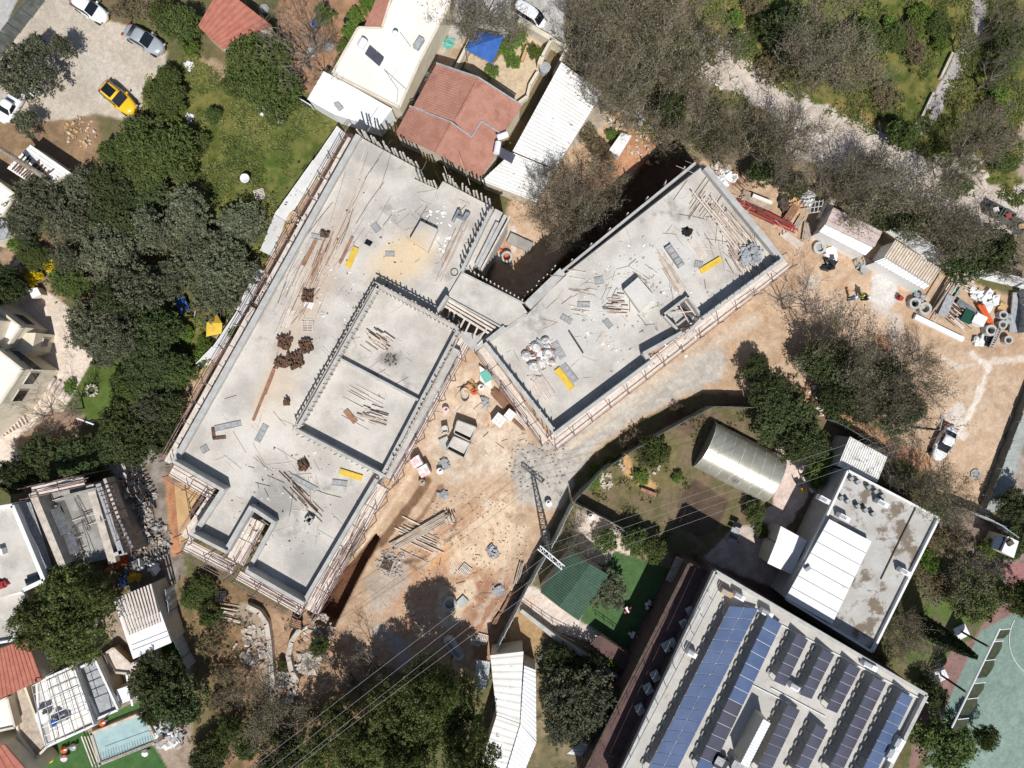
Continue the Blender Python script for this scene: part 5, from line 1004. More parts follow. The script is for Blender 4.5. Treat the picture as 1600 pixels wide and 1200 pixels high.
t = house('terrace_house', 'white roof terrace with slatted rafters above, beside the big pine', 'house', [(178,940),(236,914),(268,1004),(208,1030)], 3.0, M['cream'], M['whiteclean'])
for k in range(12):
    u = k / 11; a = P(182 + 54 * u, 934 - 22 * u, 4.2); b = P(203 + 48 * u, 992 - 20 * u, 4.2); MB().bar(a, b, .18, .14).build('rafter', M['wood'], t)
for k in range(3): u = .1 + .4 * k; MB().bar(P(184 + 22 * u, 936 + 55 * u, 4.0), P(238 + 14 * u, 914 + 58 * u, 4.0), .1, .14).build('purlin', M['dark'], t)
for k in range(2): MB().bar(P(206 + k * 1, 1008 + k * 8, 3.02), P(264 + k, 985 + k * 8, 3.02), .05, .03).build('seam', M['panel'], t)
t = house('patio', 'brown brick patio with sunken steps below the white terrace roof', 'patio', [(163,1022),(178,1012),(205,1038),(245,1015),(250,1044),(215,1060),(200,1052),(180,1050)], .9, M['plywood'], M['wood'], par=.25, parm=M['stone'])
t = thing('stairs', 'long white garden staircase beside the pool lawn', 'stairs', at0(P(214, 1070)))
for k in range(11): MB().box(P(213 + k * .8, 1050 + k * 4.4, 1.3 - k * .11), (1.1, .17, .16), -.18).build('step', M['stone'], t)
for dx in (-9, 7): MB().bar(P(213 + dx, 1048, .6), P(222 + dx, 1096, .1), .2, .8).build('side_wall', M['whiteclean'], t)
house('shed', 'small white box shed left of the garden staircase', 'shed', [(181,1078),(199,1072),(204,1094),(185,1102)], 1.8, M['cream'], M['whiteclean'])
house('shed', 'narrow white shed roof in the courtyard beside the pergola house', 'shed', [(158,1092),(172,1086),(180,1104),(166,1112)], 1.6, M['cream'], M['creamroof'])
# pool
t = thing('swimming_pool', 'rectangular swimming pool under a pale blue cover, bottom left', 'pool', P(192,1153))
M['poolc'] = mat('pool_cover', (152,178,180), (166,190,190), sc=1.2, rough=.4, fine=.08, c3=(185,190,185), sc3=1.0)
pq = [(142,1147),(224,1114),(243,1160),(156,1194)]; MB().prism([P(*p, .35).xy for p in pq], -.1, .35).build('cover', M['poolc'], t)
for i in range(4): wall(MB(), pq[i], pq[(i + 1) % 4], -.1, .5, .3, .5, .1).build('coping', M['stone'], t)
for k in range(22): u = k / 21; a = P(158 + 86 * u, 1186 - 30 * u, 0); MB().tube(a, a + Vector((0, 0, 1.5)), .03, 4).build('railing_post', M['steel'], t)
MB().tube(P(156,1187,1.5), P(244,1155,1.5), .03, 5).build('rail', M['steel'], t)
for dx in (0, 5, 10): MB().bar(P(128 + dx, 1150, .35), P(146 + dx, 1198, .35), .1 if dx else .14, .1).build('deck_rail', M['wood'], t)
heap('scrap_heap', 'heap of white sacks and boards in a narrow bay right of the pool', 'scrap heap', (265,1150), 20, 90, .2, [M['white'], M['wood2'], M['panel']], .7, .8)
for i, (x, y, m, s) in enumerate([(102,1170,'orange','brown and orange'),(116,1166,'panel','grey'),(102,1183,'pink','round pinkish'),(80,1185,'yellow','yellow-green'),(162,1128,'orange','flat orange'),(228,1175,'whiteclean','tiny white')]):
    t = thing('toy', s + ' toy on the artificial lawn near the pool', 'toy', P(x, y)); MB().lathe(P(x, y), [(.3,-.05),(.4,.25),(.2,.5)], 8).build('toy_body', M[m], t); MB().box(P(x + 2, y, .4), (.3,.15,.5), .3).build('handle', M['plastic'], t)
# ---- bottom centre
ribroof('longhouse', 'long white corrugated roof with streaks of dirt, bottom centre', 'shed', [[(766,1024,3.2),(776,1117,3.2),(812,1130,3.4),(818,1018,3.4)],[(776,1118,3.2),(747,1210,3.0),(786,1216,3.3),(812,1131,3.4)],[(819,1040,3.4),(813,1131,3.4),(838,1158,3.0),(837,1047,3.0)],[(813,1132,3.4),(788,1216,3.3),(810,1228,2.9),(838,1160,3.0)]], [M['whitedirty'], M['whitedirty'], M['whiteclean'], M['whiteclean']], [9,9,14,12], .05, M['cream'])
ribroof('lean_to_roof', 'pale green-grey corrugated sheet roof left of the long white roof', 'roof', [[(744,1031,2),(766,1034,2),(762,1074,1.8),(741,1080,1.8)]], M['tarp'], 7, .05)
ribroof('garden_house', 'garden house with a dark green corrugated gable roof', 'garden house', [[(844,925,2.6),(893,861,2.6),(922,881,3.4),(873,948,3.4)],[(873,948,3.4),(922,881,3.4),(951,898,2.6),(904,970,2.6)]], M['green'], [22,22], .04, M['wood2'])
t = thing('footbridge', 'brown plank footbridge with railings between the yards', 'footbridge', P(972, 1030, 0))
for k in range(34):
    u = (k + .5) / 34; a = P(937 + 84 * u, 992 + 55 * u, 1.6); b = P(922 + 85 * u, 1006 + 66 * u, 1.6); MB().bar(a, b, .19, .08).build('deck_board', M['mauve'], t)
def railing(label, pts, h=1.1, z=0, step=1.2, m='steel', name='railing', bars=0):
    t = thing(name, label, 'railing' if name == 'railing' else 'fence', P(*pts[0], z), None, pts[0])
    for (p, q) in zip(pts[:-1], pts[1:]):
        a, b = P(*p, z), P(*q, z); n = max(1, int((b - a).length / step)); MB().tube(a + Vector((0, 0, h)), b + Vector((0, 0, h)), .035, 5).build('rail', M[m], t); MB().tube(a + Vector((0, 0, h * .5)), b + Vector((0, 0, h * .5)), .025, 4).build('rail', M[m], t)
        for i in range(n): c = a.lerp(b, i / n); MB().tube(c, c + Vector((0, 0, h)), .035, 5).build('post', M[m], t)
    return t
railing('dark railing along the lower edge of the pale stone path', [(816,946),(865,980),(922,1008),(1006,1072)], 1.2, .2, 1.2, 'dark')
railing('dark railing on the lawn side of the brown footbridge', [(937,986),(1020,1045)], 1.1, 1.5, 1.0, 'dark')
railing('thin railing beside the sandy patch left of the trees', [(865,996),(838,1030),(836,1050)], 1.0, 0, 1.0)
house('retaining_wall', 'grey wall top running below the stone path', 'wall', [(812,956),(816,952),(868,992),(1004,1080),(1000,1084),(864,998)], .9, M['cdark'], M['concrete'])
t = house('walkway_roof', 'mauve brown walkway strip along the left side of the solar roof building', 'walkway', [(1076,880),(1114,896),(952,1220),(905,1220)], 4.6, M['mauve'], M['mauve'], par=.3, parm=M['dark'])
ribroof('pergola', 'brown board pergola roof above the artificial lawn', 'pergola', [[(1057,869,2.8),(1040,906,2.8),(1084,928,2.8),(1106,892,2.8)]], M['wood2'], 14, .05)
for i, (x, y) in enumerate([(1080,955),(1070,975),(1050,1006),(1024,1056),(1013,1076),(1000,1108),(1042,1010)]):
    t = thing('air_conditioner', 'pale air conditioning unit on the mauve walkway, ' + ['topmost','second from top','third from top','third from bottom','second from bottom','lowest','middle one'][i], 'air conditioner', P(x, y, 4.6), 'air conditioners on the mauve walkway'); MB().box(P(x, y, 5.1), (.7, .85, .8), -1.07).build('casing', M['tarp'], t); MB().lathe(P(x, y, 5.56), [(.36,0),(.34,.04)], 12).build('fan_grille', M['panel'], t)
ribroof('tent_roof', 'white sheet roof under the grey-green tree, bottom centre', 'roof', [[(885,1178,2),(908,1160,2.4),(966,1150,2.4),(952,1186,2)],[(944,1150,2.2),(952,1186,2),(983,1128,2),(972,1114,2.2)]], M['tarp'], [4,4], .03)
for x, y, m, a, s in [(981,953,'redpaint',.6,'striped'),(1013,945,'pink',1.2,'pink and grey'),(989,992,'pink',-.4,'ring-shaped')]:
    t = thing('spring_rider', s + ' spring rider toy on the artificial lawn', 'play equipment', P(x, y)); MB().tube(P(x, y), P(x, y) + Vector((0, 0, .4)), .12, 8).build('spring', M['black'], t)
    MB().box(P(x, y, .6), (1.0, .25, .35), a).build('rider_body', M[m], t); MB().box(P(x, y, .72), (.3, .7, .12), a).build('seat', M['whiteclean'], t); MB().box(P(x + 3, y + 2, .8), (.12, .5, .4), a).build('handlebar', M['black'], t)
M['mauveshade'] = mat('dark_mauve_plaster', (92,74,72), (104,86,82), sc=1, fine=.12)  # mauve wall with the shade on it darkened into the colour
# ---- solar building
SZ = 7.0
t = thing('solar_building', 'large building whose flat roof carries rows of blue solar panels, lower right', 'building', at0(P(1200, 1080, SZ)))
sr = [(1118,893),(1448,1086),(1378,1225),(958,1238)]
MB().prism([P(*p, SZ).xy for p in sr], SZ - .3, SZ).build('roof', M['solarroof'], t); c0 = sum([P(*p, SZ).xy for p in sr], Vector((0, 0))) / 4
MB().prism([c0 + (P(*p, SZ).xy - c0) * .995 for p in sr], -.2, SZ - .303).build('wall', M['mauveshade'], t)
for i in range(4): wall(MB(), sr[i], sr[(i + 1) % 4], SZ + .003, SZ + .55, .35, SZ + .5).build('parapet', M['concrete'], t)
arrays = [((1141,947),(1185,951),(1008,1210),(1052,1216),2,15,'pv','widest solar array, two panels across, along the left side of the roof'),
 ((1200,962),(1222,975),(1086,1203),(1108,1212),1,13,'pv','second solar array from the left, long single row'),
 ((1245,991),(1263,1000),(1209,1065),(1227,1073),1,5,'pv2','short dark solar row, second short one from the top left'),
 ((1286,1014),(1304,1023),(1250,1086),(1268,1093),1,5,'pv2','short dark solar row in the top middle of the roof'),
 ((1327,1036),(1345,1045),(1291,1108),(1308,1115),1,5,'pv2','short dark solar row right of the top middle one'),
 ((1366,1058),(1385,1067),(1292,1208),(1311,1216),1,10,'pv2','long dark solar row, second from the right side'),
 ((1409,1081),(1427,1090),(1340,1218),(1360,1226),1,9,'pv','blue solar row nearest the right side'),
 ((1231,1101),(1250,1110),(1180,1208),(1200,1215),1,7,'pv2','dark solar row starting in the middle of the roof'),
 ((1276,1132),(1294,1141),(1236,1212),(1254,1219),1,5,'pv2','lowest dark solar row at the bottom edge')]
for tl, tr, bl, br, nc, nrw, m, lab in arrays:
    zl, zr = SZ + 1.15, SZ + .45
    ar = thing('solar_array', lab, 'solar panels', P((tl[0] + br[0]) / 2, (tl[1] + br[1]) / 2, SZ), 'solar arrays on the big roof')
    A0, B0, C0, D0 = P(*tl, zl), P(*tr, zr), P(*br, zr), P(*bl, zl); d = (D0 - A0).normalized()
    if nc == 2: pass
    for i in range(nrw):
        for j in range(nc):
            u0, u1 = j / nc + .01, (j + 1) / nc - .01; v0, v1 = (i + .02) / nrw, (i + .97) / nrw
            f = lambda u, v: A0.lerp(B0, u).lerp(D0.lerp(C0, u), v)
            q = [f(u0, v0), f(u1, v0), f(u1, v1), f(u0, v1)]; MB().slab(q, .04).build('solar_panel', M['pv2' if (nc == 1 and m == 'pv' and 6 < i < 12 and tl[0] < 1210) else m], ar)
    fr = MB().slab([p - Vector((0, 0, .05)) for p in (A0, B0, C0, D0)], .03); fr.build('panel_frame', M['whiteclean'], ar)
    for i in range(nrw + 1):
        p = A0.lerp(D0, i / nrw); MB().tube((p.x, p.y, SZ), (p.x, p.y, zl - .08), .03, 4).build('leg', M['steel'], ar)
        if i < nrw: c = A0.lerp(D0, (i + .5) / nrw); n = Vector((d.y, -d.x, 0)); n = n if n.x < 0 else -n; MB().box(c + n * .3 + Vector((0, 0, SZ + .12 - c.z)), (.5, .35, .22), math.atan2(d.y, d.x)).build('ballast', M['cdark'], ar)
railp = [(1122,905),(968,1200)]
railing('pipe railing along the left parapet of the solar roof', railp, 1.1, SZ + .5, 1.8)
ribroof('roof_cabin', 'narrow white corrugated cabin roof between the solar rows near the bottom edge', 'cabin', [[(1157,1193,9.2),(1193,1123,9.2),(1204,1130,9.2),(1169,1199,9.2)]], M['whiteclean'], 16, .04, M['cream'], z0=7)
for i, (x, y, w, h, m, s) in enumerate([(1080,1020,.9,.5,'whiteclean','white unit on the left parapet of the solar roof'),(1134,925,1.1,.5,'plywood','tan unit at the top left corner of the solar roof'),(1154,931,1.0,.5,'whiteclean','white unit at the top left corner of the solar roof'),(1197,957,1.1,.5,'whiteclean','white unit beside the second solar array'),(1357,1039,1.3,.5,'whiteclean','white unit on the upper right parapet of the solar roof'),(1242,1073,1.2,.5,'whiteclean','white unit below the short solar rows'),(1403,1161,.6,1.2,'whiteclean','upper white unit beside the right solar row'),(1392,1178,.7,1.2,'whiteclean','lower white unit beside the right solar row'),(1125,1190,1.2,1.1,'glass','dark unit at the bottom between the solar rows'),(1150,1195,1,1,'panel','grey unit at the bottom edge of the solar roof')]):
    a = thing('air_conditioner', s, 'air conditioner', P(x, y, SZ)); MB().box(P(x, y, SZ + .45), (w, h, .9), -.5).build('casing', M[m], a); MB().box(P(x, y, SZ + .93), (w * .7, h * .7, .04), -.5).build('grille', M['panel'], a)
for a, b in [((1163,945),(1205,962)),((1205,968),(1450,1098)),((1130,935),(1130,990)),((1205,1075),(1290,1120)),((1175,1070),(1235,1100))]:
    o = MB().tube(P(*a, SZ + .1), P(*b, SZ + .1), .06, 5).build('roof_pipe', M['whiteclean'], loc=P(*a, SZ)); tag(o, 'thin white pipe run on the solar roof, ' + {1163: 'short one at the top left corner', 1205: 'long one along the upper right parapet' if a[1] < 1000 else 'short one right of the roof cabin', 1130: 'beside the widest array', 1175: 'left of the roof cabin'}[a[0]], 'pipe')
# ---- grey roof complex
gr = [(1324,735),(1466,809),(1418,905),(1362,1018),(1228,936),(1290,808)]
t = house('building', 'building with a stained grey flat roof beside the big white metal roof', 'building', gr, 4.2, M['concrete'], mat('stained_roof', (188,186,182), (174,170,163), sc=.5, fine=.08, c3=(124,112,98), sc3=.3, t3=(.51, .58)), par=.4, parm=M['white'])
MB().bar(P(1431,792,4.25), P(1376,905,4.25), .08, .08).build('roof_joint', M['dark'], t)
for i, (x, y) in enumerate([(1331,748),(1341,753),(1358,761),(1369,768),(1380,775),(1315,778),(1325,783),(1341,791),(1353,797),(1365,803)]):
    a = thing('vent_box', 'small dark square vent box, %s in the %s row on the grey roof' % (['first','second','third','fourth','last'][i % 5], 'upper' if i < 5 else 'lower'), 'vent box', P(x, y, 4.2), 'vent boxes on the grey roof'); MB().prism([P(x + dx, y + dy, 4.75).xy for dx, dy in ((-4.5,-1),(1,-4.5),(4.5,1),(-1,4.5))], 4.203, 4.75).build('box_body', M['fencedark'], a); MB().box(P(x, y, 4.78), (.35,.35,.05), .5).build('lid', M['panel'], a)
for x, y, s in [(1377,786,'beside the vent boxes'),(1317,808,'above the big white metal roof'),(1412,893,'near the right parapet'),(1286,780,'left of the parapet')]:
    a = thing('air_conditioner', 'white air conditioning unit on the grey roof, ' + s, 'air conditioner', P(x, y, 4.2)); MB().box(P(x, y, 4.7), (1.1,.5,.9), -.5).build('casing', M['whiteclean'], a); MB().box(P(x, y, 5.17), (.8,.3,.03), -.5).build('grille', M['panel'], a)
t = thing('metal_roof', 'big white metal roof in long seamed panels beside the grey roof', 'roof', at0(P(1295, 893)))
Qa, Qb, Qc, Qd = P(1296,811,5.1), P(1362,846,5.1), P(1300,976,4.8), P(1227,935,4.8)
for i in range(7): q = [Qa.lerp(Qd, (i + .01) / 7), Qb.lerp(Qc, (i + .01) / 7), Qb.lerp(Qc, (i + .96) / 7), Qa.lerp(Qd, (i + .96) / 7)]; MB().slab(q, .09).build('roof_panel', M['whiteclean'], t)
MB().slab([p - Vector((0, 0, .1)) for p in (Qa, Qb, Qc, Qd)], .5).build('roof_base', M['panel'], t); MB().box(P(1262,888,5.1), (.6,.35,.3), .6).build('vent', M['panel'], t)
ribroof('small_building', 'small building with a folded white roof left of the big white metal roof', 'building', [[(1220,822,3.0),(1212,848,3.2),(1250,868,3.2),(1262,845,3.0)],[(1212,848,3.2),(1199,880,2.9),(1239,899,2.9),(1250,868,3.2)]], M['whiteclean'], 2, .01, M['cream'])
ribroof('lean_to_roof', 'white corrugated lean-to roof above the grey flat roof', 'roof', [[(1309,728,3.4),(1370,754,3.4),(1386,714,3.2),(1328,682,3.2)]], M['whitedirty'], 18, .07, M['concrete'])
t = thing('tunnel_greenhouse', 'shiny translucent half-round tunnel greenhouse in the garden', 'greenhouse', at0(P(1152, 722)))
M['poly'] = mat('polycarbonate', (196,192,176), (180,176,160), sc=.8, rough=.33, fine=.04, metal=.5, spec=.8, c3=(140,136,126), sc3=.5)
ga, gb = P(1082,729,.1), P(1117,659,.1); ax = (P(1190,784,.1) - ga); hw = (gb - ga) / 2; R = hw.length
for k in range(7):
    mb = MB(); v = []; n = 18
    for u in ((k + .015) / 7, (k + .985) / 7):
        for i in range(n + 1): a = math.pi * i / n; v.append(ga + hw + ax * u - hw * math.cos(a) + Vector((0, 0, R * .8 * math.sin(a))))
    mb.add(v, [(i, i + 1, n + 2 + i, n + 1 + i) for i in range(n)]); o = mb.build('cover_sheet', M['poly'], t, smooth=True)
for k in range(8):
    for i in range(10):
        a, b = math.pi * i / 10, math.pi * (i + 1) / 10; u = k / 7; f = lambda a: ga + hw + ax * u - hw * math.cos(a) + Vector((0, 0, R * .805 * math.sin(a)))
        if i == 0: mb = MB()
        mb.tube(f(a), f(b), .04, 4, cap=False)
    mb.build('hoop', M['tarp'], t)
for u in (0, 1):
    v = [ga + hw + ax * u - hw * math.cos(math.pi * i / 18) * .99 + Vector((0, 0, R * .79 * math.sin(math.pi * i / 18))) for i in range(19)]; MB().add(v, [tuple(range(19))]).build('end_wall', M['poly'], t)
# kiosk, footway fence, court
t = house('kiosk', 'small kiosk with a cream-white roof right of the planting', 'kiosk', [(1565,862),(1575,838),(1592,846),(1584,872)], 2.8, M['cream'], M['whiteclean']); MB().box(P(1578,848,2.95), (.6,.5,.3), .5).build('roof_unit', M['dark'], t)
ribroof('awning', 'dark blue awning attached to the cream kiosk', 'awning', [[(1549,855,2.3),(1555,838,2.4),(1575,840,2.6),(1566,861,2.5)]], mat('navy', (40,58,78), rough=.7), 5, .03)
t = thing('court_fence', 'long court fence rail with sagging nets and tall leaning posts', 'fence', P(1500, 1060)); zf = 4.2
MB().tube(P(1562,982,zf), P(1487,1137,zf), .09, 6).build('top_rail', M['whiteclean'], t)
for bx, by, tx, ty in [(1500,991,1544,1010),(1472,1060,1509,1081)]:
    v = P(tx, ty, zf); MB().tube((v.x, v.y, -.1), v, .11, 8).build('post', M['dark'], t); MB().box((v.x, v.y, .1), (1.3, 1.3, .2), .45).build('footing', M['whiteclean'], t)
M['net'] = mat('court_net', (56,62,46), (70,74,56), sc=2, fine=.25, bsc=30)
for (a, b) in [((1562,984),(1553,999)),((1550,1003),(1538,1032)),((1538,1032),(1526,1060)),((1522,1068),(1511,1092)),((1511,1092),(1500,1118)),((1496,1124),(1488,1142))]:
    p, q = P(*a, zf), P(*b, zf); o = Vector((1.5, .1, -.15)); n = 6; v = []
    for i in range(n + 1): s = math.sin(math.pi * i / n); c = p.lerp(q, i / n); v += [c, c + o * (.7 + .35 * s) + Vector((0, 0, -.2 * s))]
    MB().add(v, [(2 * i, 2 * i + 1, 2 * i + 3, 2 * i + 2) for i in range(n)]).build('net', M['net'], t)
    MB().bar(p, p + o * .8, .06, .06).build('net_arm', M['whiteclean'], t)
o = MB()
for k in range(24):
    a0, a1 = math.radians(150 + k * 4), math.radians(154 + k * 4); c = P(1640, 1000, .0); r = 4.3
    o.add([c + Vector((math.cos(a) * rr, math.sin(a) * rr, .03)) for a, rr in ((a0, r), (a1, r), (a1, r + .05), (a0, r + .05))], [(0, 1, 2, 3)])
struct(o.build('court_line', M['whiteclean'])) 
def sheetfence(label, pts, h, m='tarp', step=1.05, z=-.1, lean=(0, 0), cat='fence', posts=True, name='sheet_fence', th=.05, off=1):
    t = thing(name, label, cat, P(*pts[0]), None, pts[len(pts) // 2])
    for (p, q) in zip(pts[:-1], pts[1:]):
        a, b = P(*p), P(*q); L = (b - a).length; n = max(1, int(round(L / step))); d = (b - a) / L; nn = Vector((-d.y, d.x, 0))
        for i in range(n):
            a1 = a + d * L * (i + .003) / n; b1 = a + d * L * (i + .997) / n; ln = Vector((lean[0] + rnd.uniform(-.05, .05), lean[1] + rnd.uniform(-.05, .05), 0)); o = nn * (.03 * off if i % 2 else 0)
            mb = MB(); v = []
            for s in range(5):
                c = a1.lerp(b1, s / 4) + o + nn * (.02 if s % 2 else 0); hh = h * 1.0; v += [Vector((c.x, c.y, z)), Vector((c.x, c.y, z + hh)) + ln]
            mb.add(v + [x + nn * th for x in v], [(2 * s, 2 * s + 2, 2 * s + 3, 2 * s + 1) for s in range(4)] + [(10 + 2 * s, 10 + 2 * s + 1, 10 + 2 * s + 3, 10 + 2 * s + 2) for s in range(4)] + [(2 * s + 1, 2 * s + 3, 13 + 2 * s, 11 + 2 * s) for s in range(4)]); mb.build('fence_panel', M[m], t)
            if posts and i % 2 == 0: c = a1 + nn * .15; MB().tube((c.x, c.y, z), (c.x, c.y, z + h + .1), .04, 5).build('post', M['steel'], t)
    return t
sheetfence('white hoarding of leaning sheets along the upper left of the long slab', [(541,209),(505,262),(446,345),(424,400)], 1.7, 'whiteclean', lean=(-.6, .3), posts=False, step=3.2, off=0)
sheetfence('pale hoarding along the middle left of the long slab', [(415,425),(385,490),(348,545),(322,572)], 1.5, 'whiteclean', lean=(-.5, .2), posts=False, step=3.2, off=0)
o = sheetfence('loose white hoarding end bent outwards near the yellow play tent', [(322,572),(292,585)], 1.2, 'tarp', lean=(-.2, .1))
sheetfence('dark sheet-metal fence between the haul road and the greenhouse garden', [(1182,634),(1103,634),(1045,664),(984,699),(938,730),(893,777)], 2.6, 'fencedark')
sheetfence('tall sheet fence between the dirt yard and the lower gardens', [(891,784),(858,850),(826,905),(800,955),(768,1022)], 2.5, 'tarp')
sheetfence('hedge-topped fence dividing the greenhouse garden from the lower yard', [(895,782),(965,820),(1034,860)], 2.0, 'cdark')
sheetfence('dark fence below the stepped path above the lean-to roof', [(1290,655),(1330,678),(1390,715)], 1.8, 'fencedark')
sheetfence('low sheet fence along the grey footway by the dirt yard', [(1602,603),(1565,700),(1530,792)], 1.2, 'fencedark')
sheetfence('curved pale sheet fence right of the white terrace roof', [(272,912),(276,948),(282,985),(296,1018),(306,1034)], 2.0, 'tarp')
sheetfence('white hoarding behind the scrap yard', [(1384,362),(1452,408),(1500,428),(1550,440),(1598,452)], 2.4, 'whiteclean', lean=(.3, .3))
sheetfence('sheet fence along the gate of the school yard', [(1488,790),(1520,803),(1550,818),(1572,835)], 2.0, 'tarp')
sheetfence('grey slat fence along the corner road, top left', [(68,2),(30,50),(-5,95)], 2.0, 'fencedark')
for pts, s in [([(386,948),(404,957),(416,975),(420,1000),(423,1040),(426,1072)],'left'),([(468,984),(455,1003),(450,1025),(455,1050),(464,1064)],'right')]:
    t = thing('curved_wall', s + ' curved white garden wall below the left slab', 'wall', P(*pts[0]), 'curved garden walls')
    for p, q in zip(pts[:-1], pts[1:]): wall(MB(), p, q, -.2, .8, .5, .8, .04).build('wall_section', M['stone'], t)
# ------------------------------------------------------------------ vehicles
CARP = {n: mat('car_paint_' + n, c, rough=.25, fine=0, metal=0 if n in ('white', 'yellow') else .3, spec=.6) for n, c in {'yellow': (235,190,40), 'silver': (185,192,198), 'grey': (150,156,160), 'white': (236,238,240), 'dark': (60,66,74)}.items()}
def loft(secs, n=20, e=3.2):
    """secs: (z, x0, x1, halfwidth) -> stacked rounded outlines"""
    v = []; f = []
    for z, x0, x1, w in secs:
        for i in range(n):
            a = 2 * math.pi * (i + .5) / n; c, s = math.cos(a), math.sin(a); r = (abs(c) ** e + abs(s) ** e) ** (-1 / e); v.append(((x0 + x1) / 2 + (x1 - x0) / 2 * c * r, w * s * r, z))
    for j in range(len(secs) - 1): f += [(j * n + i, j * n + (i + 1) % n, (j + 1) * n + (i + 1) % n, (j + 1) * n + i) for i in range(n)]
    f.append(tuple(range((len(secs) - 1) * n, len(secs) * n))); f.append(tuple(range(n - 1, -1, -1)))
    return v, f
def car(label, p_rear, p_front, paint, kind='sedan', name='parked_car', cat='car', L=4.5, roofdark=False):
    a, b = P(*p_rear, .7), P(*p_front, .7); c = (a + b) / 2; d = b - a
    t = thing(name, label, cat, (c.x, c.y, gz(c.x, c.y) + .02), None, ((p_rear[0] + p_front[0]) / 2, (p_rear[1] + p_front[1]) / 2)); t.rotation_euler = (0, 0, math.atan2(d.y, d.x)); s = d.length / L; t.scale = (s, s, s)
    pm = CARP[paint]; h = L / 2; W = .9
    def part(nm, vf, m, sm=False): return MB().add(*vf).build(nm, m, t, loc=(0, 0, 0), smooth=sm)
    part('body', loft([(.22, -h + .1, h - .1, W - .08), (.45, -h, h, W), (.72, -h + .03, h - .02, W), (.9, -h + .14, h - .22, W - .05), (.98, -h + .3, h - .6, W - .14)]), pm, True)
    if kind == 'sedan': cab = [(.93, -h + .75, h - 1.25, W - .1), (1.2, -h + 1.1, h - 1.75, W - .17), (1.4, -h + 1.45, h - 2.15, W - .27), (1.44, -h + 1.6, h - 2.35, W - .4)]
    elif kind == 'hatch': cab = [(.93, -h + .15, h - 1.2, W - .08), (1.2, -h + .3, h - 1.6, W - .15), (1.45, -h + .5, h - 2.0, W - .25), (1.49, -h + .7, h - 2.2, W - .38)]
    elif kind == 'van': cab = [(.93, -h + .08, h - .6, W - .04), (1.5, -h + .1, h - 1.0, W - .1), (1.9, -h + .15, h - 1.4, W - .16), (1.95, -h + .3, h - 1.6, W - .28)]
    else: cab = [(.93, -.3, h - 1.15, W - .08), (1.25, -.25, h - 1.5, W - .14), (1.5, -.15, h - 1.75, W - .22), (1.54, 0, h - 1.9, W - .35)]
    part('cabin', loft(cab), pm if not roofdark else pm, True)
    z0, x0r, x1f, w0 = cab[0]; z2, xr2, xf2, w2 = cab[2]; e = .025
    def glass(nm, q): MB().add(q + [tuple(Vector(v) - Vector((0, 0, .02))) for v in q], [(0, 1, 2, 3), (7, 6, 5, 4)]).build(nm, M['glass'], t, loc=(0, 0, 0))
    glass('windscreen', [(x1f + .02, -w0 + .14, z0 + .06 + e), (x1f + .02, w0 - .14, z0 + .06 + e), (xf2 + .1, w2 - .06, z2 + e), (xf2 + .1, -w2 + .06, z2 + e)])
    glass('rear_window', [(x0r - .02, w0 - .16, z0 + .1 + e), (x0r - .02, -w0 + .16, z0 + .1 + e), (xr2 - .1, -w2 + .1, z2 + e), (xr2 - .1, w2 - .1, z2 + e)])
    for sd in (-1, 1):
        glass('side_window', [(x0r + .3, sd * (w0 + .01), z0 + .08), (x1f - .2, sd * (w0 + .01), z0 + .08), (xf2 - .05, sd * (w2 + .045), z2 - .06), (xr2 + .1, sd * (w2 + .045), z2 - .06)])
        m_ = MB().box((x1f - .35, sd * (W + .08), .98), (.16, .2, .13)).build('mirror', pm, t, loc=(0, 0, 0))
        MB().box((h - .16, sd * .6, .68), (.14, .3, .14), -sd * .25).build('headlight', M['panel'], t, loc=(0, 0, 0)); MB().box((-h + .1, sd * .62, .74), (.14, .34, .16)).build('tail_light', M['redpaint'], t, loc=(0, 0, 0))
        for x in (-h + .85, h - .85): MB().tube((x, sd * (W - .2), .31), (x, sd * (W + .01), .31), .31, 14).build('wheel', M['black'], t, loc=(0, 0, 0))
    if kind == 'pickup':
        for yy in (-.78, .78): MB().box((-h + .9, yy, 1.02), (1.6, .08, .2)).build('bed_side', pm, t, loc=(0, 0, 0))
        MB().box((-h + .9, 0, .99), (1.5, 1.4, .03)).build('bed_floor', M['black'], t, loc=(0, 0, 0))
    if roofdark: MB().box(((xr2 + xf2) / 2, 0, 1.5), (1.25, .95, .03)).build('sunroof', M['glass'], t, loc=(0, 0, 0))
    MB().box((h - .03, 0, .38), (.06, .5, .11)).build('number_plate', M['yellow'], t, loc=(0, 0, 0))
    return t
car('yellow hatchback with a dark panoramic roof parked on the pale lot', (161,133), (209,174), 'yellow', 'hatch', L=4.1, roofdark=True)
car('silver-white car parked at the top edge of the pale lot', (114,-3), (165,29), 'white', 'hatch', L=4.2)
car('silver sedan parked beside the bushes on the pale lot', (195,44), (254,79), 'silver', 'sedan')
car('white pickup partly under the trees at the left edge', (34,134), (0,190), 'white', 'pickup', L=5, name='pickup_truck', cat='pickup truck')
car('white sedan parked on the dirt yard at the right', (1490,666), (1463,719), 'white', 'sedan')
car('white van with a yellow stripe parked on the top road', (805,8), (852,38), 'white', 'van', name='parked_van', cat='van', L=4.8)
car('dark car half hidden under the bare trees on the top road', (912,90), (895,62), 'dark', 'hatch', L=4.0)
car('dark green car behind the scrap yard fence at the right edge', (1625,480), (1592,455), 'dark', 'hatch', L=4.2)
t = thing('trailer', 'small open frame trailer beside the white pickup', 'trailer', P(53, 143))
for p, q in [((44,142),(52,134)),((52,134),(64,146)),((64,146),(56,153)),((56,153),(44,142))]: MB().bar(P(*p, .6), P(*q, .6), .12, .2).build('frame_side', M['plastic'], t)
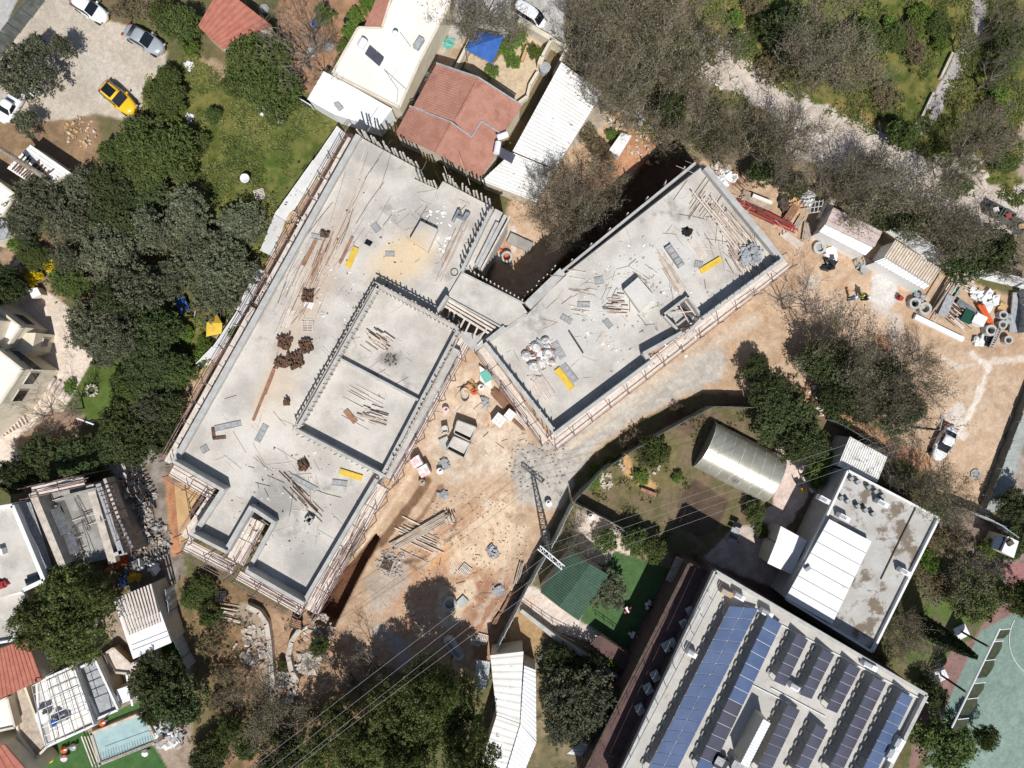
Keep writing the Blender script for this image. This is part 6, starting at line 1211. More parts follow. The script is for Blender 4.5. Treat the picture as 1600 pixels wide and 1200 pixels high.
MB().prism([P(*p, .5).xy for p in [(45,142),(52,135),(63,146),(56,152)]], .4, .5).build('bed', M['panel'], t)
for x, y in [(50,150),(60,139)]: MB().tube(P(x, y, .25), P(x + 2, y - 1, .25), .25, 10).build('wheel', M['black'], t)
# ------------------------------------------------------------------ people
skin = mat('skin', (190,140,110), rough=.7, fine=0)
def person(label, px, py, ang, shirt, trousers, hat=None, arm=1.0):
    t = bpy.data.objects.new('person', None); C.objects.link(t); p = P(px, py); t.location = (p.x, p.y, gz(p.x, p.y)); t.rotation_euler = (0, 0, ang); tag(t, label, 'person', None, (px, py))
    J = [((0,0,.95),.15),((0,0,1.15),.15),((0,0,1.38),.17),((0,0,1.5),.08),((0,0,1.56),.07),
         ((0,.1,.88),.1),((.06,.12,.5),.07),((-.02,.12,.08),.05),((.12,.13,.04),.045),((0,-.1,.88),.1),((-.1,-.12,.5),.07),((-.16,-.12,.08),.05),((-.02,-.13,.04),.045),
         ((0,.19,1.4),.07),((.02,.26,1.12),.05),((.2*arm,.22,.95),.04),((.28*arm,.2,.9),.035),((0,-.19,1.4),.07),((-.02,-.27,1.12),.05),((.12*arm,-.24,.92),.04),((.18*arm,-.22,.86),.035)]
    E = [(0,1),(1,2),(2,3),(3,4),(0,5),(5,6),(6,7),(7,8),(0,9),(9,10),(10,11),(11,12),(2,13),(13,14),(14,15),(15,16),(2,17),(17,18),(18,19),(19,20)]
    me = bpy.data.meshes.new('body'); me.from_pydata([j[0] for j in J], E, []); o = bpy.data.objects.new('body', me); C.objects.link(o); o.parent = t
    sk = o.modifiers.new('skin', 'SKIN'); sv = me.skin_vertices[0].data
    for i, j in enumerate(J): sv[i].radius = (j[1], j[1] * (1.15 if i < 3 else 1))
    sv[0].use_root = True; ss = o.modifiers.new('sub', 'SUBSURF'); ss.levels = 1; ss.render_levels = 1; me.materials.append(mat('shirt_' + shirt[0], shirt[1], fine=.05))
    mb = MB()
    for s, x in ((1, .03), (-1, -.06)): mb.tube((0, s * .1, .95), (x, s * .12, .5), .125, 8, .1); mb.tube((x, s * .12, .52), (x - .06 * (s < 0), s * .12, .1), .1, 8, .085)
    mb.build('trousers', mat('trousers_' + trousers[0], trousers[1], fine=.05), t, loc=(0, 0, 0))
    hd = MB().lathe((0.02, 0, 1.55), [(.03, 0), (.075, .03), (.1, .1), (.105, .16), (.085, .22), (.03, .26)], 12); hd.box((.12, 0, 1.66), (.04, .03, .04)); hd.box((.02, .105, 1.66), (.03, .02, .06)); hd.box((.02, -.105, 1.66), (.03, .02, .06)); hd.build('head', skin, t, loc=(0, 0, 0), smooth=True)
    if hat: h = MB().lathe((0.01, 0, 1.7), [(.16, 0), (.13, .02), (.12, .08), (.07, .13), (.01, .15)], 12); h.box((.14, 0, 1.71), (.12, .16, .02)); h.build('helmet', mat('helmet_' + hat[0], hat[1], rough=.4, fine=0), t, loc=(0, 0, 0), smooth=True)
    else: MB().lathe((0, 0, 1.7), [(.11, 0), (.11, .06), (.07, .12), (.01, .13)], 10).build('hair', M['black'], t, loc=(0, 0, 0), smooth=True)
    return t
person('person in a light blue shirt standing left of the two other workers', 1326, 467, .4, ('blue', (110,165,205)), ('grey', (90,95,105)), ('white', (235,235,235)))
person('person in a lime safety vest standing in the middle of the group', 1341, 463, 2.6, ('lime', (190,210,90)), ('navy', (45,50,60)))
person('person in dark clothes and a white helmet at the right of the group', 1346, 467, 3.4, ('black', (50,50,55)), ('black', (45,45,50)), ('white', (240,240,240)))
# ------------------------------------------------------------------ pylon, poles and wires
t = thing('lattice_pylon', 'steel lattice power pylon with a cross-arm in the dirt yard', 'pylon', P(852,835)); b0 = P(852,835); hz = 9.6
M['galv'] = mat('galvanised', (215,218,220), (190,193,196), sc=4, rough=.5, metal=.2, fine=.05)
def leg(s, z): w = .24 * (1 - z / hz) + .14; return b0 + Vector((s[0] * w, s[1] * w, z))
cn = [(1,1),(-1,1),(-1,-1),(1,-1)]
for s in cn: MB().bar(leg(s, -.2), leg(s, hz), .07, .07).build('leg', M['fencedark'], t)
for k in range(10):
    z0_, z1_ = k * hz / 10, (k + 1) * hz / 10
    mb = MB()
    for i in range(4):
        mb.tube(leg(cn[i], z0_), leg(cn[(i + 1) % 4], z1_), .03, 4); mb.tube(leg(cn[i], z1_), leg(cn[(i + 1) % 4], z1_), .03, 4)
    mb.build('bracing', M['fencedark'], t)
ca, cb = P(842,855,hz), P(880,887,hz); dd = (cb - ca).normalized(); nn = Vector((-dd.y, dd.x, 0))
for s in (-1, 1): MB().bar(ca + nn * s * .2, cb + nn * s * .2, .1, .1).build('crossarm_rail', M['galv'], t)
for k in range(9): a = ca.lerp(cb, k / 8); b = ca.lerp(cb, min(1, (k + 1) / 8)); mb = MB(); mb.tube(a + nn * .2, a - nn * .2, .03, 4); mb.tube(a + nn * .2, b - nn * .2, .03, 4); mb.build('crossarm_lace', M['galv'], t)
for k in range(4): a = ca.lerp(cb, [0, .33, .66, 1][k]); MB().lathe(a + Vector((0, 0, .1)), [(.05,0),(.1,.05),(.05,.1),(.1,.15),(.05,.2),(.03,.3)], 8).build('insulator', M['dark'], t)
MB().lathe(P(852,835,-.1), [(.55,0),(.5,.3),(.3,.32)], 10).build('footing', M['concrete'], t)
def wire(label, a, b, sag, r=.025, name='power_line'):
    mb = MB(); n = 14; prev = a
    for i in range(1, n + 1): u = i / n; q = a.lerp(b, u) - Vector((0, 0, sag * 4 * u * (1 - u))); mb.tube(prev, q, r, 4, cap=False); prev = q
    o = mb.build(name, M['cable'], loc=a); tag(o, label, 'power line', 'power lines from the lattice pylon'); return o
nm = ['topmost', 'second', 'third', 'lowest']
endp = [(280,1290),(300,1300),(330,1300),(345,1290)]
for k in range(4):
    a = ca.lerp(cb, [0, .33, .66, 1][k]) + Vector((0, 0, .35)); wire(nm[k] + ' of the four power lines running from the pylon to the bottom left', a, P(*endp[k], 12), .8, .013)
    e2 = P(1462 + 4 * k, 650 + 10 * k, 7.5); wire(nm[k] + ' of the four power lines running from the pylon over the greenhouse garden', a, e2, .6, .010)
t = thing('street_lamp', 'tall dark wooden pole with a lamp head beside the white sedan', 'lamp post', P(1424,667)); MB().tube(P(1424,667,-.1), P(1424,667,0) + Vector((0, 0, 4.9)), .14, 8, .1).build('pole', M['dark'], t)
v = P(1424,667,0); MB().bar(v + Vector((0, 0, 4.8)), v + Vector((.1, 1.1, 5.0)), .1, .1).build('lamp_arm', M['panel'], t); MB().box(v + Vector((.1, 1.3, 5.0)), (.25, .5, .14)).build('lamp_head', M['panel'], t)
t = thing('power_pole', 'slim utility pole with a white cross-arm among the trees by the lawn', 'utility pole', P(205,652)); v = P(205,652); MB().tube(v, v + Vector((0, 0, 8)), .12, 8, .08).build('pole', M['barkdark'], t); MB().bar(v + Vector((-.8, .3, 7.8)), v + Vector((.8, -.3, 7.8)), .12, .12).build('crossarm', M['whiteclean'], t)
# ------------------------------------------------------------------ yard: boxes, pallets, stacks
def openbox(label, quad, h, rim, m='concrete'):
    t = thing('concrete_box', label, 'box', at0(centroid(quad, h)), 'precast concrete boxes in the yard')
    for i in range(4): wall(MB(), quad[i], quad[(i + 1) % 4], 0, h, .12, h, .05).build('side', M[m], t)
    MB().slab([P(*quad[0], h + .02), P(*quad[1], h + .02), P(*quad[2], h * .55).lerp(P(*quad[1], h), .25), P(*quad[3], h * .55).lerp(P(*quad[0], h), .25)], .1).build('lid', M['slab'], t)
openbox('upper precast concrete box with a tilted pale lid', [(715,657),(744,668),(735,690),(709,677)], 1.1, .2)
openbox('lower precast concrete box with a tilted pale lid', [(709,682),(734,693),(725,716),(698,702)], 1.1, .2)
openbox('small precast concrete box left of the two big ones', [(690,667),(698,665),(700,675),(691,676)], .8, .2)
lie('concrete_slab', 'grey concrete slab lying left of the concrete boxes', 'slab', (692,684), (700,702), 15, .25, 0, M['concrete'])
def cubepal(x, y, s, label, m='pink', ang=.5):
    t = thing('block_pallet', label, 'pallet of blocks', P(x, y), 'wrapped block pallets'); MB().box(P(x, y, .07), (s, s, .14), ang).build('pallet', M['wood2'], t)
    for i in range(3):
        for j in range(3): MB().box(P(x, y, .62) + Matrix.Rotation(ang, 3, 'Z') @ Vector(((i - 1) * s / 3, (j - 1) * s / 3, 0)), (s / 3 * .96, s / 3 * .96, .95 + rnd.uniform(-.04, .04)), ang).build('block_stack', M[m if rnd.random() < .6 else 'white'], t)
cubepal(651,721,1.1,'upper pink and white wrapped block pallet below the scaffold'); cubepal(663,735,1.15,'lower pink and white wrapped block pallet below the scaffold')
cubepal(780,656,1.2,'white wrapped pallet left of the bottom corner of the right slab','white',.9); cubepal(797,648,1.0,'small white wrapped pallet against the right slab corner','white',.9)
stack('plank_stack', 'long grey timber stack lying in the dirt yard', (617,852), (702,804), 15, 5, 0, 1, ragged=.5)
pile('plank_pile', 'splintered ends on top of the long timber stack', (703,808), 9, 26, 70, .6, .8, .3)
pile('plank_pile', 'loose poles beside the long timber stack', (650,845), 26, 16, 25, .15, 4.5, .0, zmax=.2)
stack('plank_stack', 'red-brown timber stack below the left corner of the right slab', (771,612), (800,645), 12, 5, 0, 2)
stack('plank_stack', 'second red-brown timber stack beside the right slab', (781,608), (806,640), 8, 4, 0, 2)
stack('plank_stack', 'pale timber stack beside the lower left side of the right slab', (801,642), (824,666), 10, 4, 0, 0)
stack('plank_stack', 'brown board stack at the end of the pale one', (800,655), (818,672), 5, 3, 0, 2)
for i, (p, q, w, l) in enumerate([((815,880),(806,912),8,'topmost'),((812,912),(800,935),8,'second'),((800,930),(786,955),9,'reddish third'),((783,958),(772,975),8,'lowest')]):
    stack('plank_stack', l + ' timber stack leaning along the sheet fence in the lower yard', p, q, w, 4, 0, 2 if i else 1)
t = thing('wire_crate', 'green-meshed pallet crate of pale pipes above the timber stacks', 'crate', P(755,585))
for k in range(8): MB().bar(P(750 + k * 2.2, 572 + k * 1.6, .3), P(752 + k * 2.2, 596 + k * 1.6, .3), .14, .2).build('slat', M['creamroof'], t)
MB().box(P(760,588,.55), (1.0,1.2,.1), .5).build('mesh_cover', M['teal'], t)
t = thing('tub', 'oval pale tub standing by the scaffold corner', 'tub', P(727,617)); MB().lathe((0,0,0), [(.45,0),(.6,.5),(.63,.52),(.55,.5),(.42,.1)], 14).build('tub_body', M['stone'], t, loc=(0,0,0)).scale = (.85, 1.25, 1)
for x, y, m, s in [(752,605,'whiteclean','white sack above the small bin'),(757,628,'panel','grey rubbish bin with things in it'),(697,640,'pink','small pink box by the scaffold'),(745,608,'plywood','tan box near the clutter'),(692,773,'panel','grey boulder-like lump in the dirt yard'),(688,735,'whiteclean','round white bucket below the pink pallets'),(660,753,'wood2','wooden cable spool below the pink pallets'),(770,862,'panel','grey sack lying in the dirt yard'),(695,725,'panel','grey bag beside the lower concrete box'),(923,806,'whiteclean','white bucket in the lower garden'),(857,785,'whiteclean','white can beside the pylon shadow'),(741,612,'orange','orange bucket near the clutter'),(735,605,'plywood','tan pile near the oval tub'),(778,921,'panel','blue-grey plate in the lower yard')]:
    if m in ('panel', 'plywood'): heap('debris', s, 'debris', (x, y), 7, 14, 0, M[m], .55, .45); continue
    t = thing('bucket' if 'bucket' in s or 'can' in s else 'container', s, 'bucket' if 'bucket' in s or 'can' in s else 'container', P(x, y)); r = .38
    MB().lathe(P(x, y, -.05), [(r * .85, 0), (r, .5), (r * .9, .6), (r * .6, .62)], 9).build('shell', M[m], t); MB().box(P(x, y, .62), (.3, .12, .1), .5).build('handle', M['dark'], t)
def ring(x, y, r, label, inner='glass', h=.6, group='concrete rings', m='concrete'):
    t = thing('concrete_ring', label, 'concrete ring', P(x, y), group); R = r * .068; n = 16; v = []; 
    for rr, z in ((R, 0), (R, h), (R * .62, h), (R * .62, .05)):
        for i in range(n): v.append((R * 0 + rr * math.cos(6.283 * i / n), rr * math.sin(6.283 * i / n), z))
    MB().add(v, [(j * n + i, j * n + (i + 1) % n, (j + 1) * n + (i + 1) % n, (j + 1) * n + i) for j in range(3) for i in range(n)]).build('ring', M[m], t, loc=(0, 0, 0)); MB().lathe((0, 0, .02), [(R * .6, 0), (R * .6, .04)], 12).build('opening', M[inner], t, loc=(0, 0, 0))
for a in [(1421,446,6,'white ring near the lower site shed','dark',.5,'concrete rings','whiteclean'),(1425,475,9,'left one of the two rings at the scrap yard corner'),(1441,483,10,'right one of the two rings at the scrap yard corner','wood2'),(1541,517,9,'thick ring in the lower right of the scrap yard','glass',.8),(1562,493,7,'ring by the grey gate, upper'),(1561,508,7,'ring by the grey gate, with pale centre','whiteclean'),(1570,532,7,'brown ring at the bottom right of the scrap yard','wood2'),(703,942,11,'ring of stones around a manhole in the lower yard','stone'),(1524,741,8,'flat round manhole in the right dirt yard','panel',.08),(1279,388,10,'grey hose coil ring beside the upper site shed','panel',.35),(1290,384,8,'second grey hose coil beside the upper site shed','panel',.3),(792,403,9,'round bin group at the edge of the pit','orange',.7),(424,178,5,'round drum in the grass','dark',.4)]: ring(*a)
lie('concrete_slab', 'flat grey slab beside the stone ring in the lower yard', 'slab', (716,946), (728,934), 13, .2, 0, M['concrete'])
lie('steel_pipe', 'orange-red pipe standing out at the edge of the pit', 'pipe', (773,383), (790,398), 3, .25, 0, M['orange'])
lie('retaining_wall', 'grey curb wall at the edge of the pit, lower left', 'wall', (795,372), (830,388), 16, .4, 0, M['cdark'])
t = thing('mixer_drum', 'pale grey long tank lying in the shade of the pines', 'tank', P(709,1012)); a, b = P(700,999,.6), P(718,1024,.6); MB().tube(a, b, .6, 14).build('tank_body', M['panel'], t, smooth=True); d = (b - a).normalized(); MB().tube(b, b + d * .35, .6, 14, .3).build('end_cap', M['tarp'], t); MB().tube(a, a - d * .35, .6, 14, .3).build('end_cap', M['tarp'], t); MB().bar(a + Vector((0, 0, .6)), b + Vector((0, 0, .6)), .2, .06).build('hatch', M['steel'], t)
def pallet(x, y, ang, label, s=1.1, m='wood', z=0):
    t = thing('wooden_pallet', label, 'pallet', P(x, y, z), 'wooden pallets'); t.rotation_euler = (0, 0, ang)
    for k in range(7): MB().box((0, (k - 3) * s / 7 * 1.05, .12), (s, s / 7 * .6, .03)).build('slat', M[m], t, loc=(0, 0, 0))
    for k in (-1, 0, 1): MB().box((k * s * .45, 0, .05), (.1, s, .1)).build('bearer', M[m], t, loc=(0, 0, 0))
for a in [(727,890,.9,'pallet in the middle of the lower dirt yard'),(605,882,1.2,'dark pallet by the trench','dark'),(754,998,1.3,'pallet by the sheet fence near the tank'),(744,1000,1.3,'pale pallet left of the fence pallet'),(345,931,0,'orange-brown pallet on the slope below the left slab'),(406,304,.3,'old pallet lying in the grass field'),(481,510,0,'pallet of slats above the rusty cluster')]: pallet(a[0], a[1], a[2], 'wooden ' + a[3], m=a[4] if len(a) > 4 else 'wood', z=ZS if 'rusty cluster' in a[3] else 0)
t = thing('wooden_crate', 'brown wooden crate at the top of the right curved wall', 'crate', P(463,974)); MB().box(P(463,974,.4), (1.0,.9,.8), -.3).build('crate_body', M['dark'], t)
for k in range(4): MB().box(P(463,974,.82) + Vector((0, (k - 1.5) * .22, 0)), (1.02,.15,.04), -.3).build('slat', M['brownwood'], t)
pile('plank_pile', 'boards and grey sheets heaped beside the orange-brown pallet', (350,960), 18, 14, 10, .6, 2.6, 0)
heap('rock_pile', 'heap of pale rocks inside the right curved wall', 'rocks', (480,1035), 16, 60, 0, M['stone'], .8, .5); heap('rock_pile', 'scattered pale rocks left of the curved walls', 'rocks', (395,1010), 32, 80, 0, M['stone'], .5, .2)
heap('rock_pile', 'rocks strewn above the right curved wall', 'rocks', (500,985), 26, 60, 0, M['stone'], .4, .2); heap('rock_pile', 'rocks around the foot of the curved walls', 'rocks', (440,1075), 26, 70, 0, M['stone'], .5, .3)
heap('rubble', 'loose rubble along the bank left of the pit', 'rubble', (965,190), 22, 60, 0, [M['stone'], M['plywood']], .5, .2); heap('rubble', 'red and pale rubble at the top corner of the right slab', 'rubble', (1125,275), 18, 90, 0, [M['stone'], M['terra'], M['wood2']], .45, .4)
heap('rubble', 'earth clods and stones over the middle of the dirt yard', 'rubble', (735,860), 95, 260, 0, [M['stone'], M['plywood'], M['wood2']], .15, .05); heap('rubble', 'stones along the hoarding of the left slab', 'rubble', (455,345), 14, 60, 0, [M['stone'], M['plywood']], .4, .2)
heap('rubble', 'stones on the red bank between the pit and the trailer', 'rubble', (1010,225), 36, 120, 0, [M['stone'], M['plywood']], .28, .1); heap('rubble', 'pale rocks on the verge of the gravel road', 'rubble', (1130,95), 42, 40, 0, M['stone'], .7, .2)
heap('rubble', 'rocks on the far verge of the gravel road', 'rubble', (1510,275), 34, 40, 0, M['stone'], .6, .2); heap('rubble', 'stones beside the stepped path right of the garden', 'rubble', (1295,620), 32, 130, 0, [M['stone'], M['terra'], M['whiteclean']], .4, .2)
heap('rubble', 'cement crumbs at the corner of the haul road', 'rubble', (840,720), 50, 120, 0, M['panel'], .2, .05); heap('rubble', 'trench side spoil and cement crust by the timber stack', 'rubble', (612,880), 24, 110, 0, [M['stone'], M['panel']], .2, .1)
heap('rubble', 'stones on the bare earth below the parking lot', 'rubble', (125,205), 26, 50, 0, [M['stone'], M['plywood']], .3, .1)
# stone ring bed and garden things
t = thing('stone_edging', 'ring of white stones round the garden bed', 'stone edging', P(1000,700))
for k in range(44):
    a = k / 44 * 6.283; 
    if rnd.random() < .25: continue
    q = P(1000 + 33 * math.cos(a) + 2 * rnd.random(), 715 + 32 * math.sin(a), .08); MB().box(q, (.35 * rnd.uniform(.6,1.3), .25, .25), a + 1.57 + rnd.uniform(-.4,.4)).build('stone', M['stone'], t)
heap('rubble', 'white stone trail at the left of the garden', 'rubble', (943,752), 16, 60, 0, M['stone'], .3, .1)
t = thing('bench', 'small orange-brown bench in the garden', 'bench', P(1013,769)); MB().bar(P(1001,764,.4), P(1025,773,.4), .35, .06).build('seat', M['brownwood'], t)
for x, y in [(1003,765),(1023,772)]: MB().box(P(x, y, .2), (.1,.3,.4), -.35).build('leg', M['dark'], t)
t = thing('grill_table', 'dark metal garden cart with trays beside the stone paving', 'cart', P(1146,832))
for k in range(4): MB().box(P(1152 - k * 3, 820 + k * 9, .7), (.9,.5,.08), -.4).build('tray', M['steel' if k % 2 else 'glass'], t)
for dx, dy in ((-6,14),(6,14),(-2,-14),(10,-12)): v = P(1146 + dx, 832 + dy); MB().tube(v, v + Vector((0, 0, .7)), .04).build('leg', M['dark'], t)
for x, y, m, s in [(1258,748,'whiteclean','white'),(1256,766,'yellow','yellow'),(1270,766,'plastic','white framed'),(1248,755,'black','black')]:
    t = thing('garden_chair', s + ' chair in the shady clutter beside the stone paving', 'chair', P(x, y)); MB().box(P(x, y, .42), (.5,.5,.06), .4).build('seat', M[m], t); MB().box(P(x - 3, y, .7), (.06,.5,.5), .4).build('backrest', M[m], t)
    for dx, dy in ((-.2,-.2),(.2,-.2),(.2,.2),(-.2,.2)): v = P(x, y) + Vector((dx, dy, 0)); MB().tube(v, v + Vector((0, 0, .42)), .03, 4).build('leg', M[m], t)
# play tent etc. in the grass
t = thing('play_tent', 'yellow play tent roof beside the white hoarding', 'play tent', P(335,508)); a, b, c, d, e = P(323,504,1.5), P(347,505,1.9), P(346,521,1.5), P(322,526,1.2), P(339,491,1.2); MB().slab([a, b, c, d], .04).build('tent_panel', M['yellow'], t); MB().slab([a, e, b], .04).build('tent_panel', M['orange'] if False else M['yellow'], t); MB().slab([P(313,500,.8), P(322,505,1.4), P(321,511,.8)], .04).build('side_flap', M['green'], t)
for v in (a, b, c, d): MB().tube((v.x, v.y, 0), v, .04).build('pole', M['steel'], t)
t = thing('play_board', 'bright blue play panel with a round hole, lying in the undergrowth', 'play equipment', P(284,477)); 
qs = [(273,468),(288,463),(296,484),(282,490)]; MB().prism([P(*p, .7).xy for p in qs], .55, .7).build('panel_sheet', M['blue'], t); MB().lathe(P(286,479,.705), [(.3,0),(.28,.02)], 14).build('hole', M['dark'], t); MB().bar(P(303,500,.3), P(306,485,.5), .1, .1).build('leg', M['panel'], t); MB().tube(P(296,482,.5), P(318,486,.3), .05).build('strut', M['orange'], t)
t = thing('satellite_dish', 'white satellite dish standing in the grass field', 'satellite dish', P(384,284)); c = P(383,279,.9); MB().lathe(c, [(.05,0),(.35,.05),(.5,.14),(.47,.16),(.1,.04)], 16).build('dish', M['whiteclean'], t)
for dx, dy in ((.3,-.4),(-.2,-.4),(0,.3)): MB().tube(c, Vector((c.x + dx, c.y + dy, 0)), .03).build('strut', M['steel'], t)
t = thing('signboard', 'green board in a white frame at the edge of the grass field', 'sign', P(482,168)); a, b = P(473,161,0), P(491,172,0); MB().bar(a + Vector((0,0,.1)), b + Vector((0,0,.1)), .06, 1.1).build('board', M['green'], t)
for v in (a, b): MB().tube(v, v + Vector((0, 0, 1.25)), .05).build('post', M['whiteclean'], t)
MB().bar(a + Vector((0, 0, 1.2)), b + Vector((0, 0, 1.2)), .1, .08).build('top_rail', M['whiteclean'], t)
for x, y, s in [(296,102,'torn white sack on the grass by the parking lot'),(296,184,'round white net and rubbish heap by the dark trees'),(410,173,'white bag beside the round drum in the grass'),(438,187,'grey-white scrap in the grass')]: heap('debris', s, 'debris', (x, y), 6, 14, 0, M['whiteclean'], .4, .35)
# garden top: small furniture
for x, y, m, s in [(545,35,'black','black bath-shaped tub in the top garden'),(488,84,'whiteclean','white barrel in the top garden'),(516,75,'panel','grey barrel beside the hedge'),(415,16,'panel','pale machine at the top garden wall'),(495,38,'blue','blue toy in the top garden')]:
    t = thing('tub', s, 'tub', P(x, y)); MB().lathe(P(x, y), [(.4,0),(.5,.4),(.42,.42),(.35,.1)], 10).build('tub_body', M[m], t); MB().box(P(x, y, .4), (.9,.08,.06), .6).build('rim_bar', M['panel'], t)
pile('rubbish_pile', 'mixed colourful rubbish along the lane beside the white flat roof', (678,110), 10, 24, 120, .6, 1.0, 0, kinds=(0, 1), rr=34, zmax=.5, part='scrap')
for x, y, m, s in [(690,52,'green','green and white'),(664,118,'whiteclean','white'),(646,150,'blue','blue'),(636,160,'redpaint','red'),(700,68,'teal','turquoise')]: heap('debris', s + ' plastic rubbish in the lane beside the white flat roof', 'debris', (x, y), 8, 12, 0, M[m], .5, .4)
# ------------------------------------------------------------------ site sheds and scrap yard
ribroof('site_shed', 'upper site shed, pinkish ribbed roof with a white lower strip', 'shed', [[(1302,324,2.8),(1290,350,2.8),(1366,386,2.8),(1379,362,2.8)],[(1289,351,2.75),(1280,362,2.4),(1352,399,2.4),(1364,387,2.75)]], [mat('pinkish_sheet', (205,188,182), (190,172,166), sc=1, fine=.12, c3=(140,115,105), sc3=.8), M['whiteclean']], [2,9], .06, M['white'])
ribroof('site_shed', 'lower site shed, beige tiled roof with a white lower strip', 'shed', [[(1399,375,2.8),(1470,420,2.8),(1453,444,2.8),(1382,401,2.8)],[(1382,403,2.7),(1452,446,2.7),(1443,452,2.4),(1366,409,2.4)]], [mat('beige_sheet', (218,205,188), (200,185,168), sc=1, fine=.1, c3=(165,148,130), sc3=.8), M['whiteclean']], [19,14], .08, M['white'])
lie('white_beam', 'long white box beam along the front of the scrap yard', 'beam', (1427,495), (1502,531), 8, .4, 0, M['whiteclean'])
pile('plank_pile', 'bundle of pale pipes and boards in the scrap yard, left part', (1475,460), 26, 60, -58, .18, 3.6, 0, kinds=(0, 1, 1), zmax=1.0, rr=14)
pile('plank_pile', 'tangle of pale sticks in the middle of the scrap yard', (1495,488), 20, 50, 40, .7, 1.8, 0, kinds=(0, 1, 3), zmax=.9)
pile('plank_pile', 'boards in the upper part of the scrap yard', (1505,440), 22, 30, 30, .4, 2.2, 0, kinds=(0, 1), zmax=.6, rr=12)
lie('steel_plate', 'long grey plate slanting across the scrap yard', 'plate', (1471,494), (1486,462), 14, .1, .9, M['panel']); lie('steel_plate', 'grey-blue plate near the green box in the scrap yard', 'plate', (1496,470), (1528,492), 9, .12, .7, M['steel'])
for i, (p, q) in enumerate([((1529,476),(1548,510)),((1535,476),(1551,508))]): o = MB().tube(P(*p, .5), P(*q, .4), .18, 10).build('orange_pipe', M['orange'], loc=P(*p)); tag(o, ['left', 'right'][i] + ' orange pipe in the scrap yard', 'pipe', 'orange pipes')
t = thing('tool_box', 'dark green chest in the middle of the scrap yard', 'chest', P(1512,494)); MB().box(P(1512,494,.4), (1.4,1.0,.8), 1.1).build('chest_body', mat('dark_green', (30,75,60), fine=.05), t); MB().box(P(1512,494,.85), (1.45,1.05,.06), 1.1).build('lid', mat('dark_green', (30,75,60)), t)
t = thing('white_crate', 'white container beside the dark green chest', 'container', P(1527,500)); MB().box(P(1527,500,.5), (1.1,1.2,1.0), 1.1).build('container_body', M['whiteclean'], t); MB().box(P(1527,500,1.03), (.8,.9,.04), 1.1).build('lid', M['plastic'], t)
t = thing('steel_rack', 'grey ladder-like frame leaning in the lower right of the scrap yard', 'frame', P(1556,530)); 
for s in (-3, 3): MB().bar(P(1547 + s, 546, .5), P(1561 + s, 515, .8), .1, .1).build('side_rail', M['panel'], t)
for k in range(9): MB().bar(P(1545 + k * 1.7, 543 - k * 3.6, .6), P(1551 + k * 1.7, 545 - k * 3.6, .6), .14, .08).build('rung', M['wood2'], t)
for x, y, m, s in [(1525,460,'whiteclean','white folded sheet'),(1545,470,'whiteclean','big white tarpaulin'),(1562,478,'plywood','tan sheet'),(1576,500,'panel','grey-blue plate'),(1436,465,'panel','grey trough'),(1430,447,'teal','teal bucket cluster'),(1405,465,'redpaint','red hand tool cluster'),(1530,535,'whiteclean','bundle of white pipes'),(1490,455,'teal','teal scraps'),(1546,531,'glass','black plate')]:
    heap('scrap', s + ' in the scrap yard', 'scrap', (x, y), (4 if 'red' in s else 8) if 'big' not in s else 14, 16, .2, M[m], .3 if 'red' in s else (.75 if 'big' in s else .5), .5)
t = thing('steel_gate', 'curved grey steel gate sheet at the right edge of the scrap yard', 'gate', P(1592,490)); 
for k in range(6): MB().bar(P(1592 - 0.8 * abs(k - 3) ** 1.5, 456 + k * 11, .1), P(1592 - 0.8 * abs(k - 2) ** 1.5, 466 + k * 11, .1), .3, 2.2).build('gate_panel', M['panel'], t)
MB().prism([P(*p, .5).xy for p in [(1583,457),(1604,458),(1608,520),(1577,519)]], .3, .5).build('ramp', M['panel'], t)
# between slab B and sheds
pile('steel_pile', 'long red-painted steel props piled beside the upper right of the right slab', (1198,338), 26, 40, 26, .12, 4.6, 0, kinds=(3,), part='prop', rr=7, zmax=.8, cat='steel props')
for o in list(bpy.data.objects):
    if o.name.startswith('steel_pile'):
        rm_ = unit_mesh('prop', lambda mb: mb.tube((-.5, 0, .05), (.5, 0, .05), .07, 6), M['redpaint'])
        for ch in o.children: ch.data = rm_ if rnd.random() < .75 else ch.data
stack('plank_stack', 'grey timber bundle behind the red steel props', (1160,306), (1200,322), 16, 5, 0, 1)
stack('plank_stack', 'short timber row between grey bundle and red props', (1160,318), (1196,334), 9, 3, 0, 0)
lie('white_beam', 'short white beam on the timber bundle', 'beam', (1175,306), (1205,318), 5, .3, .5, M['creamroof'])
pile('plank_pile', 'brushwood and boards at the top corner beside the right slab', (1155,285), 16, 40, 40, 1.0, 1.4, 0, kinds=(1, 2, 3), zmax=.5)
stack('plank_stack', 'orange-brown boards standing across the scrap strip', (1228,345), (1243,322), 13, 4, .3, 2)
t = thing('steel_rack', 'grid frame of pale steel beside the upper site shed', 'frame', P(1268,330))
for k in range(5): MB().bar(P(1259 + k * 6, 335 - k * 1, 1.2), P(1262 + k * 6, 316 - k * 1, 1.2), .07, .1).build('bar', M['tarp'], t)
for k in range(3): MB().bar(P(1258, 334 - k * 8, 1.25), P(1286, 330 - k * 8, 1.25), .07, .1).build('bar', M['tarp'], t)
t = thing('cabinet', 'tan and white cabinet lying beside the upper site shed', 'cabinet', P(1285,330)); MB().bar(P(1278,345,0), P(1294,315,0), .7, 1.2).build('cabinet_body', M['creamroof'], t); MB().bar(P(1276,344,.1), P(1292,314,.1), .12, 1.2).build('door', M['plywood'], t)
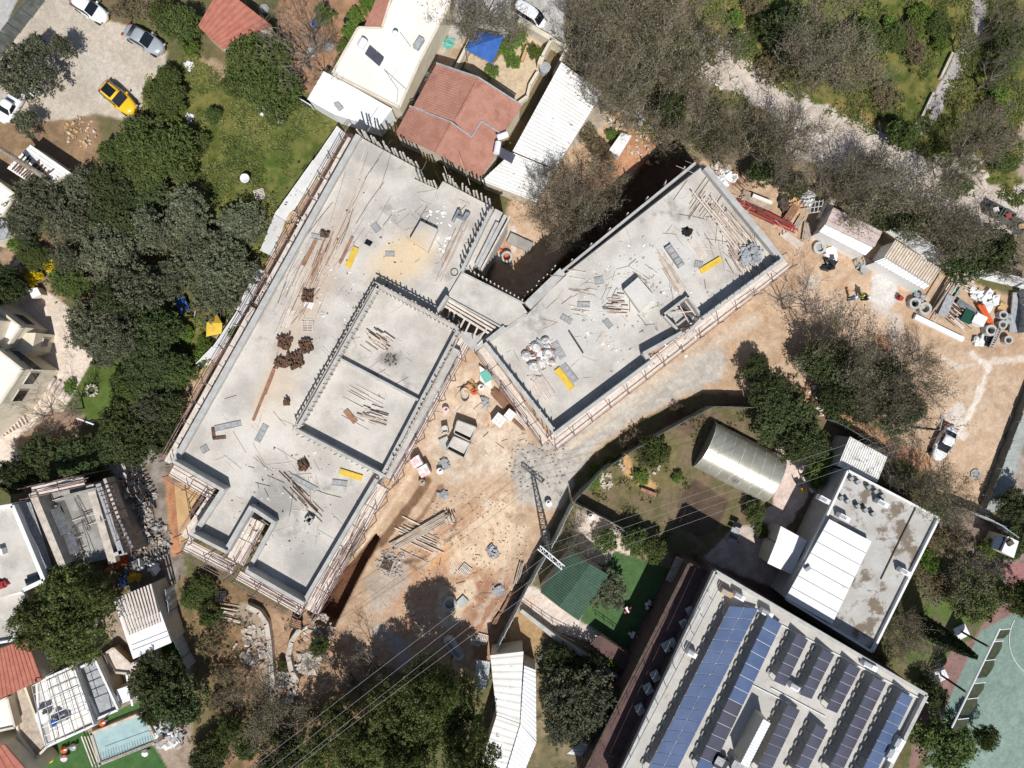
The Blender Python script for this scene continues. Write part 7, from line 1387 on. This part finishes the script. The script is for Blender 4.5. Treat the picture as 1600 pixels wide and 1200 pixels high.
stack('plank_stack', 'pale board stack left of the upper site shed', (1258,375), (1262,348), 14, 4, 0, 1); stack('plank_stack', 'long pale slabs leaning near the hose coils', (1222,365), (1250,385), 12, 3, 0, 0); stack('plank_stack', 'grey boards near the red props', (1240,360), (1252,340), 10, 3, 0, 1)
for x, y, m, s in [(1300,398,'whiteclean','white sheet pile below the upper site shed'),(1296,412,'glass','dark battery boxes below the upper site shed'),(1300,376,'bright' if False else 'yellow','yellow-green weeds tub'),(1350,408,'wood2','tan cement bags between the sheds'),(1344,415,'panel','grey mixer parts between the sheds'),(1130,280,'whiteclean','white barrels at the top corner'),(1142,278,'whiteclean','white tub at the top corner'),(1240,322,'plywood','plywood scraps'),(1225,318,'dark','dark tarpaulin'),(1262,310,'whiteclean','white leaning sheet')]: heap('scrap', s + ', right of the right slab', 'scrap', (x, y), 9, 14, .1, M[m], .7, .5)
for i, (x, y, s) in enumerate([(1552,328,'left'),(1572,338,'middle, with red things inside'),(1592,354,'right')]):
    t = thing('waste_skip', s + ' dark waste bin in the row on the gravel road', 'waste bin', P(x, y), 'waste bins on the gravel road'); a = -.55
    for sx, sy, w, l in ((0,.5,1.2,.06),(0,-.5,1.2,.06),(.6,0,.06,1.0),(-.6,0,.06,1.0)): MB().box(P(x, y, .6) + Matrix.Rotation(a, 3, 'Z') @ Vector((sx, sy, 0)), (w, l, 1.1), a).build('side', M['fencedark'], t)
    MB().box(P(x, y, .2), (1.15,.95,.1), a).build('floor', M['dark'], t); MB().box(P(x, y, .8) + Vector((.2, 0, 0)), (.6,.5,.3), .2).build('rubbish', M[['white', 'redpaint', 'plywood'][i]], t)
railing('thin dark railing at the right end of the gravel road bins', [(1590,300),(1604,310)], 1, 0, .6)
railing('rope railing along the red bank above the pit', [(905,262),(890,300)], 1, 0, 1)
t = thing('kerb_wall', 'stone kerb along the left side of the concrete footpath', 'kerb', P(1465,150))
for p, q in [((1486,84),(1467,124)),((1456,147),(1439,182))]: wall(MB(), p, q, -.1, .35, .25, 0).build('kerb_stone', M['stone'], t)
# ------------------------------------------------------------------ final labels for the planted things
from collections import defaultdict
grp = defaultdict(list)
for o, px in ALLTH:
    if o.get('auto') and px:
        o['label'] = o['label'] + ' ' + where(px[0], px[1])
for n in (2,):
    d = defaultdict(list)
    for o, px in ALLTH: d[o['label']].append((o, px))
    for lab, l in d.items():
        if len(l) > 1:
            for o, px in l:
                if px and o.get('auto'):
                    base = lab.split(' ' + where(px[0], px[1]))[0]; nl_ = base + ' ' + where(px[0], px[1], 2)
                    if len(nl_.split()) <= 13: o['label'] = nl_
d = defaultdict(list)
for o, px in ALLTH: d[o['label']].append((o, px))
ORD = ['leftmost', 'second from left', 'third from left', 'fourth from left', 'fifth from left', 'sixth from left', 'seventh from left', 'eighth from left']
for lab, l in d.items():
    if len(l) > 1 and all(px for _, px in l):
        l.sort(key=lambda e: e[1][0])
        for i, (o, px) in enumerate(l): o['label'] = lab + ', ' + (ORD[i] if i < len(l) - 1 or i == 0 else 'rightmost'); o['label'] = o['label'].replace(' from left', '')
for o, px in ALLTH:
    if 'auto' in o: del o['auto']
    if o.get('category') in ('tree', 'shrub', 'bush') and 'group' not in o: o['group'] = o['category'] + 's around the building site'
    w = o['label'].split()
    if len(w) > 16: print('LONG', o['label'])
